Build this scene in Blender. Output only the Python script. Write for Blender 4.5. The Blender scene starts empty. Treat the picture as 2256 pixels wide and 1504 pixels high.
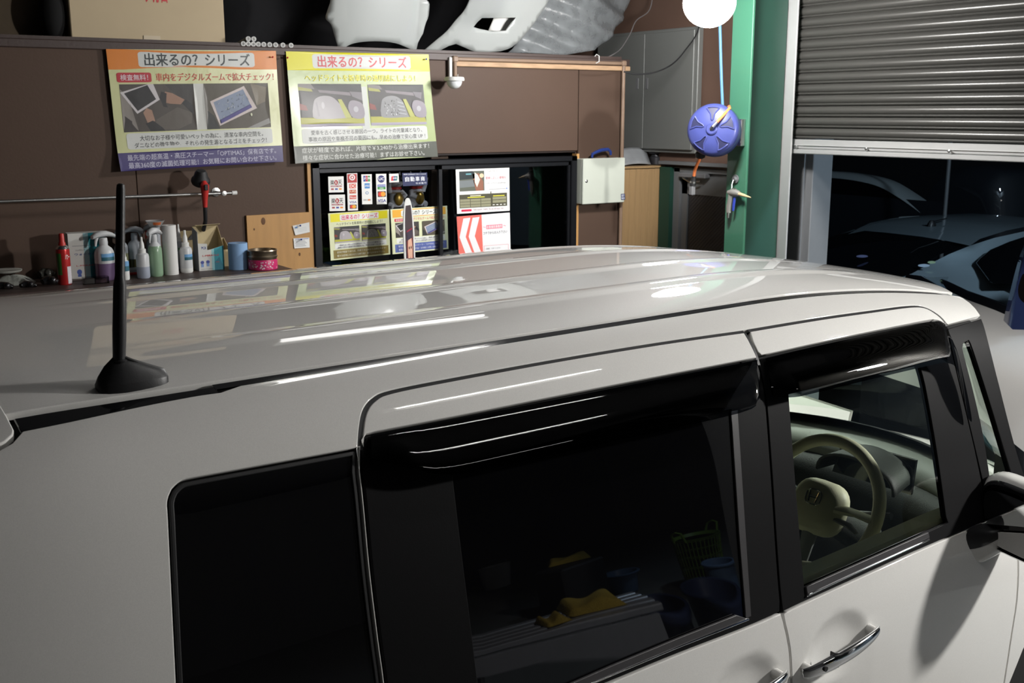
import bpy, bmesh, math, random
import numpy as np
from mathutils import Vector, Matrix
from mathutils.geometry import delaunay_2d_cdt
random.seed(7)
rng = np.random.default_rng(7)
SC = bpy.context.scene
COL = SC.collection
# ------------------------------------------------------------------ camera
FPX, CX, CY, CAMH = 2400.0, 1128.0, 752.0, 2.15
TH = math.atan(502 / FPX); AZ = math.radians(56.0)
FW = np.array([math.cos(AZ) * math.cos(TH), math.sin(AZ) * math.cos(TH), -math.sin(TH)])
RT = np.array([math.sin(AZ), -math.cos(AZ), 0.0]); UP = np.cross(RT, FW)
CAMP = np.array([0, 0, CAMH])
cam = bpy.data.cameras.new('camera'); camo = bpy.data.objects.new('camera', cam); COL.objects.link(camo)
cam.sensor_width = 36; cam.lens = FPX / 2256 * 36; cam.clip_start = 0.05; cam.clip_end = 200
camo.matrix_world = Matrix([[RT[0], UP[0], -FW[0], 0], [RT[1], UP[1], -FW[1], 0], [RT[2], UP[2], -FW[2], CAMH], [0, 0, 0, 1]])
SC.camera = camo
cam.dof.use_dof = True; cam.dof.focus_distance = 2.6; cam.dof.aperture_fstop = 13
# ------------------------------------------------------------------ light
SC.view_settings.view_transform = 'Standard'; SC.view_settings.look = 'None'
SC.view_settings.exposure = 0.0; SC.view_settings.gamma = 1.0; SC.view_settings.use_curve_mapping = False
W = bpy.data.worlds.new('night'); SC.world = W; W.use_nodes = True
W.node_tree.nodes['Background'].inputs[0].default_value = (0.35, 0.5, 0.8, 1)
W.node_tree.nodes['Background'].inputs[1].default_value = 0.004
BULB_STRENGTH = 240.0
TUBE_STRENGTH = 62.0
def light(name, kind, loc, power, color=(1, 1, 1), size=0.1, sizey=None, aim=None):
    l = bpy.data.lights.new(name, kind); l.energy = power; l.color = color
    if kind == 'AREA':
        l.size = size
        if sizey: l.shape = 'RECTANGLE'; l.size_y = sizey
    else: l.shadow_soft_size = size
    o = bpy.data.objects.new(name, l); COL.objects.link(o); o.location = loc
    if aim is not None:
        o.rotation_euler = (Vector(aim) - Vector(loc)).to_track_quat('-Z', 'Y').to_euler()
    return o
WORKLAMP = (4.6, 0.35, 2.35)          # flood lamp ahead of the minivan, out of frame
light('work_lamp_light', 'POINT', WORKLAMP, 430, (1.0, 0.98, 0.95), 0.09)
light('street_light', 'POINT', (6.4, -.4, 4.4), 850, (0.62, 0.82, 1.0), 0.25)
# ------------------------------------------------------------------ helpers
def ray(px, py): return FW * FPX + RT * (px - CX) - UP * (py - CY)
def AY(px, py, Y): d = ray(px, py); return CAMP + d * (Y / d[1])
def AX(px, py, X): d = ray(px, py); return CAMP + d * (X / d[0])
def AZ_(px, py, Z): d = ray(px, py); return CAMP + d * ((Z - CAMH) / d[2])
def depth(p): return float((np.array(p) - CAMP) @ FW)
def proj(p):
    q = np.asarray(p) - CAMP; z = q @ FW
    return np.array([CX + FPX * (q @ RT) / z, CY - FPX * (q @ UP) / z]).T

MATS = {}
def mat(name, col, rough=0.5, metal=0.0, coat=0.0, coatr=0.03, noise=0.0, nscale=20.0, bump=0.0, bscale=60.0,
        emit=None, spec=0.5, trans=0.0, ior=1.45, alpha=1.0, stretch=None, sss=0.0):
    if name in MATS: return MATS[name]
    m = bpy.data.materials.new(name); m.use_nodes = True; N = m.node_tree.nodes; L = m.node_tree.links
    b = N['Principled BSDF']
    b.inputs['Base Color'].default_value = (*col, 1); b.inputs['Roughness'].default_value = rough
    b.inputs['Metallic'].default_value = metal; b.inputs['Coat Weight'].default_value = coat
    b.inputs['Coat Roughness'].default_value = coatr; b.inputs['Specular IOR Level'].default_value = spec
    b.inputs['Transmission Weight'].default_value = trans; b.inputs['IOR'].default_value = ior
    b.inputs['Alpha'].default_value = alpha
    if sss: b.inputs['Subsurface Weight'].default_value = sss; b.inputs['Subsurface Radius'].default_value = (.01, .01, .01)
    if emit: b.inputs['Emission Color'].default_value = (*emit[0], 1); b.inputs['Emission Strength'].default_value = emit[1]
    if noise or bump:
        tc = N.new('ShaderNodeTexCoord'); mp = N.new('ShaderNodeMapping'); L.new(tc.outputs['Object'], mp.inputs['Vector'])
        if stretch: mp.inputs['Scale'].default_value = stretch
    if noise:
        n = N.new('ShaderNodeTexNoise'); n.inputs['Scale'].default_value = nscale; n.inputs['Detail'].default_value = 6
        L.new(mp.outputs[0], n.inputs['Vector'])
        r = N.new('ShaderNodeMix'); r.data_type = 'RGBA'
        lo = [max(0, c * (1 - noise)) for c in col]; hi = [min(1, c * (1 + noise)) for c in col]
        r.inputs['A'].default_value = (*lo, 1); r.inputs['B'].default_value = (*hi, 1)
        L.new(n.outputs['Fac'], r.inputs['Factor']); L.new(r.outputs['Result'], b.inputs['Base Color'])
    if bump:
        n2 = N.new('ShaderNodeTexNoise'); n2.inputs['Scale'].default_value = bscale; n2.inputs['Detail'].default_value = 4
        L.new(mp.outputs[0], n2.inputs['Vector'])
        bp = N.new('ShaderNodeBump'); bp.inputs['Strength'].default_value = bump; bp.inputs['Distance'].default_value = 0.01
        L.new(n2.outputs['Fac'], bp.inputs['Height']); L.new(bp.outputs[0], b.inputs['Normal'])
    MATS[name] = m; return m
def srgb(r, g, b):
    f = lambda c: ((c / 255 + .055) / 1.055) ** 2.4 if c > 10 else c / 255 / 12.92
    return (f(r), f(g), f(b))
def glassmat(name, tint, rough=0.0, gloss=0.5, ior=1.5):
    """pane: fresnel mix of tinted see-through and mirror reflection"""
    if name in MATS: return MATS[name]
    m = bpy.data.materials.new(name); m.use_nodes = True; N = m.node_tree.nodes; L = m.node_tree.links
    N.remove(N['Principled BSDF'])
    t = N.new('ShaderNodeBsdfTransparent'); t.inputs[0].default_value = (*tint, 1)
    g = N.new('ShaderNodeBsdfGlossy'); g.inputs['Roughness'].default_value = rough
    f = N.new('ShaderNodeFresnel'); f.inputs['IOR'].default_value = ior
    mx = N.new('ShaderNodeMixShader'); L.new(f.outputs[0], mx.inputs[0]); L.new(t.outputs[0], mx.inputs[1]); L.new(g.outputs[0], mx.inputs[2])
    L.new(mx.outputs[0], N['Material Output'].inputs[0]); MATS[name] = m; return m
def flat(c, rough=0.35, k=1.0):
    """printed colour, c in 0-255 sRGB"""
    return mat('print_%d_%d_%d' % c + ('' if k == 1 else '_ink'), tuple(a * k for a in srgb(*c)), rough + .1, coat=0.12, coatr=0.2, bump=.3, bscale=7)

class MB:
    """collects verts and faces; build() links them as ONE mesh object"""
    def __init__(s): s.v = []; s.f = []; s.mi = []; s.ms = []; s.cur = 0
    def use(s, m):
        if m not in s.ms: s.ms.append(m)
        s.cur = s.ms.index(m); return s
    def add(s, vs, fs):
        o = len(s.v); s.v += [tuple(map(float, p)) for p in vs]
        for f in fs: s.f.append(tuple(i + o for i in f)); s.mi.append(s.cur)
        return s
    def box(s, c, size, rot=None, bev=0.0):
        x, y, z = [a / 2 for a in size]
        if bev:
            b = min(bev, x * .9, y * .9, z * .9); vs = []; 
            for sx in (-1, 1):
                for sy in (-1, 1):
                    for sz in (-1, 1):
                        vs += [(sx * (x - b), sy * (y - b), sz * z), (sx * (x - b), sy * y, sz * (z - b)), (sx * x, sy * (y - b), sz * (z - b))]
            bm = bmesh.new(); [bm.verts.new(v) for v in vs]; bm.verts.ensure_lookup_table()
            bmesh.ops.convex_hull(bm, input=bm.verts); bm.verts.index_update()
            vs = [tuple(v.co) for v in bm.verts]; fs = [[v.index for v in f.verts] for f in bm.faces]; bm.free()
        else:
            vs = [(sx * x, sy * y, sz * z) for sx in (-1, 1) for sy in (-1, 1) for sz in (-1, 1)]
            fs = [(0, 1, 3, 2), (4, 6, 7, 5), (0, 4, 5, 1), (2, 3, 7, 6), (0, 2, 6, 4), (1, 5, 7, 3)]
        if rot is not None: vs = [tuple(rot @ Vector(v)) for v in vs]
        return s.add([(v[0] + c[0], v[1] + c[1], v[2] + c[2]) for v in vs], fs)
    def b2(s, p, q, bev=0.0):
        p = np.array(p, float); q = np.array(q, float); return s.box((p + q) / 2, np.abs(q - p), bev=bev)
    def loft(s, rings, cap=True, closed=True):
        n = len(rings[0]); vs = [p for r in rings for p in r]; fs = []
        for i in range(len(rings) - 1):
            for j in range(n if closed else n - 1):
                k = (j + 1) % n; fs.append((i * n + j, i * n + k, (i + 1) * n + k, (i + 1) * n + j))
        if cap: fs += [tuple(range(n))[::-1], tuple((len(rings) - 1) * n + j for j in range(n))]
        return s.add(vs, fs)
    def tube(s, pts, r, n=10, cap=True, flat=1.0):
        P = [np.array(p, float) for p in pts]; rs = r if hasattr(r, '__len__') else [r] * len(P); rings = []; prev = None
        for i, p in enumerate(P):
            t = P[min(i + 1, len(P) - 1)] - P[max(i - 1, 0)]; t = t / (np.linalg.norm(t) + 1e-12)
            if prev is None:
                a = np.array([0, 0, 1.]) if abs(t[2]) < .9 else np.array([1., 0, 0])
            else: a = prev
            u = a - t * (a @ t); u /= np.linalg.norm(u); v = np.cross(t, u); prev = u
            rings.append([tuple(p + rs[i] * (math.cos(q) * u * flat + math.sin(q) * v)) for q in np.arange(n) * 2 * math.pi / n])
        return s.loft(rings, cap)
    def cyl(s, p0, p1, r0, r1=None, n=20): return s.tube([p0, p1], [r0, r0 if r1 is None else r1], n)
    def lathe(s, prof, c=(0, 0, 0), n=24, axis=None, sx=1, sy=1):
        """prof: (radius, height) list along axis"""
        R = Matrix.Identity(3) if axis is None else Vector((0, 0, 1)).rotation_difference(Vector(axis)).to_matrix()
        rings = [[tuple(R @ Vector((max(r, 1e-4) * math.cos(a) * sx, max(r, 1e-4) * math.sin(a) * sy, h)) + Vector(c)) for a in np.arange(n) * 2 * math.pi / n] for r, h in prof]
        return s.loft(rings)
    def prism(s, poly, fn, d0, d1):
        """poly 2D extruded: fn(u,v,d)->3D"""
        n = len(poly); vs = [fn(u, v, d0) for u, v in poly] + [fn(u, v, d1) for u, v in poly]
        return s.add(vs, [tuple(range(n))[::-1], tuple(range(n, 2 * n))] + [(i, (i + 1) % n, (i + 1) % n + n, i + n) for i in range(n)])
    def grid(s, fn, nu, nv, thick=0.0):
        vs = [fn(i / nu, j / nv) for j in range(nv + 1) for i in range(nu + 1)]
        fs = [(j * (nu + 1) + i, j * (nu + 1) + i + 1, (j + 1) * (nu + 1) + i + 1, (j + 1) * (nu + 1) + i) for j in range(nv) for i in range(nu)]
        return s.add(vs, fs)
    def sphere(s, c, r, n=20, m=12, sc=(1, 1, 1)):
        prof = [(r * math.sin(math.pi * i / m), -r * math.cos(math.pi * i / m)) for i in range(m + 1)]
        o = len(s.v); s.lathe(prof, (0, 0, 0), n)
        for i in range(o, len(s.v)): v = s.v[i]; s.v[i] = (v[0] * sc[0] + c[0], v[1] * sc[1] + c[1], v[2] * sc[2] + c[2])
        return s
    def build(s, name, m=None, parent=None, loc=None, smooth=True, angle=35, normals=None, solid=0.0):
        me = bpy.data.meshes.new(name)
        off = np.zeros(3)
        if loc is not None: off = np.array(loc, float)
        elif parent is not None and parent.get('_org') is not None: off = np.array(parent['_org'])
        V = [(a - off[0], b - off[1], c - off[2]) for a, b, c in s.v]
        me.from_pydata(V, [], s.f)
        for mm in (s.ms or [m]): me.materials.append(mm)
        if s.ms: me.polygons.foreach_set('material_index', s.mi)
        me.validate(verbose=False)
        if smooth:
            me.polygons.foreach_set('use_smooth', [True] * len(me.polygons))
            if normals is None: me.set_sharp_from_angle(angle=math.radians(angle))
        if normals is not None: me.normals_split_custom_set_from_vertices([tuple(n) for n in normals])
        me.update()
        o = bpy.data.objects.new(name, me); COL.objects.link(o)
        if parent is not None:
            o.parent = parent
            if loc is not None: o.location = off - (np.array(parent['_org']) if parent.get('_org') is not None else 0)
            o['_org'] = [float(x) for x in off]
        elif loc is not None: o.location = off; o['_org'] = [float(x) for x in off]
        if solid:
            md = o.modifiers.new('thickness', 'SOLIDIFY'); md.thickness = solid; md.offset = 0
        return o
def tag(o, label, cat, group=None, kind=None):
    o['label'] = label; o['category'] = cat
    if group: o['group'] = group
    if kind: o['kind'] = kind
    return o
def thing(name, label, cat, loc=(0, 0, 0), group=None):
    o = bpy.data.objects.new(name, None); COL.objects.link(o); o.location = loc; o.empty_display_size = .05
    o['_org'] = [float(x) for x in loc]; return tag(o, label, cat, group)
def struct(o): o['kind'] = 'structure'; return o
def copy_tree(o, loc=None, parent=None):
    c = o.copy(); COL.objects.link(c)
    if parent is not None: c.parent = parent
    if loc is not None: c.location = loc
    for ch in list(o.children): copy_tree(ch, None, c)
    return c
# text as flat mesh, (verts 2D, faces)
_tc = {}
def text2d(s, bold=0.0):
    if (s, bold) in _tc: return _tc[(s, bold)]
    cu = bpy.data.curves.new('t', 'FONT'); cu.body = s; cu.size = 1; cu.offset = bold; cu.resolution_u = 2
    o = bpy.data.objects.new('t', cu); COL.objects.link(o)
    dg = bpy.context.evaluated_depsgraph_get(); dg.update()
    me = bpy.data.meshes.new_from_object(o.evaluated_get(dg))
    V = np.array([(v.co.x, v.co.y) for v in me.vertices]) if len(me.vertices) else np.zeros((0, 2)); F = [tuple(p.vertices) for p in me.polygons]
    bpy.data.objects.remove(o); bpy.data.curves.remove(cu); bpy.data.meshes.remove(me)
    _tc[(s, bold)] = (V, F); return V, F
def cdt(outer, holes=(), sp=0.03):
    """triangulate polygon (with holes) with interior grid points"""
    pts = [tuple(p) for p in outer]; n = len(pts); edges = [(i, (i + 1) % n) for i in range(n)]
    for h in holes:
        o = len(pts); pts += [tuple(p) for p in h]; edges += [(o + i, o + (i + 1) % len(h)) for i in range(len(h))]
    nb = len(pts)
    P = np.array(outer, float); lo = P.min(0); hi = P.max(0)
    gx = np.arange(lo[0] + sp / 2, hi[0], sp); gy = np.arange(lo[1] + sp / 2, hi[1], sp)
    if len(gx) and len(gy) and len(outer) > 2:
        G = np.array([(a, b) for a in gx for b in gy])
        def inside(Q, poly):
            poly = np.array(poly); x, y = Q[:, 0], Q[:, 1]; c = np.zeros(len(Q), bool); j = len(poly) - 1
            for i in range(len(poly)):
                xi, yi = poly[i]; xj, yj = poly[j]
                with np.errstate(all='ignore'):
                    k = ((yi > y) != (yj > y)) & (x < (xj - xi) * (y - yi) / (yj - yi + 1e-30) + xi)
                c ^= k; j = i
            return c
        def far(Q, poly):
            poly = np.array(poly); d = np.full(len(Q), 1e9)
            for i in range(len(poly)):
                a = poly[i]; b = poly[(i + 1) % len(poly)]; ab = b - a; L2 = ab @ ab + 1e-18
                t = np.clip(((Q - a) @ ab) / L2, 0, 1); d = np.minimum(d, np.linalg.norm(Q - (a + t[:, None] * ab), axis=1))
            return d > sp * .35
        k = inside(G, outer) & far(G, outer)
        for h in holes: k &= ~inside(G, h) & far(G, h)
        pts += [tuple(g) for g in G[k]]
    v, e, f, ov, oe, of = delaunay_2d_cdt([Vector(p) for p in pts], edges, [], 1 if not holes else 1, 1e-7)
    v = np.array([tuple(a) for a in v])
    F = []
    if len(f):
        C = np.array([np.mean([v[i] for i in t], axis=0) for t in f])
        from_in = np.ones(len(f), bool)
        def ins(Q, poly):
            poly = np.array(poly); x, y = Q[:, 0], Q[:, 1]; c = np.zeros(len(Q), bool); j = len(poly) - 1
            for i in range(len(poly)):
                xi, yi = poly[i]; xj, yj = poly[j]
                k2 = ((yi > y) != (yj > y)) & (x < (xj - xi) * (y - yi) / (yj - yi + 1e-30) + xi)
                c ^= k2; j = i
            return c
        from_in &= ins(C, outer)
        for h in holes: from_in &= ~ins(C, h)
        for t, k3 in zip(f, from_in):
            if k3: F.append(tuple(t))
    return v, F
def rrect(x0, y0, x1, y1, r, n=4):
    o = []
    for cx, cy, a in ((x1 - r, y1 - r, 0), (x0 + r, y1 - r, 90), (x0 + r, y0 + r, 180), (x1 - r, y0 + r, 270)):
        for k in range(n + 1): q = math.radians(a + 90 * k / n); o.append((cx + r * math.cos(q), cy + r * math.sin(q)))
    return o
class Print:
    """flat print on a sheet: surf(u, v, lift) -> 3D with u to the right, v down"""
    def __init__(s, surf, aspect=1.0, curved=False, lift=0.0006): s.m = MB(); s.surf = surf; s.k = 0; s.curved = curved; s.asp = aspect; s.lift = lift; s.dim = 1.0
    def poly(s, pts, c, layer=None):
        s.k += 1; d = s.lift * (1 + .25 * s.k) if layer is None else s.lift * layer
        s.m.use(flat(c, k=s.dim) if isinstance(c, tuple) else c)
        if s.curved:
            v, f = cdt(pts, (), .03)
            s.m.add([s.surf(a, b, d) for a, b in v], f)
        else: s.m.add([s.surf(a, b, d) for a, b in pts], [tuple(range(len(pts)))])
        return s
    def rect(s, x0, y0, x1, y1, c, r=0.0, layer=None):
        return s.poly(rrect(x0, y0, x1, y1, r) if r else [(x0, y0), (x1, y0), (x1, y1), (x0, y1)], c, layer)
    def ell(s, cx, cy, rx, ry, c, n=20, layer=None): return s.poly([(cx + rx * math.cos(a), cy + ry * math.sin(a)) for a in np.arange(n) * 2 * math.pi / n], c, layer)
    def text(s, t, x0, y0, x1, y1, c, bold=0.0, layer=None):
        """text squeezed into the box"""
        V, F = text2d(t, 0.0)
        if not len(V): return s
        lo = V.min(0); hi = V.max(0); s.k += 1; d = s.lift * (1 + .25 * s.k) if layer is None else s.lift * layer
        s.m.use(flat(c, k=s.dim) if isinstance(c, tuple) else c)
        U = (V - lo) / np.maximum(hi - lo, 1e-6)
        e = bold * (y1 - y0) * 1.1; asp = max(1.0, (hi - lo)[0] / (hi - lo)[1]) ; ex = bold * (x1 - x0) / asp * 1.1
        for (ox, oy) in ([(0, 0)] if bold < .006 else [(-.5, -.5), (.5, .5), (-.5, .5), (.5, -.5)]):
            s.m.add([s.surf(x0 + (x1 - x0) * a + ox * ex, y1 - (y1 - y0) * b + oy * e, d + .00001 * (ox + 2 * oy)) for a, b in U], F)
        return s
    def build(s, name, parent): return s.m.build(name, None, parent, smooth=False)
# ------------------------------------------------------------------ materials
def paint(name, col, flake=0.05, rough=0.6, metal=0.0):
    m = mat(name, col, rough, metal, coat=1.0, coatr=0.012, bump=0.0, spec=0.25)
    N = m.node_tree.nodes; L = m.node_tree.links; b = N['Principled BSDF']
    tc = N.new('ShaderNodeTexCoord'); v = N.new('ShaderNodeTexVoronoi'); v.inputs['Scale'].default_value = 900
    L.new(tc.outputs['Object'], v.inputs['Vector']); mx = N.new('ShaderNodeMix'); mx.data_type = 'RGBA'
    mx.inputs['A'].default_value = (*[c * (1 - flake) for c in col], 1); mx.inputs['B'].default_value = (*[min(1, c * (1 + flake)) for c in col], 1)
    L.new(v.outputs['Color'], mx.inputs['Factor']); L.new(mx.outputs['Result'], b.inputs['Base Color'])
    return m
M_PEARL = paint('pearl_white_paint', (0.74, 0.73, 0.70))
M_BLACKGLOSS = mat('piano_black', (0.006, 0.006, 0.007), 0.12, coat=1.0, coatr=0.02)
M_BLACKFILM = mat('black_pillar_film', (0.0040, 0.0040, 0.0045), 0.6, spec=.09, bump=.03, bscale=400)
M_SEAL = mat('belt_seal_grey', (0.03, 0.028, 0.03), .5, noise=.1)
M_RUBBER = mat('black_rubber', (0.012, 0.012, 0.013), 0.55, noise=.2)
M_PLASTIC = mat('black_plastic', (0.010, 0.010, 0.011), 0.42, bump=.04, bscale=350)
M_DARK = mat('matte_black', (0.004, 0.004, 0.004), 0.9, noise=.2)
M_CHROME = mat('chrome', (0.85, 0.86, 0.88), 0.06, 1.0, noise=.02)
M_STEEL = mat('brushed_steel', (0.55, 0.55, 0.54), 0.3, 1.0, noise=.1, stretch=(1, 1, 30))
M_PRIVACY = mat('privacy_glass', (0.0025, 0.0025, 0.003), 0.012, spec=0.75, noise=.05)
M_CLEAR = glassmat('clear_green_glass', (0.88, 0.96, 0.89))
M_VISOR = glassmat('smoked_visor', (0.10, 0.11, 0.13), 0.0, ior=1.33)
M_WHITEPL = mat('white_plastic', (0.72, 0.72, 0.70), 0.35, noise=.04)
M_GREYPL = mat('grey_plastic', (0.16, 0.16, 0.165), 0.5, noise=.1)
# ------------------------------------------------------------------ the minivan in the foreground
CYAW = math.radians(3.7); CC, CS = math.cos(CYAW), math.sin(CYAW)
YC = 2.245
CAR_O = (2.2, YC, 0.0)
def c2w(p): p = np.asarray(p, float); return np.stack([p[..., 0] * CC - p[..., 1] * CS, p[..., 0] * CS + p[..., 1] * CC, p[..., 2]], -1)
def w2c(p): p = np.asarray(p, float); return np.stack([p[..., 0] * CC + p[..., 1] * CS, -p[..., 0] * CS + p[..., 1] * CC, p[..., 2]], -1)
def spline(P, n=60):
    P = np.array(P, float); t = np.r_[0, np.cumsum(np.linalg.norm(np.diff(P, axis=0), axis=1))]; k = len(t); h = np.diff(t)
    A = np.zeros((k, k)); B = np.zeros((k, P.shape[1])); A[0, 0] = A[-1, -1] = 1
    for i in range(1, k - 1):
        A[i, i - 1] = h[i - 1]; A[i, i] = 2 * (h[i - 1] + h[i]); A[i, i + 1] = h[i]
        B[i] = 6 * ((P[i + 1] - P[i]) / h[i] - (P[i] - P[i - 1]) / h[i - 1])
    Mm = np.linalg.solve(A, B); T = np.linspace(0, t[-1], n * k); I = np.clip(np.searchsorted(t, T) - 1, 0, k - 2); hh = h[I][:, None]; a = (t[I + 1] - T)[:, None]; b = (T - t[I])[:, None]
    return (Mm[I] * a ** 3 + Mm[I + 1] * b ** 3) / (6 * hh) + (P[I] / hh - Mm[I] * hh / 6) * a + (P[I + 1] / hh - Mm[I + 1] * hh / 6) * b
_pw = spline([(-.10, 1.7515), (0, 1.752), (.15, 1.7505), (.30, 1.7455), (.42, 1.737), (.50, 1.7275), (.565, 1.7130), (.62, 1.6930), (.67, 1.6620), (.705, 1.620), (.728, 1.57), (.745, 1.51), (.765, 1.42), (.795, 1.25),
               (.828, 1.07), (.846, .98), (.856, .86), (.858, .7), (.852, .5), (.84, .25)])
_i0 = np.argmin(np.abs(_pw[:, 0]) + (np.abs(_pw[:, 1] - 1.752) > .01)); _pw = _pw[_i0:]; _pw[0] = (0, 1.752)
_ps = np.r_[0, np.cumsum(np.linalg.norm(np.diff(_pw, axis=0), axis=1))]
S_G = float(np.interp(.565, _pw[:400, 0], _ps[:400])) if False else float(_ps[np.argmin(np.abs(_pw[:, 0] - .565) + (_pw[:, 1] < 1.6) * 9)])
def s_at_z(z):
    return float(np.interp(-z, -_pw[:, 1][20:], _ps[20:]))
def sstep(a, b, x): t = np.clip((x - a) / (b - a), 0, 1); return t * t * (3 - 2 * t)
DISH = []            # handle dishes: (x, s, rx, rs, depth, slope)
def S(x, s, disp=True):
    x = np.asarray(x, float); s = np.asarray(s, float); a = np.abs(s); sg = np.sign(s) + (s == 0)
    w = np.interp(a, _ps, _pw[:, 0]); z = np.interp(a, _ps, _pw[:, 1])
    up = np.clip((z - 1.02) / .60, 0, 1)
    z = z - .088 * np.clip(x - 2.0, 0, 9) ** 2 * up - .5 * np.clip(x - 3.02, 0, 9) ** 2 * up * (1 - sstep(.5, .72, a))
    z = z - .25 * np.clip(.45 - x, 0, 1) ** 2 * up
    w = w - .07 * np.clip(x - 2.6, 0, 9) ** 2 * np.clip(a / .5, 0, 1) - .2 * np.clip(.5 - x, 0, 1) ** 2
    if disp:
        fade = sstep(.55, .95, x) * (1 - sstep(2.45, 2.85, x))
        z = z + 0.0042 * fade * sum(np.exp(-((s - c) / .024) ** 4) for c in (-.365, -.14, .14, .365))
        for (dx, ds, rx, rs, dd, sl) in DISH:
            u = (x - dx) / rx; v = (-a - ds - sl * (x - dx)) / rs; q = np.clip(1 - (u * u + v * v), 0, 1)
            w = w - dd * 1.6 * q * q * (3 - 2 * q)
    return np.stack([x, YC + sg * w, z], -1)
def SN(x, s, e=.002):
    x = np.asarray(x, float); s = np.asarray(s, float)
    dx = S(x + e, s) - S(x - e, s); ds = S(x, s + e) - S(x, s - e); n = np.cross(dx, ds)
    n /= np.linalg.norm(n, axis=-1, keepdims=True)
    return n      # outward
_gx, _gs = np.meshgrid(np.arange(-.4, 4.4, .04), np.arange(-2.2, -.35, .02)); _gp = proj(c2w(S(_gx, _gs, False).reshape(-1, 3))); _gp[((_gx > 3.3) | ((_gx > 2.93) & (_gs > -.60))).ravel()] = 1e6
def inv(px, py):
    i = np.argmin((_gp[:, 0] - px) ** 2 + (_gp[:, 1] - py) ** 2); q = np.array([_gx.flat[i], _gs.flat[i]]); T = np.array([px, py])
    f = lambda q: proj(c2w(S(q[0], q[1], False)))
    for _ in range(12):
        r = T - f(q)
        if abs(r).max() < .02: break
        J = np.stack([(f(q + [1e-4, 0]) - f(q - [1e-4, 0])) / 2e-4, (f(q + [0, 1e-4]) - f(q - [0, 1e-4])) / 2e-4], 1)
        try: st = np.linalg.solve(J, r)
        except Exception: break
        q = q + np.clip(st, -.05, .05)
    return q
def crv(pts, n=6):
    P = [np.array(p[:2], float) for p in pts]; o = []
    for i in range(len(P) - 1):
        p0, p1, p2, p3 = P[max(i - 1, 0)], P[i], P[i + 1], P[min(i + 2, len(P) - 1)]
        for k in range(n):
            t = k / n; o.append(tuple(.5 * ((2 * p1) + (p2 - p0) * t + (2 * p0 - 5 * p1 + 4 * p2 - p3) * t * t + (3 * p1 - p0 - 3 * p2 + p3) * t ** 3)))
    return o + [tuple(P[-1])]
def R(items, step=30):
    """outline of pixels (densified) and ('q', x, s) surface parameters -> (x, s) polygon"""
    out = []; n = len(items)
    for i, it in enumerate(items):
        nx = items[(i + 1) % n]
        if it[0] == 'q':
            out.append(np.array(it[1:3], float))
        else:
            out.append(inv(*it[:2]))
            if nx[0] != 'q':
                d = math.hypot(nx[0] - it[0], nx[1] - it[1]); k = int(d // step)
                for j in range(1, k + 1):
                    t = j / (k + 1); out.append(inv(it[0] + (nx[0] - it[0]) * t, it[1] + (nx[1] - it[1]) * t))
    # densify params
    o2 = []
    for i in range(len(out)):
        a = out[i]; b = out[(i + 1) % len(out)]; o2.append(a); k = int(np.linalg.norm(b - a) // .05)
        for j in range(1, k + 1): o2.append(a + (b - a) * j / (k + 1))
    r = [o2[0]]
    for p in o2[1:]:
        if np.linalg.norm(p - r[-1]) > .0015: r.append(p)
    if np.linalg.norm(r[0] - r[-1]) < .0015: r.pop()
    P = np.array(r)
    ar = np.sum(P[:, 0] * np.roll(P[:, 1], -1) - np.roll(P[:, 0], -1) * P[:, 1])
    return P if ar > 0 else P[::-1]
def inset(P, d):
    a = np.roll(P, 1, 0); b = np.roll(P, -1, 0)
    e1 = P - a; e2 = b - P; e1 /= np.linalg.norm(e1, axis=1, keepdims=True) + 1e-12; e2 /= np.linalg.norm(e2, axis=1, keepdims=True) + 1e-12
    n1 = np.stack([-e1[:, 1], e1[:, 0]], 1); n2 = np.stack([-e2[:, 1], e2[:, 0]], 1); n = n1 + n2
    L = np.linalg.norm(n, axis=1, keepdims=True); n = n / np.maximum(L, .3); c = np.maximum(np.sum(n * n1, 1, keepdims=True), .5)
    return P + n * d / c
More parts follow.
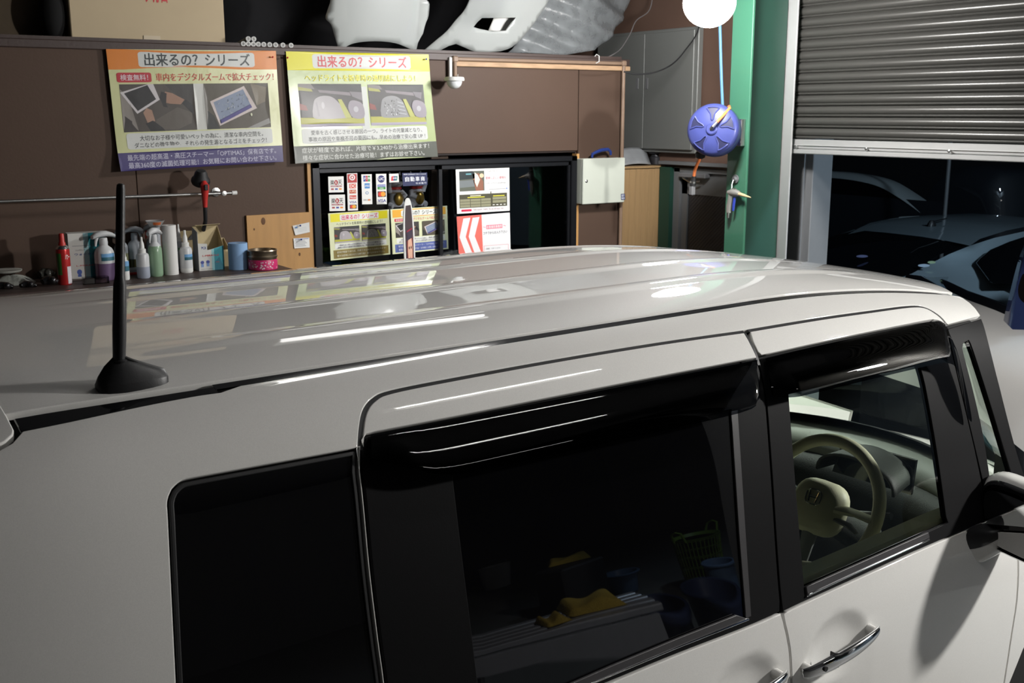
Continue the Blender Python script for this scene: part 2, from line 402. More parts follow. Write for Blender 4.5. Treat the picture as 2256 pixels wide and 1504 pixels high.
def panel(name, out, m, parent, holes=(), off=0.0, gap=.004, rim=.014, sp=.03, mirror=True, offfn=None, group=None):
    """a body panel on the surface S, edges rolled inwards"""
    V = []; NN = []; F = []
    A = inset(out, gap / 2 + .0022) if rim else out
    H = [inset(h, -(gap / 2 + .0022)) if rim else h for h in holes]
    v, f = cdt(A, [h for h in H], sp)
    def put(q, dep, nb=None, fac=0.0):
        p = S(q[:, 0], q[:, 1]); n = SN(q[:, 0], q[:, 1])
        o = off - dep + (offfn(q[:, 0], q[:, 1]) if offfn is not None else 0.0)
        p = p + n * (np.asarray(o)[:, None] if np.ndim(o) else o)
        if nb is not None: n = n * (1 - fac) + nb * fac; n /= np.linalg.norm(n, axis=1, keepdims=True)
        return p, n
    if offfn is not None:
        def P3(q): return put(q, 0)[0]
        p, _ = put(v, 0); e = .003
        n = np.cross(P3(v + [e, 0]) - P3(v - [e, 0]), P3(v + [0, e]) - P3(v - [0, e])); n /= np.linalg.norm(n, axis=1, keepdims=True)
    else: p, n = put(v, 0)
    V += list(p); NN += list(n)
    # orientation
    fl = []
    for t in f:
        a, b, c = [p[i] for i in t[:3]]
        fl.append(tuple(t) if np.dot(np.cross(b - a, c - a), n[t[0]]) > 0 else tuple(t)[::-1])
    F += fl
    if rim:
        for loop, base, sg in [(out, A, 1)] + [(h, H[i], -1) for i, h in enumerate(holes)]:
            r1 = inset(loop, sg * gap / 2); k = len(loop); o = len(V)
            p0, n0 = put(base, 0); e = .001
            # outward tangent direction in 3D
            c0, _ = put(inset(base, -sg * e), 0); tdir = c0 - p0; tdir /= np.linalg.norm(tdir, axis=1, keepdims=True) + 1e-12
            p1, n1 = put(r1, .0022, tdir, .75); p2, n2 = put(r1, rim, tdir, 1.0)
            V += list(p0) + list(p1) + list(p2); NN += list(n0) + list(n1) + list(tdir)
            for i in range(k):
                j = (i + 1) % k
                for r in (0, 1):
                    q = (o + r * k + i, o + r * k + j, o + (r + 1) * k + j, o + (r + 1) * k + i)
                    nn = np.cross(V[q[1]] - V[q[0]], V[q[3]] - V[q[0]])
                    F.append(q if np.dot(nn, NN[q[2]]) > 0 else q[::-1])
    V = np.array(V); NN = np.array(NN)
    if rim == 0 and offfn is None and name in ('inner_liner',): pass
    mb = MB(); mb.add(V, F); o = mb.build(name, m, parent, normals=NN)
    objs = [o]
    if mirror:
        V2 = V.copy(); V2[:, 1] = 2 * YC - V2[:, 1]; N2 = NN.copy(); N2[:, 1] *= -1
        par = parent if parent.name == 'minivan' else PAIR.get(parent.name, parent)
        mb = MB(); mb.add(V2, [t[::-1] for t in F]); o2 = mb.build(name, m, par, normals=N2); PAIR[o.name] = o2; objs.append(o2)
    return o
PAIR = {}
def q(x, s): return ('q', x, s)
car = thing('minivan', 'large pearl-white minivan filling the foreground, black side windows and roof antenna', 'car', tuple(c2w(CAR_O)))
car.rotation_euler = (0, 0, CYAW); car['_org'] = list(CAR_O)
XR = .30                                   # rear end of the roof
def xfront(s): return 3.17 - .235 * (s / S_G) ** 2
# door handle dishes
qh = inv(1845, 1425); qh2 = inv(1700, 1490)
qha, qhb = inv(1757, 1478), inv(1925, 1378); SLH = float((qhb[1] - qha[1]) / (qhb[0] - qha[0]))
DISH.append((float(qh[0]) + .0, float(qh[1]) + .002, .125, .085, .010, SLH))
XH2 = float(inv(1640, 1500)[0]); 
HOFF = None
# --- roof
SR = S_G - .006
roof_out = [q(XR, t) for t in np.linspace(-SR, SR, 25)] + [q(xfront(t), t) for t in np.linspace(SR, -SR, 30)]
panel('roof_panel', R(roof_out), M_PEARL, car, sp=.014, mirror=False, gap=.008, rim=.012)
# --- rail mouldings
gl = crv([(45, 946), (150, 925), (300, 893), (420, 870), (482, 861)], 4)
gp = [inv(*p) for p in gl]
panel('roof_channel', R([q(x, -S_G + .005) for x in np.linspace(gp[-1][0], 2.90, 40)] + [q(x, -S_G - .012) for x in np.linspace(2.90, gp[-1][0], 40)]), M_BLACKGLOSS, car, off=-.0035, gap=0, rim=0, sp=.04)
panel('rail_moulding', R([q(gp[0][0], -S_G)] + [q(*p) for p in gp] + [q(gp[-1][0] + .005, -S_G)]), M_BLACKGLOSS, car, off=-.004, gap=0, rim=.004)
# --- shared outlines (pixels)
DOORTOP = crv([(793, 990), (796, 945), (804, 905), (825, 878), (865, 861), (1000, 834), (1225, 793), (1450, 756), (1640, 729)], 5)
FDTOP = crv([(1650, 727), (1800, 702), (1920, 685), (2000, 674.5), (2035, 676), (2062, 690), (2078, 704), (2087, 717)], 5)
SPLIT = crv([(1640, 729), (1652, 748), (1664, 772), (1672, 796), (1681, 830), (1690, 880), (1703, 1050), (1714, 1220), (1725, 1349), (1735, 1400), (1741, 1440), (1744, 1504), (1746, 1650), (1746, 1800)], 4)
QTOP = crv([(0, 1135), (180, 1108), (370, 1074)], 4)
split_q = [inv(*p) for p in SPLIT]
SB = -s_at_z(.30)
XS = split_q[-1][0]
rearg = [inv(*p) for p in crv([(793, 990), (806, 1100), (820, 1250), (838, 1400), (852, 1504), (872, 1680), (885, 1850)], 4)]
XG = rearg[-1][0]
# --- quarter panel with cant rail: from the roof channel to door gap and down the rear
cant = [q(gp[0][0], gp[0][1])] + [q(*p) for p in gp[1:]] + [q(x, -S_G - .012) for x in np.linspace(gp[-1][0] + .04, 2.90, 40)]
front_end = [q(2.93, -S_G - .014), q(2.935, -S_G - .03), q(2.925, -S_G - .06)] + [(2163, 697)]
rail = cant + front_end + [(2090, 717)] + FDTOP[::-1] + DOORTOP[::-1] + [q(*p) for p in rearg[1:]] + [q(XG, SB), q(.05, SB), q(.05, -1.2), (-40, 1012), (-10, 990), (22, 972)]
qwin = crv([(402, 1064), (600, 1027), (787, 992)], 4) + [q(p[0] - .004, p[1]) for p in rearg[1:]][:18]
qw_bot = inv(412, 1800)
qwin_poly = crv([(384, 1080), (402, 1064), (430, 1057), (600, 1026), (792, 991)], 4) + [q(p[0] - .002, p[1]) for p in rearg[2:20]] + [q(qw_bot[0] + .12, qw_bot[1]), (412, 1800), (400, 1640)] + crv([(394, 1504), (385, 1320), (377, 1150), (375, 1105), (384, 1080)], 3)[:-1]
rail_P = R(rail)
# window opening shares the door gap edge: leave a thin return
qh_poly = [p for p in qwin_poly]
qside = crv([(384, 1080), (402, 1064), (430, 1057), (600, 1026), (786, 992)], 4)
opening = qside + [q(p[0] - .012, p[1]) for p in rearg[2:20]] + [q(qw_bot[0] + .12, qw_bot[1]), (412, 1800), (400, 1640)] + crv([(394, 1504), (385, 1320), (377, 1150), (375, 1105), (384, 1080)], 3)[:-1]
OP = R(opening)
body = panel('body_side', rail_P, M_PEARL, car, holes=[OP], gap=.008, sp=.024)
panel('quarter_window', inset(OP, -.001), M_PRIVACY, car, off=-.006, gap=0, rim=0, sp=.05)
ring = R(opening); 
panel('window_seal', inset(OP, -.0005), M_RUBBER, car, holes=[inset(OP, .0075)], off=-.0025, gap=0, rim=.003, sp=.05)
def gap_strip(line, w, parent, nm='door_seal'):
    L_ = np.array([inv(*p) for p in line]); t = np.gradient(L_, axis=0); t /= np.linalg.norm(t, axis=1, keepdims=True) + 1e-9; n = np.stack([-t[:, 1], t[:, 0]], 1)
    k = len(L_); mb = MB(); P_ = np.vstack([L_ + n * w / 2, L_ - n * w / 2]); nn = SN(P_[:, 0], P_[:, 1]); V_ = S(P_[:, 0], P_[:, 1]) - nn * .0022
    mb.add(V_, [(i, i + 1, k + i + 1, k + i) for i in range(k - 1)]); mb.build(nm, M_RUBBER, parent, angle=180)
    V_[:, 1] = 2 * YC - V_[:, 1]; mb = MB(); mb.add(V_, [(i, k + i, k + i + 1, i + 1) for i in range(k - 1)]); mb.build(nm, M_RUBBER, parent, angle=180)
gap_strip(DOORTOP, .0105, car); gap_strip(FDTOP, .0105, car); gap_strip(SPLIT[1:14], .008, car)
# --- tailgate corner
panel('tailgate', R([(-120, 780), (0, 889), (18, 920), (32, 948), (30, 958), (12, 974), (-10, 983), (-60, 1003), (-260, 1080)]), M_PEARL, car, off=.002, gap=.002, sp=.03, mirror=False)
# --- black under-skin that the gaps show
WHOLE = [q(x, -S_G + .02) for x in np.linspace(.28, 2.86, 12)] + [q(2.86, -.7), q(2.98, -1.3), q(3.2, SB), q(.1, SB), q(.1, -1.0)]
FWIN = crv([(1742, 870), (1800, 856), (1950, 823), (2028, 806)], 4) + crv([(2028, 806), (2040, 850), (2060, 960), (2075, 1060), (2086, 1140)], 3)[1:] + crv([(2090, 1150), (1990, 1196), (1880, 1245), (1776, 1291)], 3)[:-1] + [(1776, 1291), (1764, 1150), (1752, 1000)]
FWIN_P = R(FWIN)
QG = crv([(2126, 756), (2134, 752), (2141, 757), (2165, 830), (2190, 910), (2214, 990), (2240, 1075), (2247, 1100)], 3) + crv([(2192, 1100), (2184, 1050), (2170, 960), (2150, 870), (2132, 800), (2124, 768)], 3)
QG_P = R(QG)
def grow(P, d): return inset(P, -d)
panel('inner_shell', R(WHOLE), M_DARK, car, holes=[grow(FWIN_P, .004), grow(QG_P, .004)], off=-.02, gap=0, rim=0, sp=.08)
# --- rear (sliding) door
def doorpart(name, label=None): 
    pass
HDR_LOW = crv([(1672, 790), (1450, 833), (1240, 874), (1000, 922), (812, 958)], 4)
rd_low_top = crv([(1722, 1349), (1650, 1380), (1500, 1438), (1341, 1504), (1180, 1570), (1050, 1630), (930, 1690), (880, 1716)], 3)
low = rd_low_top + [q(XG, SB)] + [q(XS, SB)] + [q(*p) for p in split_q[::-1] if p[1] < split_q[32][1]]
_e2 = inv(1722, 1476); XH2 = float(_e2[0]) - (qhb[0] - qha[0]); SH2 = float(_e2[1]) - (qhb[1] - qha[1])
DISH.append((XH2 + .16, SH2 + .5 * (qhb[1] - qha[1]), .125, .085, .010, SLH))
#, float(qh[1]) - .0, .125, .085, .010, SLH))
rear_door = panel('rear_door', R(low), M_PEARL, car, gap=.005, sp=.02)
panel('door_header', R(DOORTOP + [(1652, 748), (1664, 772)] + HDR_LOW), M_PEARL, rear_door, gap=.008, sp=.02)
blk = HDR_LOW[::-1] + [q(*p) for p in split_q if split_q[12][1] >= p[1] > split_q[32][1]] + rd_low_top + [q(*p) for p in rearg[::-1] if p[1] > split_q[34][1] - .5 and p[1] < inv(812, 975)[1]]
RG = [(1000, 1030), (1140, 1010), (1612, 905), (1618, 1000), (1645, 1362), (1545, 1398), (1350, 1470), (1200, 1530), (1085, 1580), (1064, 1560), (1045, 1400), (1020, 1200)]
BLK = R(blk); RG_P = R(RG)
panel('door_pillar_trim', BLK, M_BLACKFILM, rear_door, holes=[RG_P], off=-.003, gap=.004, rim=.006, sp=.05)
panel('window_glass', grow(RG_P, .002), M_PRIVACY, rear_door, off=-.007, gap=0, rim=0, sp=.05)
panel('window_run', R([(1612, 905), (1628, 902), (1658, 1358), (1645, 1364), (1630, 1180)]), M_SEAL, rear_door, off=-.002, gap=0, rim=.004, sp=.04)
panel('belt_seal', R([(1645, 1362), (1622, 1354), (1500, 1402), (1350, 1464), (1200, 1530), (1206, 1545), (1360, 1479), (1510, 1417), (1640, 1366)]), M_SEAL, rear_door, off=.002, gap=0, rim=.006, sp=.04)
panel('belt_chrome', R([(1649, 1361), (1640, 1362), (1500, 1419), (1360, 1478), (1206, 1543), (1207, 1548), (1361, 1483), (1501, 1424), (1649, 1366)]), M_CHROME, rear_door, off=.004, gap=0, rim=.004, sp=.04)
# --- front door
FH_LOW = crv([(2085, 718), (2074, 709), (2062, 706), (2040, 708), (1900, 737), (1790, 761), (1679, 786)], 4)
fd_belt = crv([(1725, 1350), (1790, 1319), (1900, 1269), (2020, 1214), (2120, 1171), (2150, 1158), (2190, 1140), (2225, 1122)], 3)
frt = [inv(*p) for p in crv([(2228, 1122), (2238, 1180), (2243, 1240), (2240, 1320), (2228, 1400), (2212, 1504), (2196, 1600), (2180, 1700)], 3)]
flow = fd_belt + [q(*p) for p in frt[1:]] + [q(frt[-1][0] - .02, SB), q(XS + .004, SB)] + [q(*p) for p in split_q[::-1] if p[1] < split_q[33][1]]
front_door = panel('front_door', R(flow), M_PEARL, car, gap=.005, sp=.014)
panel('door_header', R(FDTOP + FH_LOW + [(1668, 776), (1657, 752)]), M_PEARL, front_door, gap=.008, sp=.02)
fb = FH_LOW[::-1] + [(2100, 716), (2128, 800)] 
fblk = [(1679, 787)] + FH_LOW[::-1][1:] + crv([(2088, 724), (2104, 790), (2125, 880), (2150, 985), (2170, 1080), (2182, 1138)], 4) + [(2150, 1158), (2020, 1214), (1900, 1269), (1790, 1319), (1726, 1349)] + [q(*p) for p in split_q[::-1] if split_q[13][1] >= p[1] > split_q[31][1]]
panel('door_frame', R(fblk), M_BLACKFILM, front_door, holes=[FWIN_P], off=-.003, gap=.004, rim=.010, sp=.05)
panel('window_glass', grow(FWIN_P, .003), M_CLEAR, front_door, off=-.008, gap=0, rim=0, sp=.06)
panel('belt_seal', R([(1776, 1291), (1880, 1245), (2030, 1178), (2045, 1172), (2048, 1184), (1990, 1212), (1880, 1262), (1778, 1310)]), M_SEAL, front_door, off=.002, gap=0, rim=.006, sp=.04)
panel('belt_chrome', R([(1778, 1309), (1880, 1261), (1990, 1211), (2046, 1186), (2047, 1190), (1990, 1216), (1880, 1266), (1778, 1314)]), M_CHROME, front_door, off=.004, gap=0, rim=.004, sp=.04)
# --- fixed quarter pane and A pillar
apil = crv([(2090, 722), (2104, 790), (2125, 880), (2150, 985), (2172, 1080), (2184, 1135)], 4) + [(2228, 1120), (2285, 1098)] + crv([(2268, 1072), (2240, 985), (2205, 850), (2185, 770), (2172, 720), (2164, 699)], 4)
panel('a_pillar', R(apil), M_BLACKFILM, car, holes=[QG_P], off=-.003, gap=.003, rim=.012, sp=.05)
panel('fixed_side_pane', grow(QG_P, .004), M_CLEAR, car, off=-.006, gap=0, rim=0, sp=.06)
# --- front wing
frontx = frt[-1][0]
wing = [q(p[0] + .003, p[1]) for p in frt] + [q(frontx - .01, SB), q(3.1, SB)] + [q(3.3 + .46 * math.cos(a) , SB + .02 + .46 * math.sin(a)) for a in np.linspace(math.pi, 0, 14)] + [q(4.15, SB), q(4.25, -s_at_z(.80)), q(3.9, -s_at_z(.93)), q(3.35, -s_at_z(1.02))] + [q(3.0, -s_at_z(1.065))]
wing_s = [p for p in wing]
panel('front_wing', R(wing_s), M_PEARL, car, gap=.004, sp=.03)
# --- visors: attached under the header, standing off the glass
def visor(top, low, parent, stand):
    pts = top + low
    P = R(pts)
    tp = np.array([inv(*p) for p in top]); lp = np.array([inv(*p) for p in low])
    tp = tp[np.argsort(tp[:, 0])]; lp = lp[np.argsort(lp[:, 0])]
    x0, x1 = P[:, 0].min(), P[:, 0].max()
    def off(x, s):
        st = np.interp(x, tp[:, 0], tp[:, 1]); sl = np.interp(x, lp[:, 0], lp[:, 1]); t = np.clip((st - s) / np.maximum(st - sl, .01), 0, 1)
        endf = sstep(0, .07, x - x0) * sstep(0, .07, x1 - x) * .75 + .25
        return .003 + stand * endf * (1 - np.exp(-((t / .45) ** 2.2)))
    return P, off
vt = crv([(815, 960), (1000, 924), (1240, 877), (1450, 835), (1667, 793)], 4)
vl = crv([(1650, 868), (1640, 885), (1600, 911), (1325, 972), (1060, 1030), (990, 1043), (939, 1044), (880, 1033), (812, 1012)], 4)
P_, of_ = visor(vt, vl, rear_door, .034); panel('rain_visor', P_, M_VISOR, rear_door, off=0, offfn=of_, gap=0, rim=0, sp=.016)
vt2 = crv([(1684, 790), (1790, 765), (1900, 741), (2040, 712), (2062, 710), (2074, 714)], 4)
vl2 = crv([(2085, 722), (2100, 790), (2120, 860), (2132, 922), (2126, 925), (2112, 905), (2095, 860), (2080, 815), (2060, 803), (2028, 806), (1900, 835), (1770, 866), (1725, 876), (1698, 874), (1690, 868)], 4)
tt = vt2; 
def visor2():
    P = R(vt2 + vl2); tp = np.array([inv(*p) for p in vt2]); lp = np.array([inv(*p) for p in crv([(2080, 815), (2060, 803), (2028, 806), (1900, 835), (1770, 866), (1725, 876), (1698, 874)], 4)]); tp = tp[np.argsort(tp[:, 0])]; lp = lp[np.argsort(lp[:, 0])]
    x0, x1 = P[:, 0].min(), P[:, 0].max()
    def off(x, s):
        st = np.interp(x, tp[:, 0], tp[:, 1]); sl = np.interp(x, lp[:, 0], lp[:, 1]); t = np.clip((st - s) / np.maximum(st - sl, .01), 0, 1)
        endf = sstep(0, .07, x - x0) * sstep(0, .10, x1 - x) * .75 + .25
        return .003 + .034 * endf * (1 - np.exp(-((t / .45) ** 2.2)))
    return P, off
P_, of_ = visor2(); panel('rain_visor', P_, M_VISOR, front_door, off=0, offfn=of_, gap=0, rim=0, sp=.016)
def tagl(o, l): o['label'] = l
# --- windscreen, bonnet, nose, tail, floor (mostly hidden)
def wtop(t): s_ = -S_G * 1.05 * t; x = 3.165 - .27 * abs(t) ** 2; return S(x, s_) - [0, 0, .004]
def wbase(t): return np.array([3.52 - .50 * t * t, YC - .775 * t, 1.03])
mb = MB(); mb.grid(lambda u, v: tuple(wtop(1 - 2 * u) * (1 - v) + wbase(1 - 2 * u) * v + np.array([.05, 0, .05]) * math.sin(math.pi * v) * (1 - (1 - 2 * u) ** 2)), 24, 12); mb.build('windscreen', M_CLEAR, car, smooth=True, angle=180)
mb = MB(); mb.grid(lambda u, v: (3.50 - .46 * (1 - 2 * u) ** 2 + v * (.66 + .14 * (1 - 2 * u) ** 2), YC - (.80 - .06 * v) * (1 - 2 * u), .985 - .16 * v - .12 * v ** 3 - .05 * (1 - 2 * u) ** 2), 20, 12); mb.build('bonnet', M_PEARL, car, angle=180)
mb = MB(); mb.grid(lambda u, v: (4.22 - .30 * (1 - 2 * u) ** 2 + .08 * math.sin(math.pi * min(v * 1.2, 1)), YC - .80 * (1 - 2 * u), .70 - .5 * v), 20, 10); mb.build('front_bumper', M_PEARL, car, angle=180)
mb = MB(); mb.grid(lambda u, v: (3.50 - .48 * (1 - 2 * u) ** 2 - .1 + .16 * v, YC - .80 * (1 - 2 * u), .99 + .035 * math.cos(v * 3)), 16, 4); mb.build('wiper_cowl', M_PLASTIC, car, angle=180)
mb = MB(); mb.b2((.12, 1.45, .22), (4.1, 3.04, .30)); mb.build('underbody', M_DARK, car)
mb = MB(); mb.grid(lambda u, v: (.20 + .10 * v ** 3 + .08 * (1 - 2 * u) ** 2, YC - (.82 - .32 * v ** 4) * (1 - 2 * u), .30 + 1.36 * v), 20, 16); mb.build('tail_panel', M_PEARL, car, angle=180)
for wx in (.95, 3.75):
    for wy in (1.50, 2.99):
        w = MB(); w.lathe([(.20, -.10), (.29, -.095), (.315, -.07), (.315, .07), (.29, .095), (.20, .10)], (wx, wy, .315), 32, (0, 1, 0)); t = w.build('tyre', M_RUBBER, car)
        w = MB(); w.lathe([(.02, -.06), (.19, -.085), (.205, -.09), (.205, .09), (.19, .085), (.02, .06)], (wx, wy, .315), 32, (0, 1, 0)); w.build('wheel_rim', M_STEEL, t)
# --- roof antenna
pb = w2c(AZ_(290, 836, 1.732)); 
ybase = float(pb[1]); zr = float(S(pb[0], ybase - YC)[2])
def in_plane(px, py, y): # car-local point on plane y
    d = w2c(ray(px, py)); o = w2c(CAMP); t = (y - o[1]) / d[1]; return o + d * t
aL, aR = in_plane(213, 850, ybase)[0], in_plane(369, 848, ybase)[0]
ab = MB(); n = 14; # foot
ab = MB(); Lx = aR - aL
st = [(0, .004, .45), (.03, .014, .62), (.12, .029, .82), (.25, .042, .95), (.36, .044, 1), (.55, .034, .95), (.72, .025, .84), (.86, .018, .68), (.96, .013, .48), (1, .004, .3)]
rings = []
for f_, h_, w_ in st:
    rr = []
    for a in np.linspace(0, math.pi, 13):
        rr.append((aL + f_ * Lx, ybase + .022 * w_ * math.cos(a), zr + .008 + h_ * (1 - abs(math.cos(a)) ** 1.7)))
    rr += [(aL + f_ * Lx, ybase + .022 * w_ * k, zr - .012) for k in (-1, 1)]
    rings.append(rr)
ab.loft(rings); ant = ab.build('antenna', M_PLASTIC, car, angle=50); tagl(ant, 'black roof antenna with wedge-shaped foot')
tp = in_plane(266, 404, ybase); bt = in_plane(262, 800, ybase); bt = np.array([bt[0], ybase, zr + .035])
dv = tp - bt
mb = MB(); mb.tube([bt, bt + dv * .06, bt + dv * .2, bt + dv * .45, bt + dv * .5, bt + dv * .97, bt + dv * .993, tp], [.0100, .0100, .0108, .0100, .0075, .0067, .0058, .003], 16); mb.build('antenna_rod', M_PLASTIC, ant)
mb = MB(); sl0 = np.array([bt[0] + .012, ybase, zr + .0515]); mb.lathe([(.0025, 0), (.011, .001), (.0125, .004), (.010, .006)], (bt[0] + .001, ybase, zr + .040), 20); mb.build('rod_collar', M_RUBBER, ant)
mb = MB(); rg = []
for t_ in np.linspace(0, 1, 8): rg.append((aL + Lx * (.34 + .38 * t_), ybase, zr + .008 + .044 - .024 * t_ ** 1.0))
mb.tube(rg, [.003, .0075, .0075, .007, .006, .005, .004, .002], 10, flat=.35); mb.build('folding_slot', M_DARK, ant)
# --- door handles
def handle(x0, x1, s0, s1, parent, nm='door_handle'):
    A0, B0 = S(x0, s0, False), S(x1, s1, False); n_ = SN(.5 * (x0 + x1), .5 * (s0 + s1)); n_ = np.array([0, -1, .0])
    ax = (B0 - A0); L_ = np.linalg.norm(ax); ax /= L_; up = np.cross(ax, n_) * -1; up /= np.linalg.norm(up)
    if up[2] < 0: up = -up
    mb = MB(); rings = []
    for f_ in np.linspace(0, 1, 23):
        so = .014 + .020 * math.sin(math.pi * min(1, max(0, f_))) ** .55
        hw = .0185 * (math.sin(math.pi * (.06 + .90 * f_)) ** .38) * (1.15 if f_ < .34 else 1.0 - .10 * (f_ - .34)); th = .010 * math.sin(math.pi * (.05 + .9 * f_)) ** .4
        c = A0 + ax * L_ * f_ + n_ * so
        rings.append([tuple(c + up * hw * math.cos(a) + n_ * th * math.sin(a) * (1.0 if math.sin(a) > 0 else .6)) for a in np.arange(14) * 2 * math.pi / 14])
    mb.loft(rings); h = mb.build(nm, M_CHROME, parent, angle=60); tagl(h, 'chrome bar handle')
    mb = MB(); c = A0 + ax * L_ * .18 + n_ * .036; mb.cyl(c - n_ * .004, c + n_ * .0035, .0062, n=16); mb.build('key_cylinder', M_RUBBER, h)
    mb = MB(); 
    for f_ in (.345,):
        c = A0 + ax * L_ * f_ + n_ * .0265; mb.box(c, (.0025, .024, .031)); 
    mb.build('handle_joint', M_RUBBER, h)
    for f_ in (.08, .93):
        mb = MB(); c = A0 + ax * L_ * f_; mb.tube([c - n_ * .02, c + n_ * .018], [.014, .011], 12); mb.build('handle_foot', M_PEARL, h)
    return h
handle(qha[0], qhb[0], qha[1], qhb[1], front_door)
handle(XH2, XH2 + (qhb[0] - qha[0]), SH2, SH2 + (qhb[1] - qha[1]), rear_door)
# --- door mirror
XM = float(inv(2150, 1190)[0]) + .06
def in_x(px, py, x):
    d = w2c(ray(px, py)); o = w2c(CAMP); t = (x - o[0]) / d[0]; return o + d * t
mout = crv([(2159, 1120), (2160, 1086), (2172, 1063), (2200, 1060), (2250, 1078), (2310, 1104), (2352, 1140), (2370, 1190), (2366, 1245), (2340, 1266), (2300, 1258), (2256, 1239), (2212, 1219), (2180, 1199), (2163, 1172), (2159, 1120)], 3)[:-1]
MP = np.array([in_x(a, b, XM)[1:] for a, b in mout]); mc = MP.mean(0)
rings = []
for k, (sc_, dx) in enumerate([(.90, .006), (.93, -.008), (.98, -.004), (1.0, .008), (1.10, .035), (1.10, .065), (.95, .10), (.6, .13), (.15, .14)]):
    rings.append([(XM + dx, mc[0] + (a - mc[0]) * sc_, mc[1] + (b - mc[1]) * sc_ * (1 if k < 4 else 1)) for a, b in MP])
mb = MB(); mb.loft(rings[:4]); mir = mb.build('door_mirror', M_BLACKGLOSS, front_door, angle=60); tagl(mir, 'door mirror with white cap and black rim')
mb = MB(); mb.loft(rings[3:]); mb.build('mirror_cap', M_PEARL, mir, angle=70)
gl_ = np.array([in_x(a, b, XM)[1:] for a, b in crv([(2173, 1145), (2171, 1098), (2180, 1080), (2205, 1083), (2250, 1100), (2300, 1124), (2335, 1150), (2345, 1165), (2330, 1168), (2250, 1158), (2178, 1152), (2173, 1145)], 3)[:-1]])
mb = MB(); mb.prism(gl_, lambda u, v, d: (XM + d, u, v), -.0035, -.0085); mb.build('mirror_glass', mat('mirror_silver', (.8, .82, .82), .02, 1.0, noise=.01), mir, smooth=False)
lw = np.array([in_x(a, b, XM)[1:] for a, b in [(2174, 1169), (2250, 1173), (2345, 1184), (2345, 1235), (2300, 1242), (2256, 1227), (2212, 1206), (2184, 1189)]])
mb = MB(); mb.prism(lw, lambda u, v, d: (XM + d, u, v), -.003, -.0095); mb.build('lower_cover', M_PEARL, mir, smooth=False)
a0 = S(XM - .055, inv(2130, 1205)[1], False) + [0, .01, -.012]; a1 = np.array([XM + .045, mc[0] + .05, mc[1] - .045])
def arm_rings(up, k_=1.0):
    rg = []
    for t_ in np.linspace(0, 1, 9):
        c = a0 * (1 - t_) + a1 * t_ + np.array([0, 0, -.012 * math.sin(math.pi * t_)]); hh = (.056 * (1 - t_) + .030 * t_) * k_; wx_ = (.070 * (1 - t_) + .040 * t_) * k_
        r_ = []
        for a in np.arange(24) * 2 * math.pi / 24:
            ca, sa = math.cos(a), math.sin(a); z_ = hh * np.sign(sa) * abs(sa) ** .7
            if up: z_ = max(z_, hh * .12)
            r_.append((c[0] + wx_ * np.sign(ca) * abs(ca) ** .7, c[1], c[2] + z_))
        rg.append(r_)
    return rg
mb = MB(); mb.loft(arm_rings(False)); arm = mb.build('mirror_arm', M_PEARL, mir, angle=60)
mb = MB(); mb.loft(arm_rings(True, 1.03)); mb.build('arm_cover', M_PLASTIC, mir, angle=60)
# --- cabin
M_BEIGE = mat('beige_leather', (0.58, 0.56, 0.42), .45, bump=.1, bscale=300, noise=.05)
M_DASH = mat('light_grey_dash', (0.33, 0.34, 0.31), .5, bump=.15, bscale=400, noise=.04)
M_DASHD = mat('dark_dash', (0.02, 0.02, 0.02), .6, bump=.2, bscale=300)
def yz(px, py, y): return in_plane(px, py, y)
# dashboard: light roll across the car with dark lower part
cab = MB(); prof = [(3.20, .70), (3.16, .80), (3.17, .88), (3.20, .93), (3.245, .965), (3.30, .985), (3.36, .985), (3.45, .96), (3.6, .95), (3.6, .70)]
padp = [(3.185, .915), (3.19, .94), (3.225, .97), (3.29, .988), (3.36, .985), (3.45, .96)]; prof = [(3.12, .70), (3.09, .80), (3.11, .89), (3.17, .918), (3.6, .925), (3.6, .70)]
def dashx(y): return (-.20 + .30 * (1 - ((y - YC) / .75) ** 2)) / .6
cab.loft([[(a + dashx(y) * .6, y, b) for a, b in padp] + [(a + dashx(y) * .6 + .01, y, b - .03) for a, b in padp[::-1]] for y in np.linspace(1.52, 2.97, 16)]); dash = cab.build('dashboard', M_DASH, car, angle=60)
mb = MB(); mb.loft([[(a + dashx(y) * .6 + .006, y, b - .006) for a, b in prof] for y in np.linspace(1.51, 2.98, 16)]); mb.build('dash_lower', M_DASHD, dash, angle=60)
YW = 1.86
wc = in_plane(1806, 1108, YW)
hood = MB(); hood.loft([[(wc[0] + .16 + .02 * math.cos(a) + .12 * (k / 8), wc[1] + .15 * math.cos(a) * (1 - .02 * k), wc[2] + .03 + .075 * max(0, math.sin(a)) ** .8 + .01 * (k / 8)) for a in np.linspace(0, math.pi, 17)] for k in range(9)], cap=False, closed=False); hood.build('instrument_hood', M_DASHD, dash, angle=180, solid=.008)
mb = MB(); mb.prism([(-.14, 0), (.14, 0), (.13, .10), (-.13, .10)], lambda u, v, d: (wc[0] + .25 + v * .3 + d, wc[1] + u, wc[2] + .01 + v), 0, .01); mb.build('instrument_cluster', M_BLACKGLOSS, dash)
rk = math.radians(24); wn = Vector((-math.cos(rk), 0, math.sin(rk))); wu = Vector((math.sin(rk), 0, math.cos(rk))); wv = Vector((0, 1, 0))
WC = Vector(wc); RW = .192
def wp(a, b, d=0): return tuple(WC + wv * a + wu * b + wn * d)
mb = MB(); N_ = 56; rr = []
for k in range(N_):
    a = k * 2 * math.pi / N_; rr.append([wp(math.cos(a) * (RW + .019 * math.cos(b)), math.sin(a) * (RW + .019 * math.cos(b)), .017 * math.sin(b)) for b in np.arange(12) * 2 * math.pi / 12])
rr.append(rr[0]); mb.loft(rr, cap=False); sw = mb.build('steering_wheel', M_BEIGE, car, angle=180); tagl(sw, 'beige steering wheel')
mb = MB(); rg = []
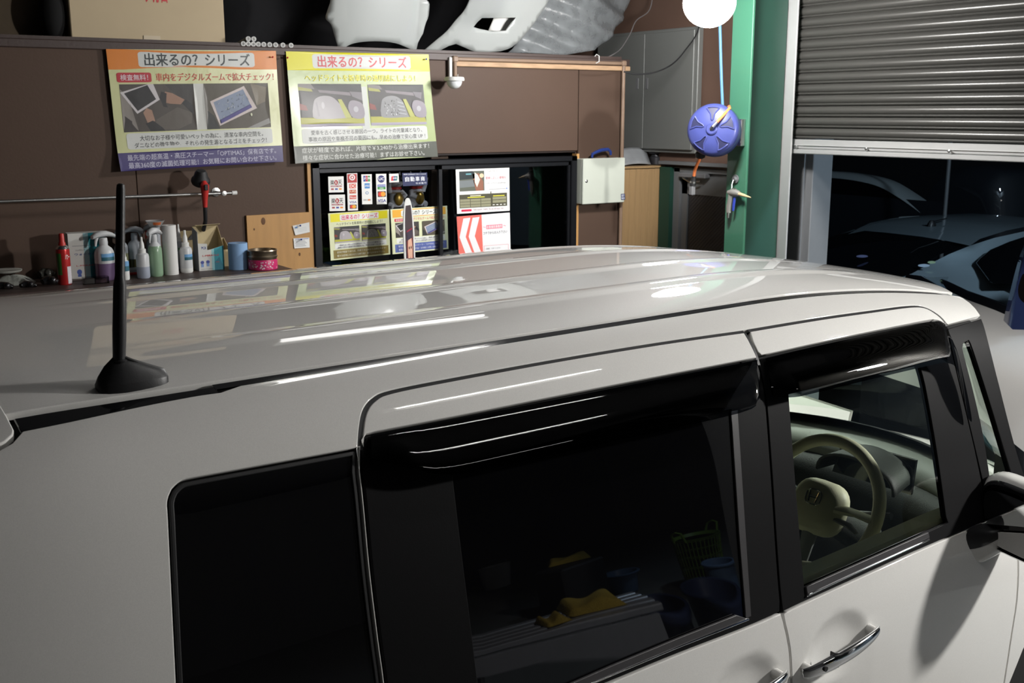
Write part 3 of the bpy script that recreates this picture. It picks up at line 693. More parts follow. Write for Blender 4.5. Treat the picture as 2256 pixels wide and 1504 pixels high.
for sc_, d in ((.0, .040), (.45, .038), (.8, .030), (1, .012), (1, -.02), (.7, -.05)):
    rg.append([wp(.088 * max(sc_, .02) * np.sign(math.cos(a)) * abs(math.cos(a)) ** .7, -.012 + .082 * max(sc_, .02) * np.sign(math.sin(a)) * abs(math.sin(a)) ** .75, d) for a in np.arange(28) * 2 * math.pi / 28])
mb.loft(rg); mb.build('horn_pad', M_BEIGE, sw, angle=60)
for s_ in (-1, 1):
    mb = MB(); mb.tube([wp(.07 * s_, .0, .012), wp(.13 * s_, .004, .006), wp(.182 * s_, .0, 0)], [.026, .019, .020], 10, flat=.5); mb.build('wheel_spoke', M_BEIGE, sw)
    mb = MB(); mb.tube([wp(.075 * s_, -.03, .016), wp(.12 * s_, -.035, .012), wp(.150 * s_, -.05, .008)], [.012, .014, .008], 10, flat=.5); mb.build('switch_pod', M_GREYPL, sw)
mb = MB(); mb.tube([wp(0, -.07, .005), wp(0, -.13, .0), wp(0, -.185, 0)], [.030, .022, .020], 10, flat=.5); mb.build('wheel_spoke', M_GREYPL, sw)
mb = MB()     # emblem: chrome letter H in a rounded frame
fr = [(.026 * np.sign(math.cos(a)) * abs(math.cos(a)) ** .6, .022 * np.sign(math.sin(a)) * abs(math.sin(a)) ** .6) for a in np.arange(29) * 2 * math.pi / 28]
mb.tube([wp(a, b + .012, .040) for a, b in fr], .0018, 6, cap=False)
mb.tube([wp(-.016, .028, .041), wp(-.011, -.004, .041)], .003, 6); mb.tube([wp(.016, .028, .041), wp(.011, -.004, .041)], .003, 6); mb.tube([wp(-.012, .011, .041), wp(.012, .011, .041)], .003, 6)
mb.build('wheel_emblem', M_CHROME, sw)
mb = MB(); mb.tube([wp(0, -.02, -.04), wp(0, -.05, -.28)], [.05, .06], 16); mb.build('steering_column', M_DASHD, sw)
for s_ in (-1, 1):
    mb = MB(); mb.tube([wp(.05 * s_, .0, -.07), wp(.19 * s_, .03, -.07)], [.008, .011], 10); mb.build('column_stalk', M_PLASTIC, sw)
# centre display panel, door trim, seats
pc = in_plane(2000, 1060, 1.62)
mb = MB(); mb.loft([[(3.10 + .08 * f, 1.56 + y0, 1.0 - .25 * f + zz) for y0, zz in ((0, 0), (.05, .02), (.05, .14), (0, .12))] for f in (0, .5, 1)]); mb.build('side_vent_panel', M_GREYPL, dash)
dt = [w2c(AZ_(a, b, 1.0)) for a, b in ((1, 1),)]
mb = MB()
for_x = np.linspace(inv(1776, 1300)[0] - .1, 3.0, 12)
zt = [float(S(x, np.interp(0, [0], [0]))[2]) for x in for_x]
beltq = np.array([inv(*p) for p in crv([(1776, 1291), (1880, 1245), (1990, 1196), (2090, 1150)], 4)]); 
rg = []
for x in np.linspace(beltq[0][0] - .12, beltq[-1][0] + .15, 14):
    sb_ = np.interp(x, beltq[:, 0], beltq[:, 1]); p = S(x, sb_, False)
    rg.append([(x, p[1] + .022, p[2] + .006), (x, p[1] + .07, p[2] + .004), (x, p[1] + .085, p[2] - .02), (x, p[1] + .06, p[2] - .35), (x, p[1] + .02, p[2] - .35)])
mb.loft(rg); mb.build('door_trim', mat('sill_beige', (.80, .77, .52), .5, noise=.04), front_door, angle=40)
for y_, nm in ((1.86, 'driver'), (2.63, 'passenger')):
    mb = MB(); mb.box((2.25, y_, .50), (.50, .50, .16), bev=.05); st = mb.build('seat', M_BEIGE if nm else M_BEIGE, car)
    mb = MB(); mb.loft([[(2.02 - .16 * t + .05 * math.cos(a), y_ + (.25 - .05 * t) * math.sin(a), .55 + .62 * t) for a in np.arange(20) * 2 * math.pi / 20] for t in (0, .2, .5, .8, .95, 1)]); mb.build('seat_back', M_BEIGE, st, angle=60)
    mb = MB(); mb.loft([[(1.85 + .035 * k_ * math.cos(a), y_ + .13 * k_ * math.sin(a), 1.22 + .16 * t) for a in np.arange(16) * 2 * math.pi / 16] for t, k_ in ((0, .8), (.3, 1), (.8, 1), (1, .7))]); mb.build('headrest', M_BEIGE, st, angle=60)
mb = MB(); mb.b2((.4, 1.5, .30), (3.5, 2.99, .33)); mb.build('cabin_floor', M_DARK, car)
mb = MB(); mb.grid(lambda u, v: tuple(S(1.0 + 2.0 * u, (S_G - .02) * (2 * v - 1), False) - [0, 0, .045]), 12, 10); mb.build('headlining', mat('headliner_fabric', (.10, .10, .09), .9, noise=.1), car, angle=180)
# ------------------------------------------------------------------ the garage
M_BROWN = mat('brown_painted_board', (0.085, 0.053, 0.038), .55, spec=.25, noise=.10, nscale=3, bump=.05, bscale=90)
M_BROWND = mat('dark_brown_board', (0.060, 0.040, 0.035), .5, noise=.12, nscale=6, bump=.1)
M_WOOD = mat('orange_plywood', (0.46, 0.25, 0.085), .5, noise=.22, nscale=5, stretch=(6, 6, .7), bump=.05)
M_WOODL = mat('light_wood_board', (0.42, 0.27, 0.13), .5, noise=.18, nscale=6, stretch=(14, 14, .5))
M_CONC = mat('concrete_floor', (0.10, 0.10, 0.095), .55, noise=.2, nscale=2, bump=.1)
M_CEIL = mat('dark_ceiling_steel', (0.05, 0.05, 0.052), .8, noise=.2)
M_BACKBLK = mat('storage_back_board', (0.012, 0.012, 0.014), .9, noise=.3)  # near-black boards, also used for the office and the far wall
M_ALU = mat('anodised_dark_frame', (0.012, 0.013, 0.016), .35, .5, noise=.1)
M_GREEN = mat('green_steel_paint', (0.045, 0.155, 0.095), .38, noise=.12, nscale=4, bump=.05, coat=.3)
M_GREENSH = mat('green_steel_paint_shaded', (0.012, 0.050, 0.034), .5, noise=.15, nscale=4)  # darker copy of the column green, shade put into the colour
M_SHUT = mat('shutter_slat_paint', (0.068, 0.066, 0.060), .34, .25, noise=.06, nscale=3, spec=.6)
M_RAILP = mat('aluminium_guide', (0.50, 0.50, 0.49), .38, .5, noise=.05)
M_GREYST = mat('grey_steel', (0.17, 0.175, 0.18), .5, .2, noise=.06)
M_PAPER = mat('paper', (0.80, 0.80, 0.78), .5, noise=.02)
M_CARD = mat('cardboard', (0.50, 0.40, 0.26), .7, noise=.06, nscale=8)
M_ASPH = mat('asphalt', (0.03, 0.03, 0.032), .8, noise=.3, nscale=30, bump=.3)
YW_ = 5.4; XR_ = 4.875; ZC = 1.40
mb = MB(); mb.b2((-4, -6, -.12), (5.0, 7.2, 0)); mb.b2((5.0, -6, -.12), (8.6, -1.2, 0)); struct(mb.build('floor', M_CONC, loc=(0, 0, 0)))
mb = MB(); mb.b2((-4, -6, 3.9), (5.2, 7.2, 4.0)); mb.b2((5.2, -6, 3.9), (8.7, -1.2, 4.0)); struct(mb.build('ceiling', M_CEIL, loc=(0, 0, 3.9)))
mb = MB(); mb.b2((-4.1, -6, 0), (-4, 7.2, 3.9)); struct(mb.build('wall_left', M_CEIL, loc=(-4, 0, 0)))
mb = MB(); mb.b2((-4, -6.1, 0), (9.0, -6, 3.9)); struct(mb.build('wall_front', M_CEIL, loc=(0, -6, 0)))
mb = MB(); mb.b2((-4, 7.1, 0), (5.0, 7.2, 3.9)); struct(mb.build('wall_storage', M_BACKBLK, loc=(0, 7.1, 0)))
# back partition: a carrier with separate painted boards
wt = AY(700, 100, YW_)[2]
wxs = [AY(p, 300, YW_)[0] for p in (294, 684, 1268, 1372)]
win_l, win_r = AY(686, 450, YW_)[0], AY(1266, 450, YW_)[0]; win_t = AY(1000, 350, YW_)[2]; win_b = 1.25
mb = MB()
mb.b2((-4, 5.425, 0), (win_l - .02, 5.50, wt)); mb.b2((win_r + .02, 5.425, 0), (wxs[3], 5.50, wt)); mb.b2((win_l - .02, 5.425, win_t + .02), (win_r + .02, 5.50, wt)); mb.b2((win_l - .02, 5.425, 0), (win_r + .02, 5.50, win_b))
wb = struct(mb.build('wall_back', M_BROWND, loc=(0, 5.45, 0)))
zj = 1.83 - .2
def board(x0, x1, z0, z1): mb = MB(); mb.b2((x0 + .0015, 5.40, z0 + .0015), (x1 - .0015, 5.424, z1 - .0015), bev=.002); return mb.build('wall_board', M_BROWN, wb)
board(-4, -1.8, 0, wt - .02); board(-1.8, -.1, 0, wt - .02); board(-.1, wxs[0], 0, wt - .02); board(wxs[0], win_l - .03, 0, wt - .02)
board(win_l - .03, win_r + .02, win_t + .03, wt - .02); board(win_l - .03, win_r + .02, 0, win_b - .02); board(win_r + .022, wxs[3], 0, wt - .02)
# shelf board on top of the partition
sx1 = AY(1385, 130, YW_)[0]
mb = MB(); zs0 = AY(300, 112, 5.385)[2]; zs1 = AY(300, 93, 5.385)[2]; mb.b2((-4, 5.386, zs0), (sx1, 6.6, zs1), bev=.004); struct(mb.build('trim_1', M_BROWND, loc=(0, 5.33, zs0)))
ZSH = zs1
mb = MB(); mb.b2((AY(1000, 130, 5.38)[0], 5.380, zs0 - .03), (sx1, 5.4, zs0 - .002), bev=.003); struct(mb.build('trim_2', mat('worn_timber_edge', (.42, .27, .16), .6, noise=.5, nscale=9, stretch=(1, 1, 5)), loc=(sx1, 5.36, zs0)))
# window in the partition
wn_ = MB(); t_ = .045
for a, b in (((win_l, win_b), (win_l + t_, win_t)), ((win_r - t_, win_b), (win_r, win_t)), ((win_l, win_t - .032), (win_r, win_t)), ((win_l, win_b), (win_r, win_b + .04))):
    wn_.b2((a[0], 5.375, a[1]), (b[0], 5.46, b[1]), bev=.004)
win = struct(wn_.build('window_1', M_ALU, loc=(win_l, 5.4, win_b)))
xm0, xm1 = AY(958, 450, YW_)[0], AY(1004, 450, YW_)[0]
def sash(x0, x1, y, nm='window_sash'):
    m_ = MB(); w_ = .026
    z0, z1 = win_b + .04, win_t - .032
    m_.b2((x0, y, z0), (x0 + w_, y + .022, z1), bev=.003); m_.b2((x1 - w_, y, z0), (x1, y + .022, z1), bev=.003); m_.b2((x0, y, z1 - w_), (x1, y + .022, z1), bev=.003); m_.b2((x0, y, z0), (x1, y + .022, z0 + w_), bev=.003)
    s_ = m_.build(nm, M_ALU, win)
    m_ = MB(); m_.b2((x0 + w_ - .005, y + .008, z0 + w_ - .005), (x1 - w_ + .005, y + .012, z1 - w_ + .005)); m_.build('window_pane', glassmat('office_glass', (.86, .88, .90), 0.0), s_)
    return s_
sash(win_l + t_ - .01, xm1 + .02, 5.415); sash(xm0 + .02, win_r - t_ + .01, 5.388)
for x_ in (win_l - .022, win_r + .0):
    mb = MB(); mb.b2((x_, 5.385, win_b), (x_ + .02, 5.43, win_t + .012)); mb.build('window_jamb', M_WOOD, win)
# office behind the window
mb = MB(); mb.b2((1.9, 6.9, 0), (4.4, 6.95, 2.4)); mb.b2((1.9, 5.5, 0), (1.95, 6.95, 2.4)); mb.b2((4.35, 5.5, 0), (4.4, 6.95, 2.4)); mb.b2((1.9, 5.5, 2.38), (4.4, 6.95, 2.42)); struct(mb.build('wall_office', M_BACKBLK, loc=(3, 6.9, 0)))
mb = MB(); zo = AY(900, 458, 5.6)[2]; mb.b2((2.45, 5.5, zo - .02), (3.15, 5.75, zo)); oshelf = tag(mb.build('display_ledge', M_BROWND, loc=(2.8, 5.6, zo - .02)), 'dark ledge behind the window glass carrying two cat figurines', 'shelf')
mb = MB(); pa, pb_ = AY(948, 455, 5.62), AY(985, 380, 5.62); mb.b2((pa[0], 5.60, 1.25), (pb_[0], 5.64, 2.2), bev=.004); tag(mb.build('curtain_post', mat('brown_post', (.13, .085, .06), .6, noise=.15, stretch=(8, 8, 1)), loc=(pa[0], 5.62, 1.25)), 'brown wooden post seen through the left window pane', 'post')
# plywood sheet left of the window
p0, p1 = AY(543, 475, 5.385), AY(683, 467, 5.385); 
mb = MB(); mb.prism([(p0[0], .9), (p1[0], .9), (p1[0], p1[2]), (p0[0], p0[2])], lambda u, v, d: (u, d, v), 5.385, 5.398); ply = tag(mb.build('plywood_sheet', M_WOOD, loc=(p0[0], 5.39, .9)), 'orange-brown plywood sheet fixed to the wall left of the window', 'board')
mb = MB()
for kx, kz, r in ((580, 487, .012), (560, 505, .004), (660, 560, .006)):
    k = AY(kx, kz, 5.3845); mb.lathe([(r, 0), (r * .6, .0004)], k, 12, (0, -1, 0), 1, 1.6)
mb.build('knot', mat('wood_knot', (.12, .05, .015), .6, noise=.2), ply)['kind'] = 'stuff'
# light wooden partition right of the wall end
q0, q1 = AY(1381, 366, 5.44), AY(1471, 364, 5.44)
wp_ = MB(); wp_.b2((q0[0] - .03, 5.46, 0), (q1[0], 5.49, q1[2] - .012)); wpo = struct(wp_.build('wall_timber', M_WOODL, loc=(q0[0], 5.46, 0)))
nb = 7; xx = np.linspace(q0[0] - .03, q1[0], nb + 1)
for i in range(nb): mb = MB(); mb.b2((xx[i] + .0008, 5.44, 0), (xx[i + 1] - .0008, 5.459, q1[2] - .012), bev=.0015); mb.build('plank', M_WOODL, wpo)
mb = MB(); mb.b2((q0[0] - .03, 5.43, q1[2] - .012), (q1[0], 5.75, q1[2])); mb.build('cap_board', M_WOODL, wpo)
# right wall (with the door) and shutter wall
XS_ = 4.92
def X_(px, py, x=XR_): return AX(px, py, x)
dA, dB = X_(1490, 372)[1], X_(1607, 372)[1]; dz = X_(1540, 371)[2]
yJ = AX(1745, 300, XS_)[1]        # shutter's left end
gcut = AX(1716, 300, XR_)[1]; wr = MB(); wr.b2((XR_, 5.2, dz), (XR_ + .1, 7.1, 3.9)); wr.b2((XR_, gcut, dz), (XR_ + .1, 5.2, 3.9)); wr.b2((XR_, dA, 0), (XR_ + .1, 7.1, dz)); wr.b2((XR_, gcut, 0), (XR_ + .1, dB - .35, dz))
struct(wr.build('wall_right', mat('rust_brown_wall', (.12, .07, .05), .7, noise=.25, nscale=3), loc=(XR_, 5, 0)))
mb = MB(); mb.b2((8.6, -6, 0), (8.75, -1.2, 3.9)); mb.b2((XS_ + .05, -1.3, 0), (XS_ + .2, -1.0, 3.9)); mb.b2((XS_ + .2, -1.3, 3.3), (8.6, -1.2, 3.9)); mb.b2((8.5, -1.3, 0), (8.6, -1.2, 3.9)); mb.b2((XS_ + .05, -1.2, 3.3), (XS_ + .2, 4.4, 3.9)); struct(mb.build('wall_shutter', M_GREYST, loc=(XS_, 0, 3.3)))
d1 = MB(); yd0, yd1 = dB - .35, dA; f_ = .055
d1.b2((XR_ - .02, yd1 - f_, 0), (XR_ + .08, yd1, dz)); d1.b2((XR_ - .02, yd0, 0), (XR_ + .08, yd0 + f_, dz)); d1.b2((XR_ - .02, yd0, dz - .03), (XR_ + .08, yd1, dz), bev=.003)
door = struct(d1.build('door_1', M_GREYST, loc=(XR_, yd1, 0)))
lf = MB(); a_, b_ = yd1 - f_ - .005, yd0 + f_ + .005; w2 = .05; zt_ = dz - .035
lf.b2((XR_, a_ - w2, .02), (XR_ + .035, a_, zt_)); lf.b2((XR_, b_, .02), (XR_ + .035, b_ + w2, zt_)); lf.b2((XR_, b_, zt_ - .13), (XR_ + .035, a_, zt_)); lf.b2((XR_, b_, .02), (XR_ + .035, a_, .9))
leaf = lf.build('door_leaf', M_GREYST, door)
mb = MB(); mb.b2((XR_ + .012, b_ + w2, .9), (XR_ + .018, a_ - w2, zt_ - .13)); mb.build('wired_pane', mat('wired_dark_pane', (.035, .036, .04), .35, noise=.1), leaf)
mb = MB()
zA, zB = .9, zt_ - .13
for k in range(-40, 60):
    for sg in (1,):
        y0 = a_ - w2; z0 = zA + k * .025; pts = []
        for t in np.linspace(0, abs(a_ - b_) - 2 * w2, 2):
            pts.append((XR_ + .0105, y0 - t, z0 + t * .9))
        (pA, pB) = pts
        if pB[2] < zA or pA[2] > zB: continue
        def cl(p, r, z): t = (z - p[2]) / (r[2] - p[2]); return (p[0], p[1] + (r[1] - p[1]) * t, z)
        if pA[2] < zA: pA = cl(pA, pB, zA)
        if pB[2] > zB: pB = cl(pts[0], pB, zB)
        mb.tube([pA, pB], .0014, 3)
mb.build('pane_mesh', mat('mesh_wire', (.10, .10, .105), .5, .4, noise=.1), leaf)['kind'] = 'stuff'
mb = MB(); c0 = X_(1500, 384, XR_ - .03); c1 = X_(1558, 390, XR_ - .03); mb.b2((XR_ - .05, c1[1], c1[2] - .012), (XR_ - .003, c0[1], c0[2] + .014), bev=.006); dc = mb.build('door_closer', M_GREYPL, door)
mb = MB(); mb.tube([(XR_ - .04, c1[1] + .05, c1[2] - .03), (XR_ - .06, (c0[1] + c1[1]) / 2, c1[2] - .035), (XR_ - .04, c0[1] - .03, c0[2] - .02)], .006, 8); mb.build('closer_arm', M_STEEL, dc)
mb = MB(); y0_, y1_ = X_(1471, 370)[1], X_(1490, 370)[1]; mb.b2((XR_ - .05, y1_ + .003, 0), (XR_ - .002, y0_ + .02, dz)); struct(mb.build('trim_3', M_GREENSH, loc=(XR_, y1_, 0)))
mb = MB(); e0, e1 = X_(1470, 364), X_(1605, 368); mb.b2((XR_ - .06, e1[1] - .3, e1[2] - .0), (XR_ - .002, 5.43, e1[2] + .02)); struct(mb.build('trim_4', M_GREYST, loc=(XR_, 5.0, e1[2])))
# steel wall cabinet on the right wall
XCf = 4.81
ca, cb_ = AX(1380, 330, XCf)[1] + .35, AX(1526, 338, XCf)[1]; cz0 = AX(1500, 338, XCf)[2]; cz1 = AX(1500, 60, XCf)[2]
cx_s = AX(1415, 330, XCf)[1]
cab_o = thing('wall_cabinet', 'grey steel two-door wall cabinet high beside the green column', 'cabinet', (XCf, cb_, cz0))
M_CAB = mat('grey_green_steel', (.17, .175, .165), .45, .1, noise=.05, nscale=3)
mb = MB(); mb.b2((XCf + .02, cb_, cz0), (XR_ - .005, ca, cz1), bev=.004); mb.build('carcass', M_CAB, cab_o)
for (ya, yb, hx) in ((cb_ + .02, cx_s - .002, 1425), (cx_s + .002, ca - .02, 1404)):
    mb = MB(); mb.b2((XCf, ya, cz0 + .022), (XCf + .019, yb, cz1 - .02), bev=.003); dd = mb.build('cabinet_door', M_CAB, cab_o)
    h = AX(hx, 184, XCf - .001); mb = MB(); mb.b2((XCf - .003, h[1] - .012, h[2] - .035), (XCf + .001, h[1] + .012, h[2] + .035), bev=.002); mb.build('recessed_handle', M_GREYPL, dd)
# stuff on the timber partition under the cabinet
t0 = AY(1385, 362, 5.5); t1 = AY(1428, 340, 5.5)
mb = MB(); mb.grid(lambda u, v: (t0[0] - .05 + (.24) * u + .05 * v, 5.50 + .12 * v, q1[2] + .004 + .10 * v + .01 * math.sin(3 * u)), 6, 6); tag(mb.build('loose_sheet', mat('grey_sheet', (.30, .31, .32), .4, noise=.2), loc=(t0[0], 5.5, q1[2] + .004), solid=.003), 'bent grey sheet lying on the wooden partition below the cabinet', 'sheet')
cn = AY(1441, 352, 5.55)
mb = MB(); mb.lathe([(.03, 0), (.045, .004), (.045, .05), (.035, .055), (.03, .07), (.05, .075), (.05, .08), (.01, .082)], (cn[0], 5.53, q1[2] + .001), 20); tag(mb.build('tin_can', mat('dark_tin', (.05, .05, .055), .4, .6, noise=.3), loc=(cn[0], 5.53, q1[2])), 'dark round tin on the wooden partition beside the bent sheet', 'tin')
# green column
XG_ = 4.50
g0, g1 = AX(1603, 320, XG_)[1], AX(1647, 320, XG_)[1]; gm = (g0 + g1) / 2
mb = MB(); mb.b2((XG_, g1, 0), (XG_ + .016, g0, 3.9), bev=.003)
colm = struct(mb.build('trim_5', M_GREEN, loc=(XG_, gm, 0)))
mb = MB(); mb.b2((XG_ + .016, gm - .006, 0), (XR_ - .03, gm + .006, 3.9)); mb.build('column_web', M_GREENSH, colm)
mb = MB(); yk = AX(1716, 300, XR_ - .004)[1]; mb.b2((XR_ - .004, yk, 0), (XR_ + .04, gm - .01, 3.9)); struct(mb.build('trim_6', M_GREENSH, loc=(XR_, yk, 0)))
# shutter guide rail
XR7 = 4.855; rY0, rY1 = AX(1715, 300, XR7)[1], AX(1744, 300, XR7)[1]
mb = MB(); mb.b2((XR7, rY1, 0), (XR7 + .012, rY0, 3.7), bev=.003); mb.b2((XR7, rY0 - .01, 0), (XR7 + .08, rY0, 3.7)); struct(mb.build('trim_7', M_RAILP, loc=(XR7, rY1, 0)))
# roller shutter: each slat a part
sh = thing('roller_shutter', 'half-raised roller shutter of grey horizontal slats closing the garage opening', 'shutter', (XS_, 1.5, AX(1760, 325, XS_)[2]))
zbot = AX(1760, 338, XS_)[2]; bar_h = AX(1760, 305, XS_)[2] - zbot; pitch = .0604
prof = [(.006, 0), (.004, .002), (-.006, .004), (-.010, .009), (-.008, .013), (.001, .016), (-.006, .019), (-.012, .026), (-.015, .034), (-.014, .043), (-.009, .0505), (-.001, .0575), (.007, .0590), (.008, pitch), (.012, pitch), (.012, 0)]
mb = MB(); z_ = zbot + bar_h; YE = -1.0
mb.loft([[(XS_ + a, y, z_ + b) for a, b in prof] for y in (YE, yJ - .005)]); s0 = mb.build('slat', M_SHUT, sh, loc=(XS_, 0, z_), angle=30)
for k in range(1, 27): c = s0.copy(); COL.objects.link(c); c.location = s0.location + Vector((0, 0, pitch * k))
mb = MB(); mb.b2((XS_ - .022, YE, zbot + .028), (XS_ + .012, yJ - .005, zbot + bar_h - .004), bev=.004); bb = mb.build('bottom_bar', M_RAILP, sh)
mb = MB(); mb.b2((XS_ - .030, YE, zbot), (XS_ + .016, yJ, zbot + .026), bev=.004); mb.build('bar_foot', M_RAILP, bb)
mb = MB(); mb.b2((XS_ - .030, YE, zbot + .046), (XS_ - .018, yJ - .005, zbot + .050), bev=.001); mb.build('bar_bead', M_RAILP, bb)
for px in (1758, 1912, 2095, 2290):
    c = AX(px, 323 + (px - 1758) * .03, XS_ - .024); mb = MB(); mb.lathe([(.003, 0), (.005, .012), (.008, .014), (.008, .018), (.002, .020)], c, 10, (-1, 0, 0)); mb.build('bar_screw', M_STEEL, bb)
# outside: jamb post, ground, far darkness
mb = MB(); jY0, jY1 = AX(1745, 400, 5.05)[1] + .03, AX(1790, 400, 5.05)[1]; mb.b2((5.05, jY1, 0), (5.22, jY0, 3.3), bev=.004); mb.b2((5.03, jY1 + .05, 0), (5.05, jY1 + .06, 3.3)); struct(mb.build('trim_8', M_GREYST, loc=(5.05, jY1, 0)))
mb = MB(); mb.b2((5.0, -1.19, -.14), (22, 16, -.02)); struct(mb.build('floor_outside', M_ASPH, loc=(10, 0, 0)))
mb = MB(); mb.b2((15.5, -8, 0), (15.7, 16, 5)); struct(mb.build('wall_far', M_BACKBLK, loc=(15.5, 0, 0)))
# ------------------------------------------------------------------ lamps
lp = ray(1563, 6); lp = CAMP + lp / np.linalg.norm(lp[:2]) * 5.5
lamp = thing('work_lamp', 'bright white round work lamp hanging in front of the green column', 'lamp', tuple(lp))
mb = MB(); mb.sphere(lp, .125, 32, 20, (1, 1, .92)); mb.build('bulb', mat('glowing_globe', (1, 1, 1), .5, emit=((1.0, .99, .98), BULB_STRENGTH), noise=.001), lamp)
mb = MB(); mb.lathe([(.02, .30), (.03, .28), (.03, .16), (.05, .15), (.07, .10), (.055, .10), (.02, .13)], lp, 24); mb.build('lamp_holder', M_GREYPL, lamp)
mb = MB(); mb.tube([lp + [0, 0, .3], lp + [.01, 0, .7], (lp[0], lp[1], 3.9)], .005, 8); mb.build('lamp_cord', M_RUBBER, lamp)
M_TUBE = mat('glowing_tube', (1, 1, 1), .5, emit=((1.0, .98, .96), TUBE_STRENGTH), noise=.001)
def tube_light(nm, lab, a, b, m_=None):
    a = np.array(a); b = np.array(b); t = thing(nm, lab, 'lamp', tuple((a + b) / 2)); mb = MB(); mb.cyl(a, b, .018 if m_ is None else .028, n=14); mb.build('tube', M_TUBE if m_ is None else m_, t)
    mb = MB(); c = (a + b) / 2; d = (b - a) / np.linalg.norm(b - a); ang = math.atan2(d[1], d[0]); mb.box(c + [0, 0, .06], (np.linalg.norm(b - a) + .08, .07, .05), Matrix.Rotation(ang, 3, 'Z'), bev=.008); mb.build('lamp_body', M_WHITEPL, t)
    nrm = np.array([-d[1], d[0], 0])
    for sg_ in ((-1, 1) if m_ is None or 'middle' in m_.name else ()):  # unseen side plates added to cut the tube light off the back wall
        mb = MB(); mb.box(c + nrm * .072 * sg_ + [0, 0, .022], (np.linalg.norm(b - a) + .08, .004, .115), Matrix.Rotation(ang, 3, 'Z')); mb.build('added_cutoff_skirt', M_WHITEPL, t)
    for e in (a, b): 
        mb = MB(); mb.box(e + [0, 0, .02], (.02, .03, .07), Matrix.Rotation(ang, 3, 'Z')); mb.build('tube_socket', M_WHITEPL, t)
    for e in (a * .8 + b * .2, a * .2 + b * .8):
        mb = MB(); mb.cyl(e + [0, 0, .08], (e[0], e[1], 3.9), .004, n=6); mb.build('hanger_rod', M_STEEL, t)
tube_light('tube_lamp', 'fluorescent tube lamp over the far side of the minivan roof', (1.86, 4.50, 2.80), (2.93, 4.45, 2.80), mat('glowing_old_tube', (1, 1, 1), .5, emit=((1.0, .98, .96), 2.6), noise=.001))
tube_light('tube_lamp', 'added unseen tube lamp brightening the wash corner behind the viewpoint', (4.4, -3.0, 3.2), (5.6, -3.0, 3.2), mat('added_corner_tube', (1, 1, 1), .5, emit=((1.0, .98, .96), 14.0), noise=.001))  # extra unseen tube, added to light the things mirrored in the door glass
tube_light('tube_lamp', 'fluorescent tube lamp high over the middle of the minivan roof', (1.34, 2.70, 3.0), (2.24, 2.90, 3.0), mat('glowing_middle_tube', (1, 1, 1), .5, emit=((1.0, .98, .96), 16.0), noise=.001))
tube_light('tube_lamp', 'fluorescent tube lamp over the near side of the minivan', (1.72, 1.16, 3.0), (2.60, 1.24, 3.0))
wl_ = np.array(WORKLAMP)
sl = thing('flood_lamp', 'round flood lamp in front of the minivan, outside the picture', 'lamp', tuple(wl_))
mb = MB(); mb.lathe([(.03, .14), (.05, .13), (.11, .02), (.125, 0), (.12, -.002), (.10, .03), (.03, .11)], wl_ + [0, 0, .1], 24); mb.build('lamp_shade', M_GREYPL, sl)
mb = MB(); mb.tube([wl_ + [0, 0, .24], (wl_[0], wl_[1], 3.9)], .005, 6); mb.build('lamp_cord', M_RUBBER, sl)
# ------------------------------------------------------------------ posters and papers
def quad(px4, Y, bulge=None, dy=0.0):
    """px4: TL, TR, BR, BL pixels on plane Y -> surf(u, v, lift)"""
    c = [AY(*p, Y) for p in px4]
    def f(u, v, d=0.0):
        p = (c[0] * (1 - u) + c[1] * u) * (1 - v) + (c[3] * (1 - u) + c[2] * u) * v
        return (p[0], p[1] - d - (bulge(u, v) if bulge else 0), p[2])
    return f
def sheet(nm, lab, cat_, surf, m, nu=1, nv=1, group=None, th=.0006):
    mb = MB(); mb.grid(lambda u, v: surf(u, v, 0), nu, nv); mb.grid(lambda u, v: surf(1 - u, v, -th), nu, nv)
    c = surf(.5, 1, 0); return tag(mb.build(nm, m, loc=c, angle=180), lab, cat_, group)
CREAM = (226, 226, 166); LIME = (204, 214, 140)
def tablet_scene(P, x0, y0, x1, y1, dark=True):
    X = lambda a: x0 + (x1 - x0) * a; Yy = lambda b: y0 + (y1 - y0) * b
    pl = lambda pts, c: P.poly([(X(a), Yy(b)) for a, b in pts], c)
    pl([(0, 0), (1, 0), (1, 1), (0, 1)], (78, 70, 64))
    pl([(0, .1), (.1, .25), (.2, 1), (0, 1)], (150, 142, 135)); pl([(.0, .62), (.14, .8), (.22, 1), (.0, 1)], (50, 42, 40))
    pl([(.45, .75), (.75, .5), (.95, .62), (.93, .85), (.7, 1), (.4, 1)], (98, 90, 82)); pl([(.6, 0), (1, 0), (1, .55), (.85, .45)], (60, 56, 54))
    pl([(.0, .17), (.38, 0), (.45, .0), (.52, .33), (.2, .62)], (222, 216, 218)); pl([(.05, .19), (.37, .02), (.47, .32), (.21, .56)], (28, 27, 30))
    pl([(.28, .6), (.33, .5), (.40, .55), (.43, .78), (.33, .84)], (176, 138, 116)); pl([(.30, .83), (.40, .77), (.52, .92), (.56, 1), (.36, 1)], (26, 25, 28))
    pl([(.55, .38), (.6, .16), (.7, .2), (.86, .34), (.8, .44), (.65, .42)], (170, 130, 108)); pl([(.52, .28), (.55, .16), (.62, .2), (.60, .42), (.62, .5), (.56, .48)], (22, 20, 24))
    pl([(.82, .42), (.88, .34), (1, .5), (1, .72), (.92, .58)], (24, 22, 26))
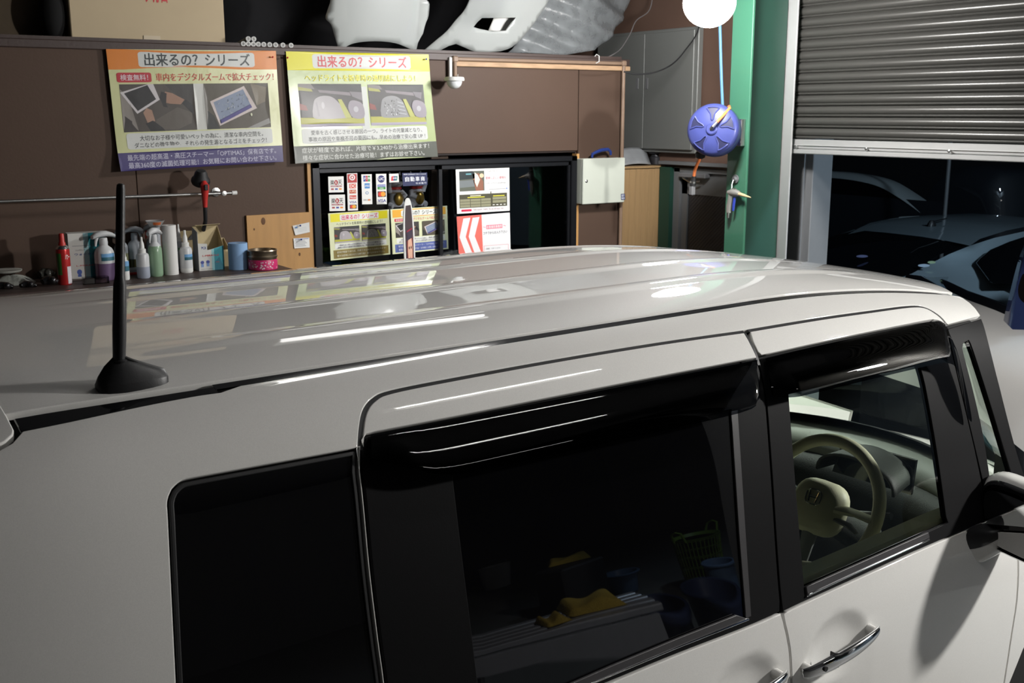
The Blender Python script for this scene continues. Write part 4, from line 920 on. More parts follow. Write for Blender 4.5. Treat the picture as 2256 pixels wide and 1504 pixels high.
def tablet2(P, x0, y0, x1, y1):
    X = lambda a: x0 + (x1 - x0) * a; Yy = lambda b: y0 + (y1 - y0) * b
    pl = lambda pts, c: P.poly([(X(a), Yy(b)) for a, b in pts], c)
    pl([(0, 0), (1, 0), (1, 1), (0, 1)], (84, 76, 62)); pl([(.72, 0), (.98, .1), (.96, .4), (.8, .5)], (120, 108, 86)); pl([(0, .55), (.12, .7), (.2, 1), (0, 1)], (42, 44, 42)); pl([(.62, 1), (1, .78), (1, .9), (.8, 1)], (150, 148, 144))
    pl([(.08, .39), (.62, .06), (.80, .56), (.20, .93)], (222, 208, 205)); pl([(.13, .41), (.60, .13), (.72, .54), (.22, .88)], (136, 150, 176))
    r = np.random.default_rng(3)
    for i in range(70):
        a, b = r.uniform(.2, .66), r.uniform(.2, .72)
        if (b - .41 + (a - .13) * .6) < 0.05 or b > .86 - (a - .2) * .6: continue
        t = r.uniform(0, 3); w = .05; pl([(a, b), (a + w * math.cos(t), b + w * math.sin(t)), (a + w * math.cos(t) + .008, b + w * math.sin(t) + .012)], [(206, 212, 216), (70, 82, 110), (172, 186, 180)][i % 3])
    pl([(.215, .80), (.70, .47), (.72, .54), (.22, .88)], (70, 62, 140)); P.ell(X(.70), Yy(.70), .006, .014, (230, 232, 200))
def headlight(P, x0, y0, x1, y1, clear):
    X = lambda a: x0 + (x1 - x0) * a; Yy = lambda b: y0 + (y1 - y0) * b
    pl = lambda pts, c: P.poly([(X(a), Yy(b)) for a, b in pts], c)
    pl([(0, 0), (1, 0), (1, 1), (0, 1)], (62, 58, 58)); pl([(0, .0), (.2, 0), (.25, .12), (0, .1)], (128, 122, 118)); pl([(0, .07), (.2, .12), (.22, .18), (0, .15)], (170, 170, 70))
    pl([(.2, 0), (1, 0), (1, .18), (.8, .2), (.3, .13)], (44, 46, 46)); pl([(.3, .14), (.8, .2), (.82, .28), (.32, .2)], (138, 128, 134)); pl([(.8, .18), (1, .2), (1, .4), (.84, .3)], (128, 122, 128))
    pl([(0, .78), (1, .8), (1, .94), (0, .93)], (186, 184, 62)); pl([(0, .93), (1, .94), (1, 1), (0, 1)], (176, 168, 186)); pl([(0, .45), (.1, .5), (.12, .62), (0, .6)], (140, 52, 38))
    o = crv([(.20, .55), (.24, .36), (.36, .28), (.5, .3), (.6, .42), (.68, .62), (.72, .78), (.66, .81), (.24, .81), (.19, .68), (.20, .55)], 4)[:-1]
    pl(o, (176, 170, 174) if not clear else (150, 150, 152))
    if clear:
        r = np.random.default_rng(5)
        for i in range(46):
            a = r.uniform(.26, .58); b = r.uniform(.36, .74); 
            if a > .5 and b < .5: continue
            w = r.uniform(.006, .016); h = r.uniform(.03, .09); pl([(a, b), (a + w, b), (a + w, b + h * .5), (a, b + h * .5)], [(60, 62, 66), (226, 228, 230), (100, 100, 104)][i % 3])
        for k in range(4): pl([(.5, .42 + k * .09), (.60 + k * .015, .46 + k * .09), (.6 + k * .015, .475 + k * .09), (.5, .435 + k * .09)], (214, 216, 222))
    else:
        P.ell(X(.36), Yy(.50), (x1 - x0) * .025, (y1 - y0) * .08, (205, 200, 205)); pl([(.25, .45), (.27, .4), (.3, .75), (.27, .76)], (158, 152, 158))
    pl([(.60, .36), (.66, .36), (.80, .80), (.70, .80)], (190, 192, 92)); o = crv([(.76, .5), (.80, .4), (.9, .4), (1, .5), (1, .8), (.82, .8), (.76, .6), (.76, .5)], 3)[:-1]; pl(o, (160, 152, 162)); P.ell(X(.88), Yy(.60), (x1 - x0) * .04, (y1 - y0) * .07, (196, 192, 200))
bul_o = lambda u, v: .004 + .010 * v * v + 1.6 * max(0, v - .72) ** 2 * max(0, .42 - u) ** 2 + .002 * math.sin(6 * v + 3 * u)
bul_y = lambda u, v: .004 + .014 * v * v + .002 * math.sin(5 * v - 4 * u)
M_GLOSSP = mat('glossy_poster_paper', srgb(*CREAM), .3, coat=.5, coatr=.1, noise=.01, bump=.25, bscale=9)
def big_poster(kind):
    if kind == 'o':
        sf = quad([(233, 108), (607, 112), (622, 356), (262, 377)], 5.384, bul_o); band, bot = (236, 138, 40), (72, 62, 122)
        root = sheet('poster', 'large glossy poster with orange top band and purple foot above the counter', 'poster', sf, mat('poster_cream_sheet', srgb(196, 198, 148), .3, coat=.5, coatr=.1, noise=.01, bump=.35, bscale=7), 48, 32)
    else:
        sf = quad([(629, 113), (943, 120), (961, 345), (648, 360)], 5.384, bul_y); band, bot = (236, 228, 10), (78, 82, 70)
        root = sheet('poster', 'large glossy poster with yellow top band and grey foot above the window', 'poster', sf, mat('poster_green_sheet', srgb(160, 174, 118), .3, coat=.5, coatr=.1, noise=.01, bump=.35, bscale=7), 48, 32)
    P = Print(sf, curved=True, lift=.0004); P.dim = .74
    P.rect(0, 0, 1, .165, band); P.rect(0, .85 if kind == 'o' else .845, 1, 1, bot)
    P.rect(.17, .02, .86, .145, (224, 226, 222), .02); P.rect(.06, .69, .94, .825, (226, 228, 224), .02)
    if kind == 'o': P.rect(.04, .19, .235, .27, (198, 32, 52), .015)
    pict = P.build('printed_fields', root)
    P = Print(sf, curved=True, lift=.00022); P.k = 8; P.dim = .70
    if kind == 'o': P.rect(.475, .285, .535, .68, (228, 228, 222)); tablet_scene(P, .05, .285, .475, .68); tablet2(P, .535, .285, .935, .68)
    else: P.rect(.475, .31, .525, .70, (222, 226, 220)); headlight(P, .06, .285, .49, .675, False); headlight(P, .535, .29, .94, .675, True)
    P.build('printed_pictures', root)
    T = Print(sf, lift=.0015); T.dim = .8
    c = (36, 48, 50) if kind == 'o' else (206, 32, 48)
    T.text('出来るの？シリーズ', .205, .03, .83, .135, c, .025, 1)
    if kind == 'o':
        T.text('検査無料！', .06, .205, .215, .255, (240, 220, 225), .015, 1.2); T.text('車内をデジタルズームで拡大チェック！', .26, .195, .975, .262, (206, 62, 44), .012, 1)
        T.text('大切なお子様や可愛いペットの為に、清潔な車内空間を。', .135, .712, .88, .757, (60, 62, 62), .008, 1); T.text('ダニなどの微生物や、それらの発生源となるゴミをチェック！', .10, .77, .90, .815, (60, 62, 62), .008, 1)
        T.text('最先端の超高温・高圧スチーマー「OPTIMAS」保有店です。', .05, .868, .955, .918, (206, 204, 226), .008, 1); T.text('最高360度の滅菌処理可能！お気軽にお問い合わせ下さい。', .05, .932, .955, .982, (206, 204, 226), .008, 1)
    else:
        T.text('ヘッドライトを新車時の透明感にしよう！', .11, .20, .885, .262, (238, 228, 20), .02, 1.6)
        T.text('愛車を古く感じさせる原因の一つ。ライトの光量減となり、', .12, .705, .90, .748, (64, 66, 64), .008, 1); T.text('事故の原因や車検不可の要因にも。早めの治療で安心度 UP ！', .10, .765, .92, .808, (64, 66, 64), .008, 1)
        T.text('症状が軽度であれば、片眼で￥3,240から治療出来ます！', .05, .862, .94, .912, (222, 224, 218), .01, 1); T.text('様々な症状に合わせた治療可能！まずはお診せ下さい。', .05, .928, .90, .978, (222, 224, 218), .01, 1)
    T.build('lettering', root)
    return sf
so = big_poster('o'); sy = big_poster('y')
def pin(p, lab, c, dirn=(-.3, -1, .1)):
    mb = MB(); mb.lathe([(.0008, 0), (.0008, .008), (.004, .009), (.0032, .016), (.0045, .018), (.0045, .020), (.001, .021)], p, 12, dirn)
    tag(mb.build('push_pin', mat('pin_' + c, {'red': (.45, .02, .02), 'blue': (.02, .05, .25)}[c], .3, noise=.05), loc=p), lab, 'pin')
pin(so(.975, .06, .001), 'red push pin in the upper right corner of the orange poster', 'red'); pin(sy(.005, .06, .001), 'red push pin in the upper left corner of the yellow poster', 'red'); pin(sy(.975, .05, .001), 'dark blue push pin in the upper right corner of the yellow poster', 'blue')
# notes on the plywood
n1 = quad([(644, 497), (679, 489), (682, 511), (650, 518)], 5.383, lambda u, v: .004 + .01 * (1 - v) * u); r = sheet('note_card', 'upper tilted white note card pinned to the orange plywood', 'note', n1, M_PAPER, 4, 4)
P = Print(n1, lift=.0004); P.rect(.1, .18, .25, .3, (90, 150, 220), layer=1); [P.rect(.2, .4 + .15 * k, .8, .43 + .15 * k, (190, 200, 205), layer=1) for k in range(3)]; P.build('lettering', r)
n2 = quad([(646, 525), (681, 523), (682, 545), (648, 547)], 5.383, lambda u, v: .003); r = sheet('note_card', 'lower straight white note card with lines of print on the orange plywood', 'note', n2, M_PAPER, 2, 2)
P = Print(n2, lift=.0004); P.rect(.1, .06, .95, .12, (90, 100, 160), layer=1)
for k in range(5): P.rect(.08 + .03 * (k % 2), .2 + .14 * k, .7 + .06 * (k % 3), .24 + .14 * k, (110, 115, 130), layer=1)
P.build('lettering', r)
pin(n1(.45, .2, .001), 'dark blue push pin holding the upper note card', 'blue', (-.5, -1, .3)); pin(n2(.5, .2, .001), 'dark blue push pin holding the lower note card', 'blue', (-.5, -1, .3))
# stickers on the window panes
YG1 = 5.4235 - .0; YGL, YGR = 5.4215, 5.3945
def sticker(px4, Y, nm, lab, c=(236, 236, 232), cat_='sticker', group=None):
    sf = quad(px4, Y); return sf, sheet(nm, lab, cat_, sf, flat(c), 1, 1, group, .0008)
def strip4(x0, y0, x1, y1, sk=0.0): return [(x0, y0), (x1, y0 - sk * (x1 - x0)), (x1 + .02 * (y1 - y0), y1 - sk * (x1 - x0)), (x0 + .03 * (y1 - y0), y1)]
YG = 5.4225
for (a, b, c, d, lab) in ((723, 389, 757, 424, 'upper white square payment sticker at the left of the window'), (725, 429, 760, 465, 'lower white square payment sticker at the left of the window')):
    sf, r = sticker(strip4(a, b, c, d, .02), YG, 'payment_sticker', lab); P = Print(sf, lift=.0004)
    P.text('楽', .12, .22, .38, .52, (60, 50, 50), .03, 1); P.ell(.5, .38, .12, .16, (170, 30, 40), 20, 1); P.text('R', .45, .30, .55, .47, (240, 235, 230), .03, 2); P.text('天', .62, .22, .88, .52, (60, 50, 50), .03, 1)
    P.rect(.14, .56, .86, .66, (150, 40, 50), layer=1); P.text('SMART PAY', .17, .575, .83, .645, (240, 230, 230), .02, 2)
    for k, cc in enumerate([(170, 60, 60), (50, 60, 150), (230, 140, 30)]): P.rect(.16 + k * .26, .74, .34 + k * .26, .84, cc, layer=1)
    P.build('printed_artwork', r)
sf, r = sticker(strip4(764, 382, 787, 464, .03), YG, 'payment_sticker', 'narrow white card-logo strip topped by a red logo, left of three strips'); P = Print(sf, lift=.0004)
P.rect(.05, .02, .95, .25, (180, 36, 36), layer=1); P.ell(.5, .11, .28, .08, (240, 240, 240), layer=2); P.ell(.5, .11, .18, .05, (180, 36, 36), layer=3); P.ell(.5, .11, .08, .03, (240, 240, 240), layer=4); P.rect(.2, .28, .85, .40, (216, 70, 40), layer=1); P.text('DC', .28, .30, .8, .38, (245, 240, 235), .04, 2); P.rect(.2, .44, .85, .54, (190, 70, 40), layer=1); P.text('UFJ', .27, .46, .78, .52, (240, 220, 190), .03, 2)
P.rect(.2, .59, .85, .69, (206, 60, 40), layer=1); P.text('Nicos', .25, .61, .8, .67, (245, 235, 230), .03, 2); P.text('VISA', .18, .745, .88, .80, (40, 50, 140), .04, 1); P.rect(.18, .84, .88, .95, (60, 60, 60), layer=1); P.ell(.42, .895, .2, .045, (220, 50, 30), layer=2); P.ell(.62, .895, .2, .045, (240, 170, 40), layer=3); P.build('printed_artwork', r)
sf, r = sticker(strip4(796, 384, 819, 450, .02), YG, 'payment_sticker', 'narrow white card-logo strip with blue square, middle of three strips'); P = Print(sf, lift=.0004)
for k, cc in enumerate([(40, 70, 160), (190, 40, 60), (50, 150, 70)]): P.rect(.18 + .22 * k, .05, .38 + .22 * k, .24, cc, layer=1)
P.text('JCB', .2, .1, .82, .18, (240, 240, 240), .04, 2); P.rect(.28, .30, .78, .47, (50, 130, 200), layer=1); P.text('AMEX', .3, .35, .76, .42, (235, 240, 245), .03, 2); P.ell(.5, .62, .16, .05, (120, 150, 190), layer=1); P.ell(.5, .62, .09, .03, (236, 236, 232), layer=2); P.text('DISCOVER', .15, .83, .88, .88, (60, 60, 60), .02, 1); P.ell(.68, .855, .09, .03, (230, 120, 40), layer=2); P.build('printed_artwork', r)
sf, r = sticker(strip4(828, 383, 851, 450, .02), YG, 'payment_sticker', 'narrow white card-logo strip with navy round logo, right of three strips'); P = Print(sf, lift=.0004)
P.ell(.5, .17, .34, .12, (30, 36, 110), layer=1); P.text('UC', .25, .12, .78, .21, (240, 240, 245), .05, 2); P.rect(.12, .35, .9, .43, (80, 90, 180), layer=1); P.text('SAISON', .15, .365, .87, .415, (235, 235, 245), .02, 2); P.rect(.12, .43, .9, .51, (60, 150, 60), layer=1); P.text('CARD', .3, .445, .7, .495, (235, 245, 235), .02, 2)
P.rect(.12, .57, .92, .76, (60, 50, 50), layer=1); P.ell(.40, .665, .24, .08, (220, 50, 30), layer=2); P.ell(.64, .665, .24, .08, (242, 160, 40), layer=3); P.text('VISA', .12, .83, .92, .93, (34, 44, 140), .04, 1); P.build('printed_artwork', r)
sf, r = sticker([(857, 383), (878, 382), (879, 401), (858, 402)], YG, 'payment_sticker', 'small white square sticker with a red, blue and green card logo'); P = Print(sf, lift=.0004)
P.poly([(.25, .3), (.5, .3), (.42, .8), (.17, .8)], (210, 40, 50), 1); P.poly([(.48, .3), (.7, .3), (.62, .8), (.4, .8)], (40, 70, 140), 1); P.poly([(.68, .3), (.88, .3), (.8, .8), (.6, .8)], (30, 130, 120), 1); P.text('银联', .35, .42, .78, .62, (240, 240, 240), .03, 2); P.build('printed_artwork', r)
sf, r = sticker([(886, 381), (941, 380), (942, 407), (888, 410)], YG, 'dealer_plate', 'navy blue plate with white characters at the top of the left pane', (22, 34, 84), 'sign'); P = Print(sf, lift=.0004)
P.text('愛知県公安委員会許可 第541312700600号', .05, .06, .95, .16, (226, 230, 240), .02, 1)
for k, ch in enumerate('自動車商'): P.text(ch, .10 + .21 * k, .30, .26 + .21 * k, .66, (236, 238, 244), .035, 1)
for k, ch in enumerate('竹村隆行'): P.text(ch, .52 + .115 * k, .76, .61 + .115 * k, .91, (226, 230, 240), .02, 1)
P.build('printed_artwork', r)
def small_poster(px4, kind, lab):
    sf, r = sticker(px4, YG, 'small_poster', lab, (226, 230, 190), 'poster'); P = Print(sf, lift=.0005)
    y_ = kind == 'y'
    P.rect(.03, .02, .97, .19, (236, 224, 30) if y_ else (240, 176, 50), layer=1); P.rect(.18, .04, .82, .175, (236, 238, 232), .02, 2)
    P.text('出来るの？シリーズ', .21, .055, .80, .16, (220, 50, 110) if y_ else (60, 60, 60), .03, 3)
    P.rect(.05, .79, .97, .97, (140, 122, 60) if y_ else (88, 104, 170), layer=1)
    P.rect(.08, .66, .94, .77, (236, 238, 234), .02, 1)
    if y_: P.text('ヘッドライトを新車時の透明感にしよう！', .12, .21, .88, .275, (70, 76, 60), .012, 1); headlight(P, .08, .30, .49, .64, False); headlight(P, .53, .30, .93, .64, True)
    else: P.rect(.06, .22, .24, .285, (214, 40, 60), .015, 1); P.text('検査無料！', .08, .23, .22, .275, (240, 225, 230), .01, 2); P.text('車内をデジタルズームで拡大チェック！', .26, .215, .96, .28, (214, 50, 80), .012, 1); tablet_scene(P, .07, .31, .48, .64); tablet2(P, .54, .31, .94, .64)
    tl = ('愛車を古く感じさせる原因の一つ。ライトの光量減となり、', '事故の原因や車検不可の要因にも。早めの治療で安心度 UP ！', '症状が軽度であれば、片眼で￥3,240から治療出来ます！', '様々な症状に合わせた治療可能！まずはお診せ下さい。') if y_ else ('大切なお子様や可愛いペットの為に、清潔な車内空間を。', 'ダニなどの微生物や、それらの発生源となるゴミをチェック！', '最先端の超高温・高圧スチーマー「OPTIMAS」保有店です。', '最高360度の滅菌処理可能！お気軽にお問い合わせ下さい。')
    P.text(tl[0], .15, .672, .88, .708, (60, 60, 60), .01, 12); P.text(tl[1], .12, .722, .90, .758, (60, 60, 60), .01, 12)
    P.text(tl[2], .10, .815, .92, .86, (226, 224, 200) if y_ else (214, 218, 236), .01, 12); P.text(tl[3], .10, .89, .90, .935, (226, 224, 200) if y_ else (214, 218, 236), .01, 12)
    P.build('printed_artwork', r)
small_poster([(723, 470), (857, 461), (860, 560), (729, 574)], 'y', 'small poster with yellow band in the lower left of the window')
small_poster([(860, 461), (985, 453), (988, 548), (865, 560)], 'o', 'small poster with orange band behind the standing cutout')
YG2 = 5.3945
sf, r = sticker([(1004, 373), (1122, 369), (1123, 464), (1007, 471)], YG2, 'service_sheet', 'white sheet with a car photo and dark price table on the right pane', (236, 236, 236), 'poster'); P = Print(sf, lift=.0005)
P.rect(.06, .05, .52, .50, (96, 100, 88), layer=1); P.poly([(.06, .06), (.3, .05), (.36, .12), (.34, .22), (.06, .24)], (40, 50, 52), 2); P.poly([(.30, .12), (.42, .10), (.5, .3), (.5, .5), (.36, .5), (.32, .3)], (150, 100, 80), 2); P.poly([(.34, .08), (.40, .14), (.44, .25), (.38, .42), (.34, .3)], (232, 226, 210), 3); P.ell(.47, .16, .04, .05, (240, 205, 170), layer=3); P.rect(.18, .10, .28, .13, (110, 170, 180), layer=3); P.poly([(.06, .26), (.33, .25), (.34, .4), (.06, .42)], (122, 128, 130), 2)
P.text('愛車に正しい愛情を。', .55, .19, .95, .25, (190, 80, 90), .01, 1); P.text('スタートラスト 052-459-3663', .56, .32, .93, .36, (110, 110, 110), .01, 1); P.text('STAR TRUST', .56, .05, .8, .09, (170, 165, 160), .01, 1); P.rect(.60, .475, .93, .485, (150, 150, 150), layer=1); P.ell(.945, .475, .012, .015, (70, 120, 220), layer=2)
P.rect(.05, .53, .95, .88, (76, 74, 56), layer=1); P.rect(.05, .53, .63, .575, (232, 232, 228), layer=2); P.rect(.65, .53, .95, .575, (232, 232, 228), layer=2)
P.rect(.25, .60, .45, .62, (220, 216, 190), layer=2); P.rect(.20, .635, .52, .655, (226, 220, 70), layer=2); P.rect(.68, .625, .90, .645, (226, 220, 70), layer=2)
for i in range(3):
    for j in range(3): P.rect(.06 + .195 * i, .68 + .065 * j, .245 + .195 * i, .735 + .065 * j, (150, 148, 120), layer=2)
for j in range(2): P.rect(.67, .66 + .075 * j, .93, .72 + .075 * j, (150, 148, 120), layer=2)
for j in range(4): P.rect(.67 + .07 * j, .83, .71 + .07 * j, .85, (226, 226, 220), layer=2)
P.rect(.08, .91, .27, .96, (214, 40, 80), .01, 1); P.text('TIME 9:00AM - 7:00PM  TEL 052-459-3663  FAX', .3, .915, .88, .95, (150, 110, 120), .01, 1); P.build('printed_artwork', r)
sf, r = sticker([(1006, 477), (1123, 468), (1125, 556), (1011, 565)], YG2, 'direction_sheet', 'white sheet with two coral-red arrow chevrons pointing left on the right pane', (236, 236, 238), 'poster'); P = Print(sf, lift=.0005)
P.rect(0, .0, .46, 1, (232, 112, 100), layer=1)
for x_ in (0, .17): P.poly([(.12 + x_, .06), (.25 + x_, .05), (.145 + x_, .52), (.27 + x_, 1), (.14 + x_, 1), (.03 + x_, .52)], (236, 236, 238), 2)
P.rect(.54, .27, .85, .37, (232, 130, 150), layer=1); P.text('お客様用事務所', .55, .285, .84, .355, (240, 240, 242), .02, 2); P.text('～', .48, .30, .53, .33, (220, 50, 90), .02, 1); P.text('～', .87, .30, .92, .33, (220, 50, 90), .02, 1); P.text('コチラからお入り下さい', .48, .43, .94, .50, (60, 60, 64), .012, 1)
P.rect(.48, .78, .96, .785, (220, 90, 100), layer=1); P.rect(.48, .78, .485, 1, (220, 90, 100), layer=1); P.rect(.955, .78, .96, 1, (220, 90, 100), layer=1); P.text('店舗名　スタートラスト', .52, .84, .8, .88, (90, 90, 96), .01, 1); P.text('住所　名古屋市中川区富田町', .52, .92, .93, .96, (90, 90, 96), .01, 1); P.build('printed_artwork', r)
# ------------------------------------------------------------------ things on the wall
# sensor lamp
sp_ = AY(1001, 178, 5.28); 
sen = thing('sensor_light', 'white half-dome sensor light hanging from a bracket right of the yellow poster', 'lamp', tuple(sp_ + [0, 0, .02]))
mb = MB(); k = AY(990, 126, 5.385); k2 = AY(994, 172, 5.385); mb.b2((k[0] - .008, 5.37, k2[2] - .01), (k[0] + .010, 5.392, k[2]), bev=.003); mb.b2((k[0] - .008, 5.26, k2[2] - .012), (k[0] + .010, 5.392, k2[2] - .004)); br = mb.build('bracket', M_WHITEPL, sen)
mb = MB(); mb.cyl((k[0], 5.368, k[2] - .012), (k[0], 5.373, k[2] - .012), .004, n=8); mb.build('bracket_screw', M_STEEL, br)
mb = MB(); mb.lathe([(.035, .022), (.052, .020), (.056, .010), (.055, 0), (.043, -.001)], sp_, 32); mb.build('flange', M_WHITEPL, sen)
mb = MB(); mb.lathe([(.043, 0), (.042, -.010), (.037, -.024), (.026, -.036), (.012, -.042), (.001, -.043)], sp_, 32); mb.build('dome', mat('milky_dome', (.72, .74, .74), .25, noise=.02), sen)
mb = MB(); mb.cyl(sp_ + [.022, 0, .02], sp_ + [.024, 0, .036], .0015, n=6); mb.build('pilot_pin', M_WHITEPL, sen)
# brown conduit
def conduit(pts, r=.011):
    mb = MB(); mb.tube(pts, r, 10); return mb
M_COND = mat('brown_conduit', (.24, .16, .11), .5, noise=.15)
y0 = 5.378
cdt_ = thing('cable_conduit', 'brown cable conduit running along the wall top then down beside the key box', 'conduit', tuple(AY(1005, 135, y0)))
cpa, cpb, cpc = AY(1002, 130, y0), AY(1374, 140, y0), AY(1381, 545, y0)
mb = conduit([cpa, cpb]); mb.build('horizontal_run', M_COND, cdt_); mb = conduit([cpb, (cpb[0], y0, 1.2)], .012); mb.build('vertical_run', M_COND, cdt_); mb = conduit([cpa, (cpa[0], y0, sp_[2] + .03)]); mb.build('drop_run', M_COND, cdt_)
for c_ in (cpa, cpb):
    mb = MB(); mb.box(c_, (.034, .028, .034), bev=.006); mb.build('elbow', M_COND, cdt_)
mb = MB(); hk = AY(1312, 128, 5.37); mb.tube([hk + [.0, -.005, -.03], hk + [.012, -.02, -.02], hk + [.012, -.02, .012], hk + [0, -.01, .022], hk + [-.01, -.005, .01]], .003, 8); tag(mb.build('wire_hook', M_WHITEPL, loc=hk), 'small white wire hook on the conduit near the right end of the wall', 'hook')
# key box
kb = [AY(*p, 5.32) for p in ((1285, 350), (1377, 344), (1379, 441), (1287, 450))]
kx0, kx1, kz0, kz1 = kb[0][0], kb[1][0], kb[3][2], kb[0][2]
kbx = thing('key_box', 'pale green-white steel key box with small lock on the brown wall', 'box', (kx0, 5.36, kz0))
M_KEY = mat('pale_green_steel', (.52, .55, .48), .4, noise=.02, coat=.2)
mb = MB(); mb.b2((kx0, 5.332, kz0), (kx1, 5.398, kz1), bev=.004); mb.build('box_body', M_KEY, kbx)
mb = MB(); mb.b2((kx0 - .001, 5.318, kz0 - .001), (kx1 + .001, 5.331, kz1 + .001), bev=.004); kd = mb.build('box_door', M_KEY, kbx)
lk = AY(1292, 399, 5.317); mb = MB(); mb.lathe([(.009, 0), (.009, .003), (.006, .005), (.001, .005)], lk, 16, (0, -1, 0)); mb.build('lock', M_STEEL, kd)
sf = quad([(1368, 427), (1377, 426.5), (1377.5, 440), (1368.5, 440.5)], 5.3165); sk_ = sheet('key_box_label', 'x', 'x', sf, flat((34, 40, 84))); sk_.parent = kbx; sk_.location = Vector(sk_.location) - Vector(kbx.location); sk_['label'] = 'navy square label with white letters'; del sk_['category']
P = Print(sf, lift=.0004); P.text('KEY', .15, .12, .85, .45, (220, 224, 235), .04, 1); P.text('BOX', .15, .55, .85, .88, (220, 224, 235), .04, 1); o_ = P.m.build('label_lettering', None, None, smooth=False); o_.parent = sk_; o_.matrix_parent_inverse = Matrix.Identity(4); o_.location = -Vector(sk_['_org'])
# blue handle of the thing lying on top of the key box
ha, hb = AY(1304, 345, 5.35), AY(1345, 338, 5.35)
mb = MB(); mb.tube([ha + [0, 0, -.006], ha + [.004, 0, .016], ha + [.03, 0, .026], (hb + ha) / 2 + [.0, 0, .030], hb + [-.02, 0, .026], hb + [0, 0, .010], hb + [.002, 0, -.010]], [.007, .009, .010, .011, .010, .009, .007], 10); hh = tag(mb.build('clamp_tool', mat('dark_blue_plastic', (.02, .045, .22), .4, noise=.1), loc=(ha[0], 5.35, kz1)), 'dark blue handled clamp lying on top of the key box', 'tool')
# wall bar (pipe) with bracket and white end cap
b0_, b1_ = AY(-220, 452, 5.29), AY(512, 425, 5.29)
bar = thing('wall_rail', 'thin steel rail fixed along the brown wall behind the bottles', 'rail', tuple(b1_))
mb = MB(); mb.cyl(b0_, b1_, .0075, n=12); mb.build('rail_tube', M_STEEL, bar)
mb = MB(); mb.cyl(b1_ + [-.003, 0, 0], b1_ + [.022, 0, 0], .0105, n=14); mb.build('end_cap', M_WHITEPL, bar)
for px in (492, -60):
    c = b0_ + (b1_ - b0_) * ((AY(px, 430, 5.29)[0] - b0_[0]) / (b1_[0] - b0_[0])); mb = MB(); mb.lathe([(.022, 0), (.022, .004), (.007, .006), (.007, .10), (.012, .105), (.012, .125), (.004, .126)], (c[0], 5.40, c[2]), 16, (0, -1, 0)); mb.build('rail_bracket', M_STEEL, bar)
# red and black hand lamp on the rail
rl = AY(447, 408, 5.25)
lampr = thing('hand_polisher', 'red and black hand tool hanging from the steel rail above the cartons', 'tool', tuple(rl + [0, 0, -.16]))
M_RED = mat('red_plastic', (.50, .03, .025), .35, noise=.05)
mb = MB(); mb.lathe([(.008, .055), (.022, .052), (.030, .040), (.034, .022), (.044, .010), (.046, -.004), (.040, -.018), (.028, -.026), (.006, -.030)], rl + [0, .03, .02], 24, (0, -.35, 1)); mb.build('rubber_head', M_RUBBER, lampr)
mb = MB(); mb.tube([rl + [0, -.018, .020], rl + [0, -.026, .0], rl + [0, -.024, -.03], rl + [-.001, -.02, -.07], rl + [-.002, -.02, -.105]], [.010, .021, .018, .013, .011], 14); hb_ = mb.build('handle', M_RED, lampr)
mb = MB(); mb.box(rl + [0, -.048, -.008], (.017, .006, .028), bev=.002); mb.build('switch', M_RUBBER, hb_)
mb = MB(); mb.tube([rl + [-.002, -.02, -.105], rl + [-.002, -.015, -.17], rl + [0, .03, -.22]], [.0105, .010, .010], 12); mb.build('black_shaft', M_RUBBER, lampr)
# ------------------------------------------------------------------ counter and its bottles
mb = MB(); XCE = float(AZ_(622, 585, ZC)[0]); mb.b2((-3.95, 4.98, ZC - .03), (XCE, 5.382, ZC), bev=.004); ctr = thing('counter', 'dark brown wall counter carrying bottles, cartons and rolls', 'counter', (1.0, 5.2, 0)); mb.build('counter_top', M_BROWND, ctr)
mb = MB(); mb.b2((-3.95, 5.02, 0), (XCE - .02, 5.04, ZC - .031)); mb.b2((XCE - .04, 5.02, 0), (XCE - .02, 5.38, ZC - .031)); mb.build('counter_front', M_BROWND, ctr)
def base(px, py): p = AZ_(px, py, ZC); p[1] = min(p[1], 5.34); return np.array([p[0], p[1], ZC]), depth(p) / FPX
def px2m(p, n): return n * depth(p) / FPX
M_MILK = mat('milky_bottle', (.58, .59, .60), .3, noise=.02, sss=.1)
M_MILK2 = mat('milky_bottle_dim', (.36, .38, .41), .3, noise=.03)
M_LBL = mat('blue_label', srgb(110, 160, 205), .4, noise=.05); M_LBLD = mat('teal_label', srgb(50, 100, 115), .4, noise=.05)
def liquid(n, c): return mat('liquid_' + n, srgb(*c), .25, noise=.03)
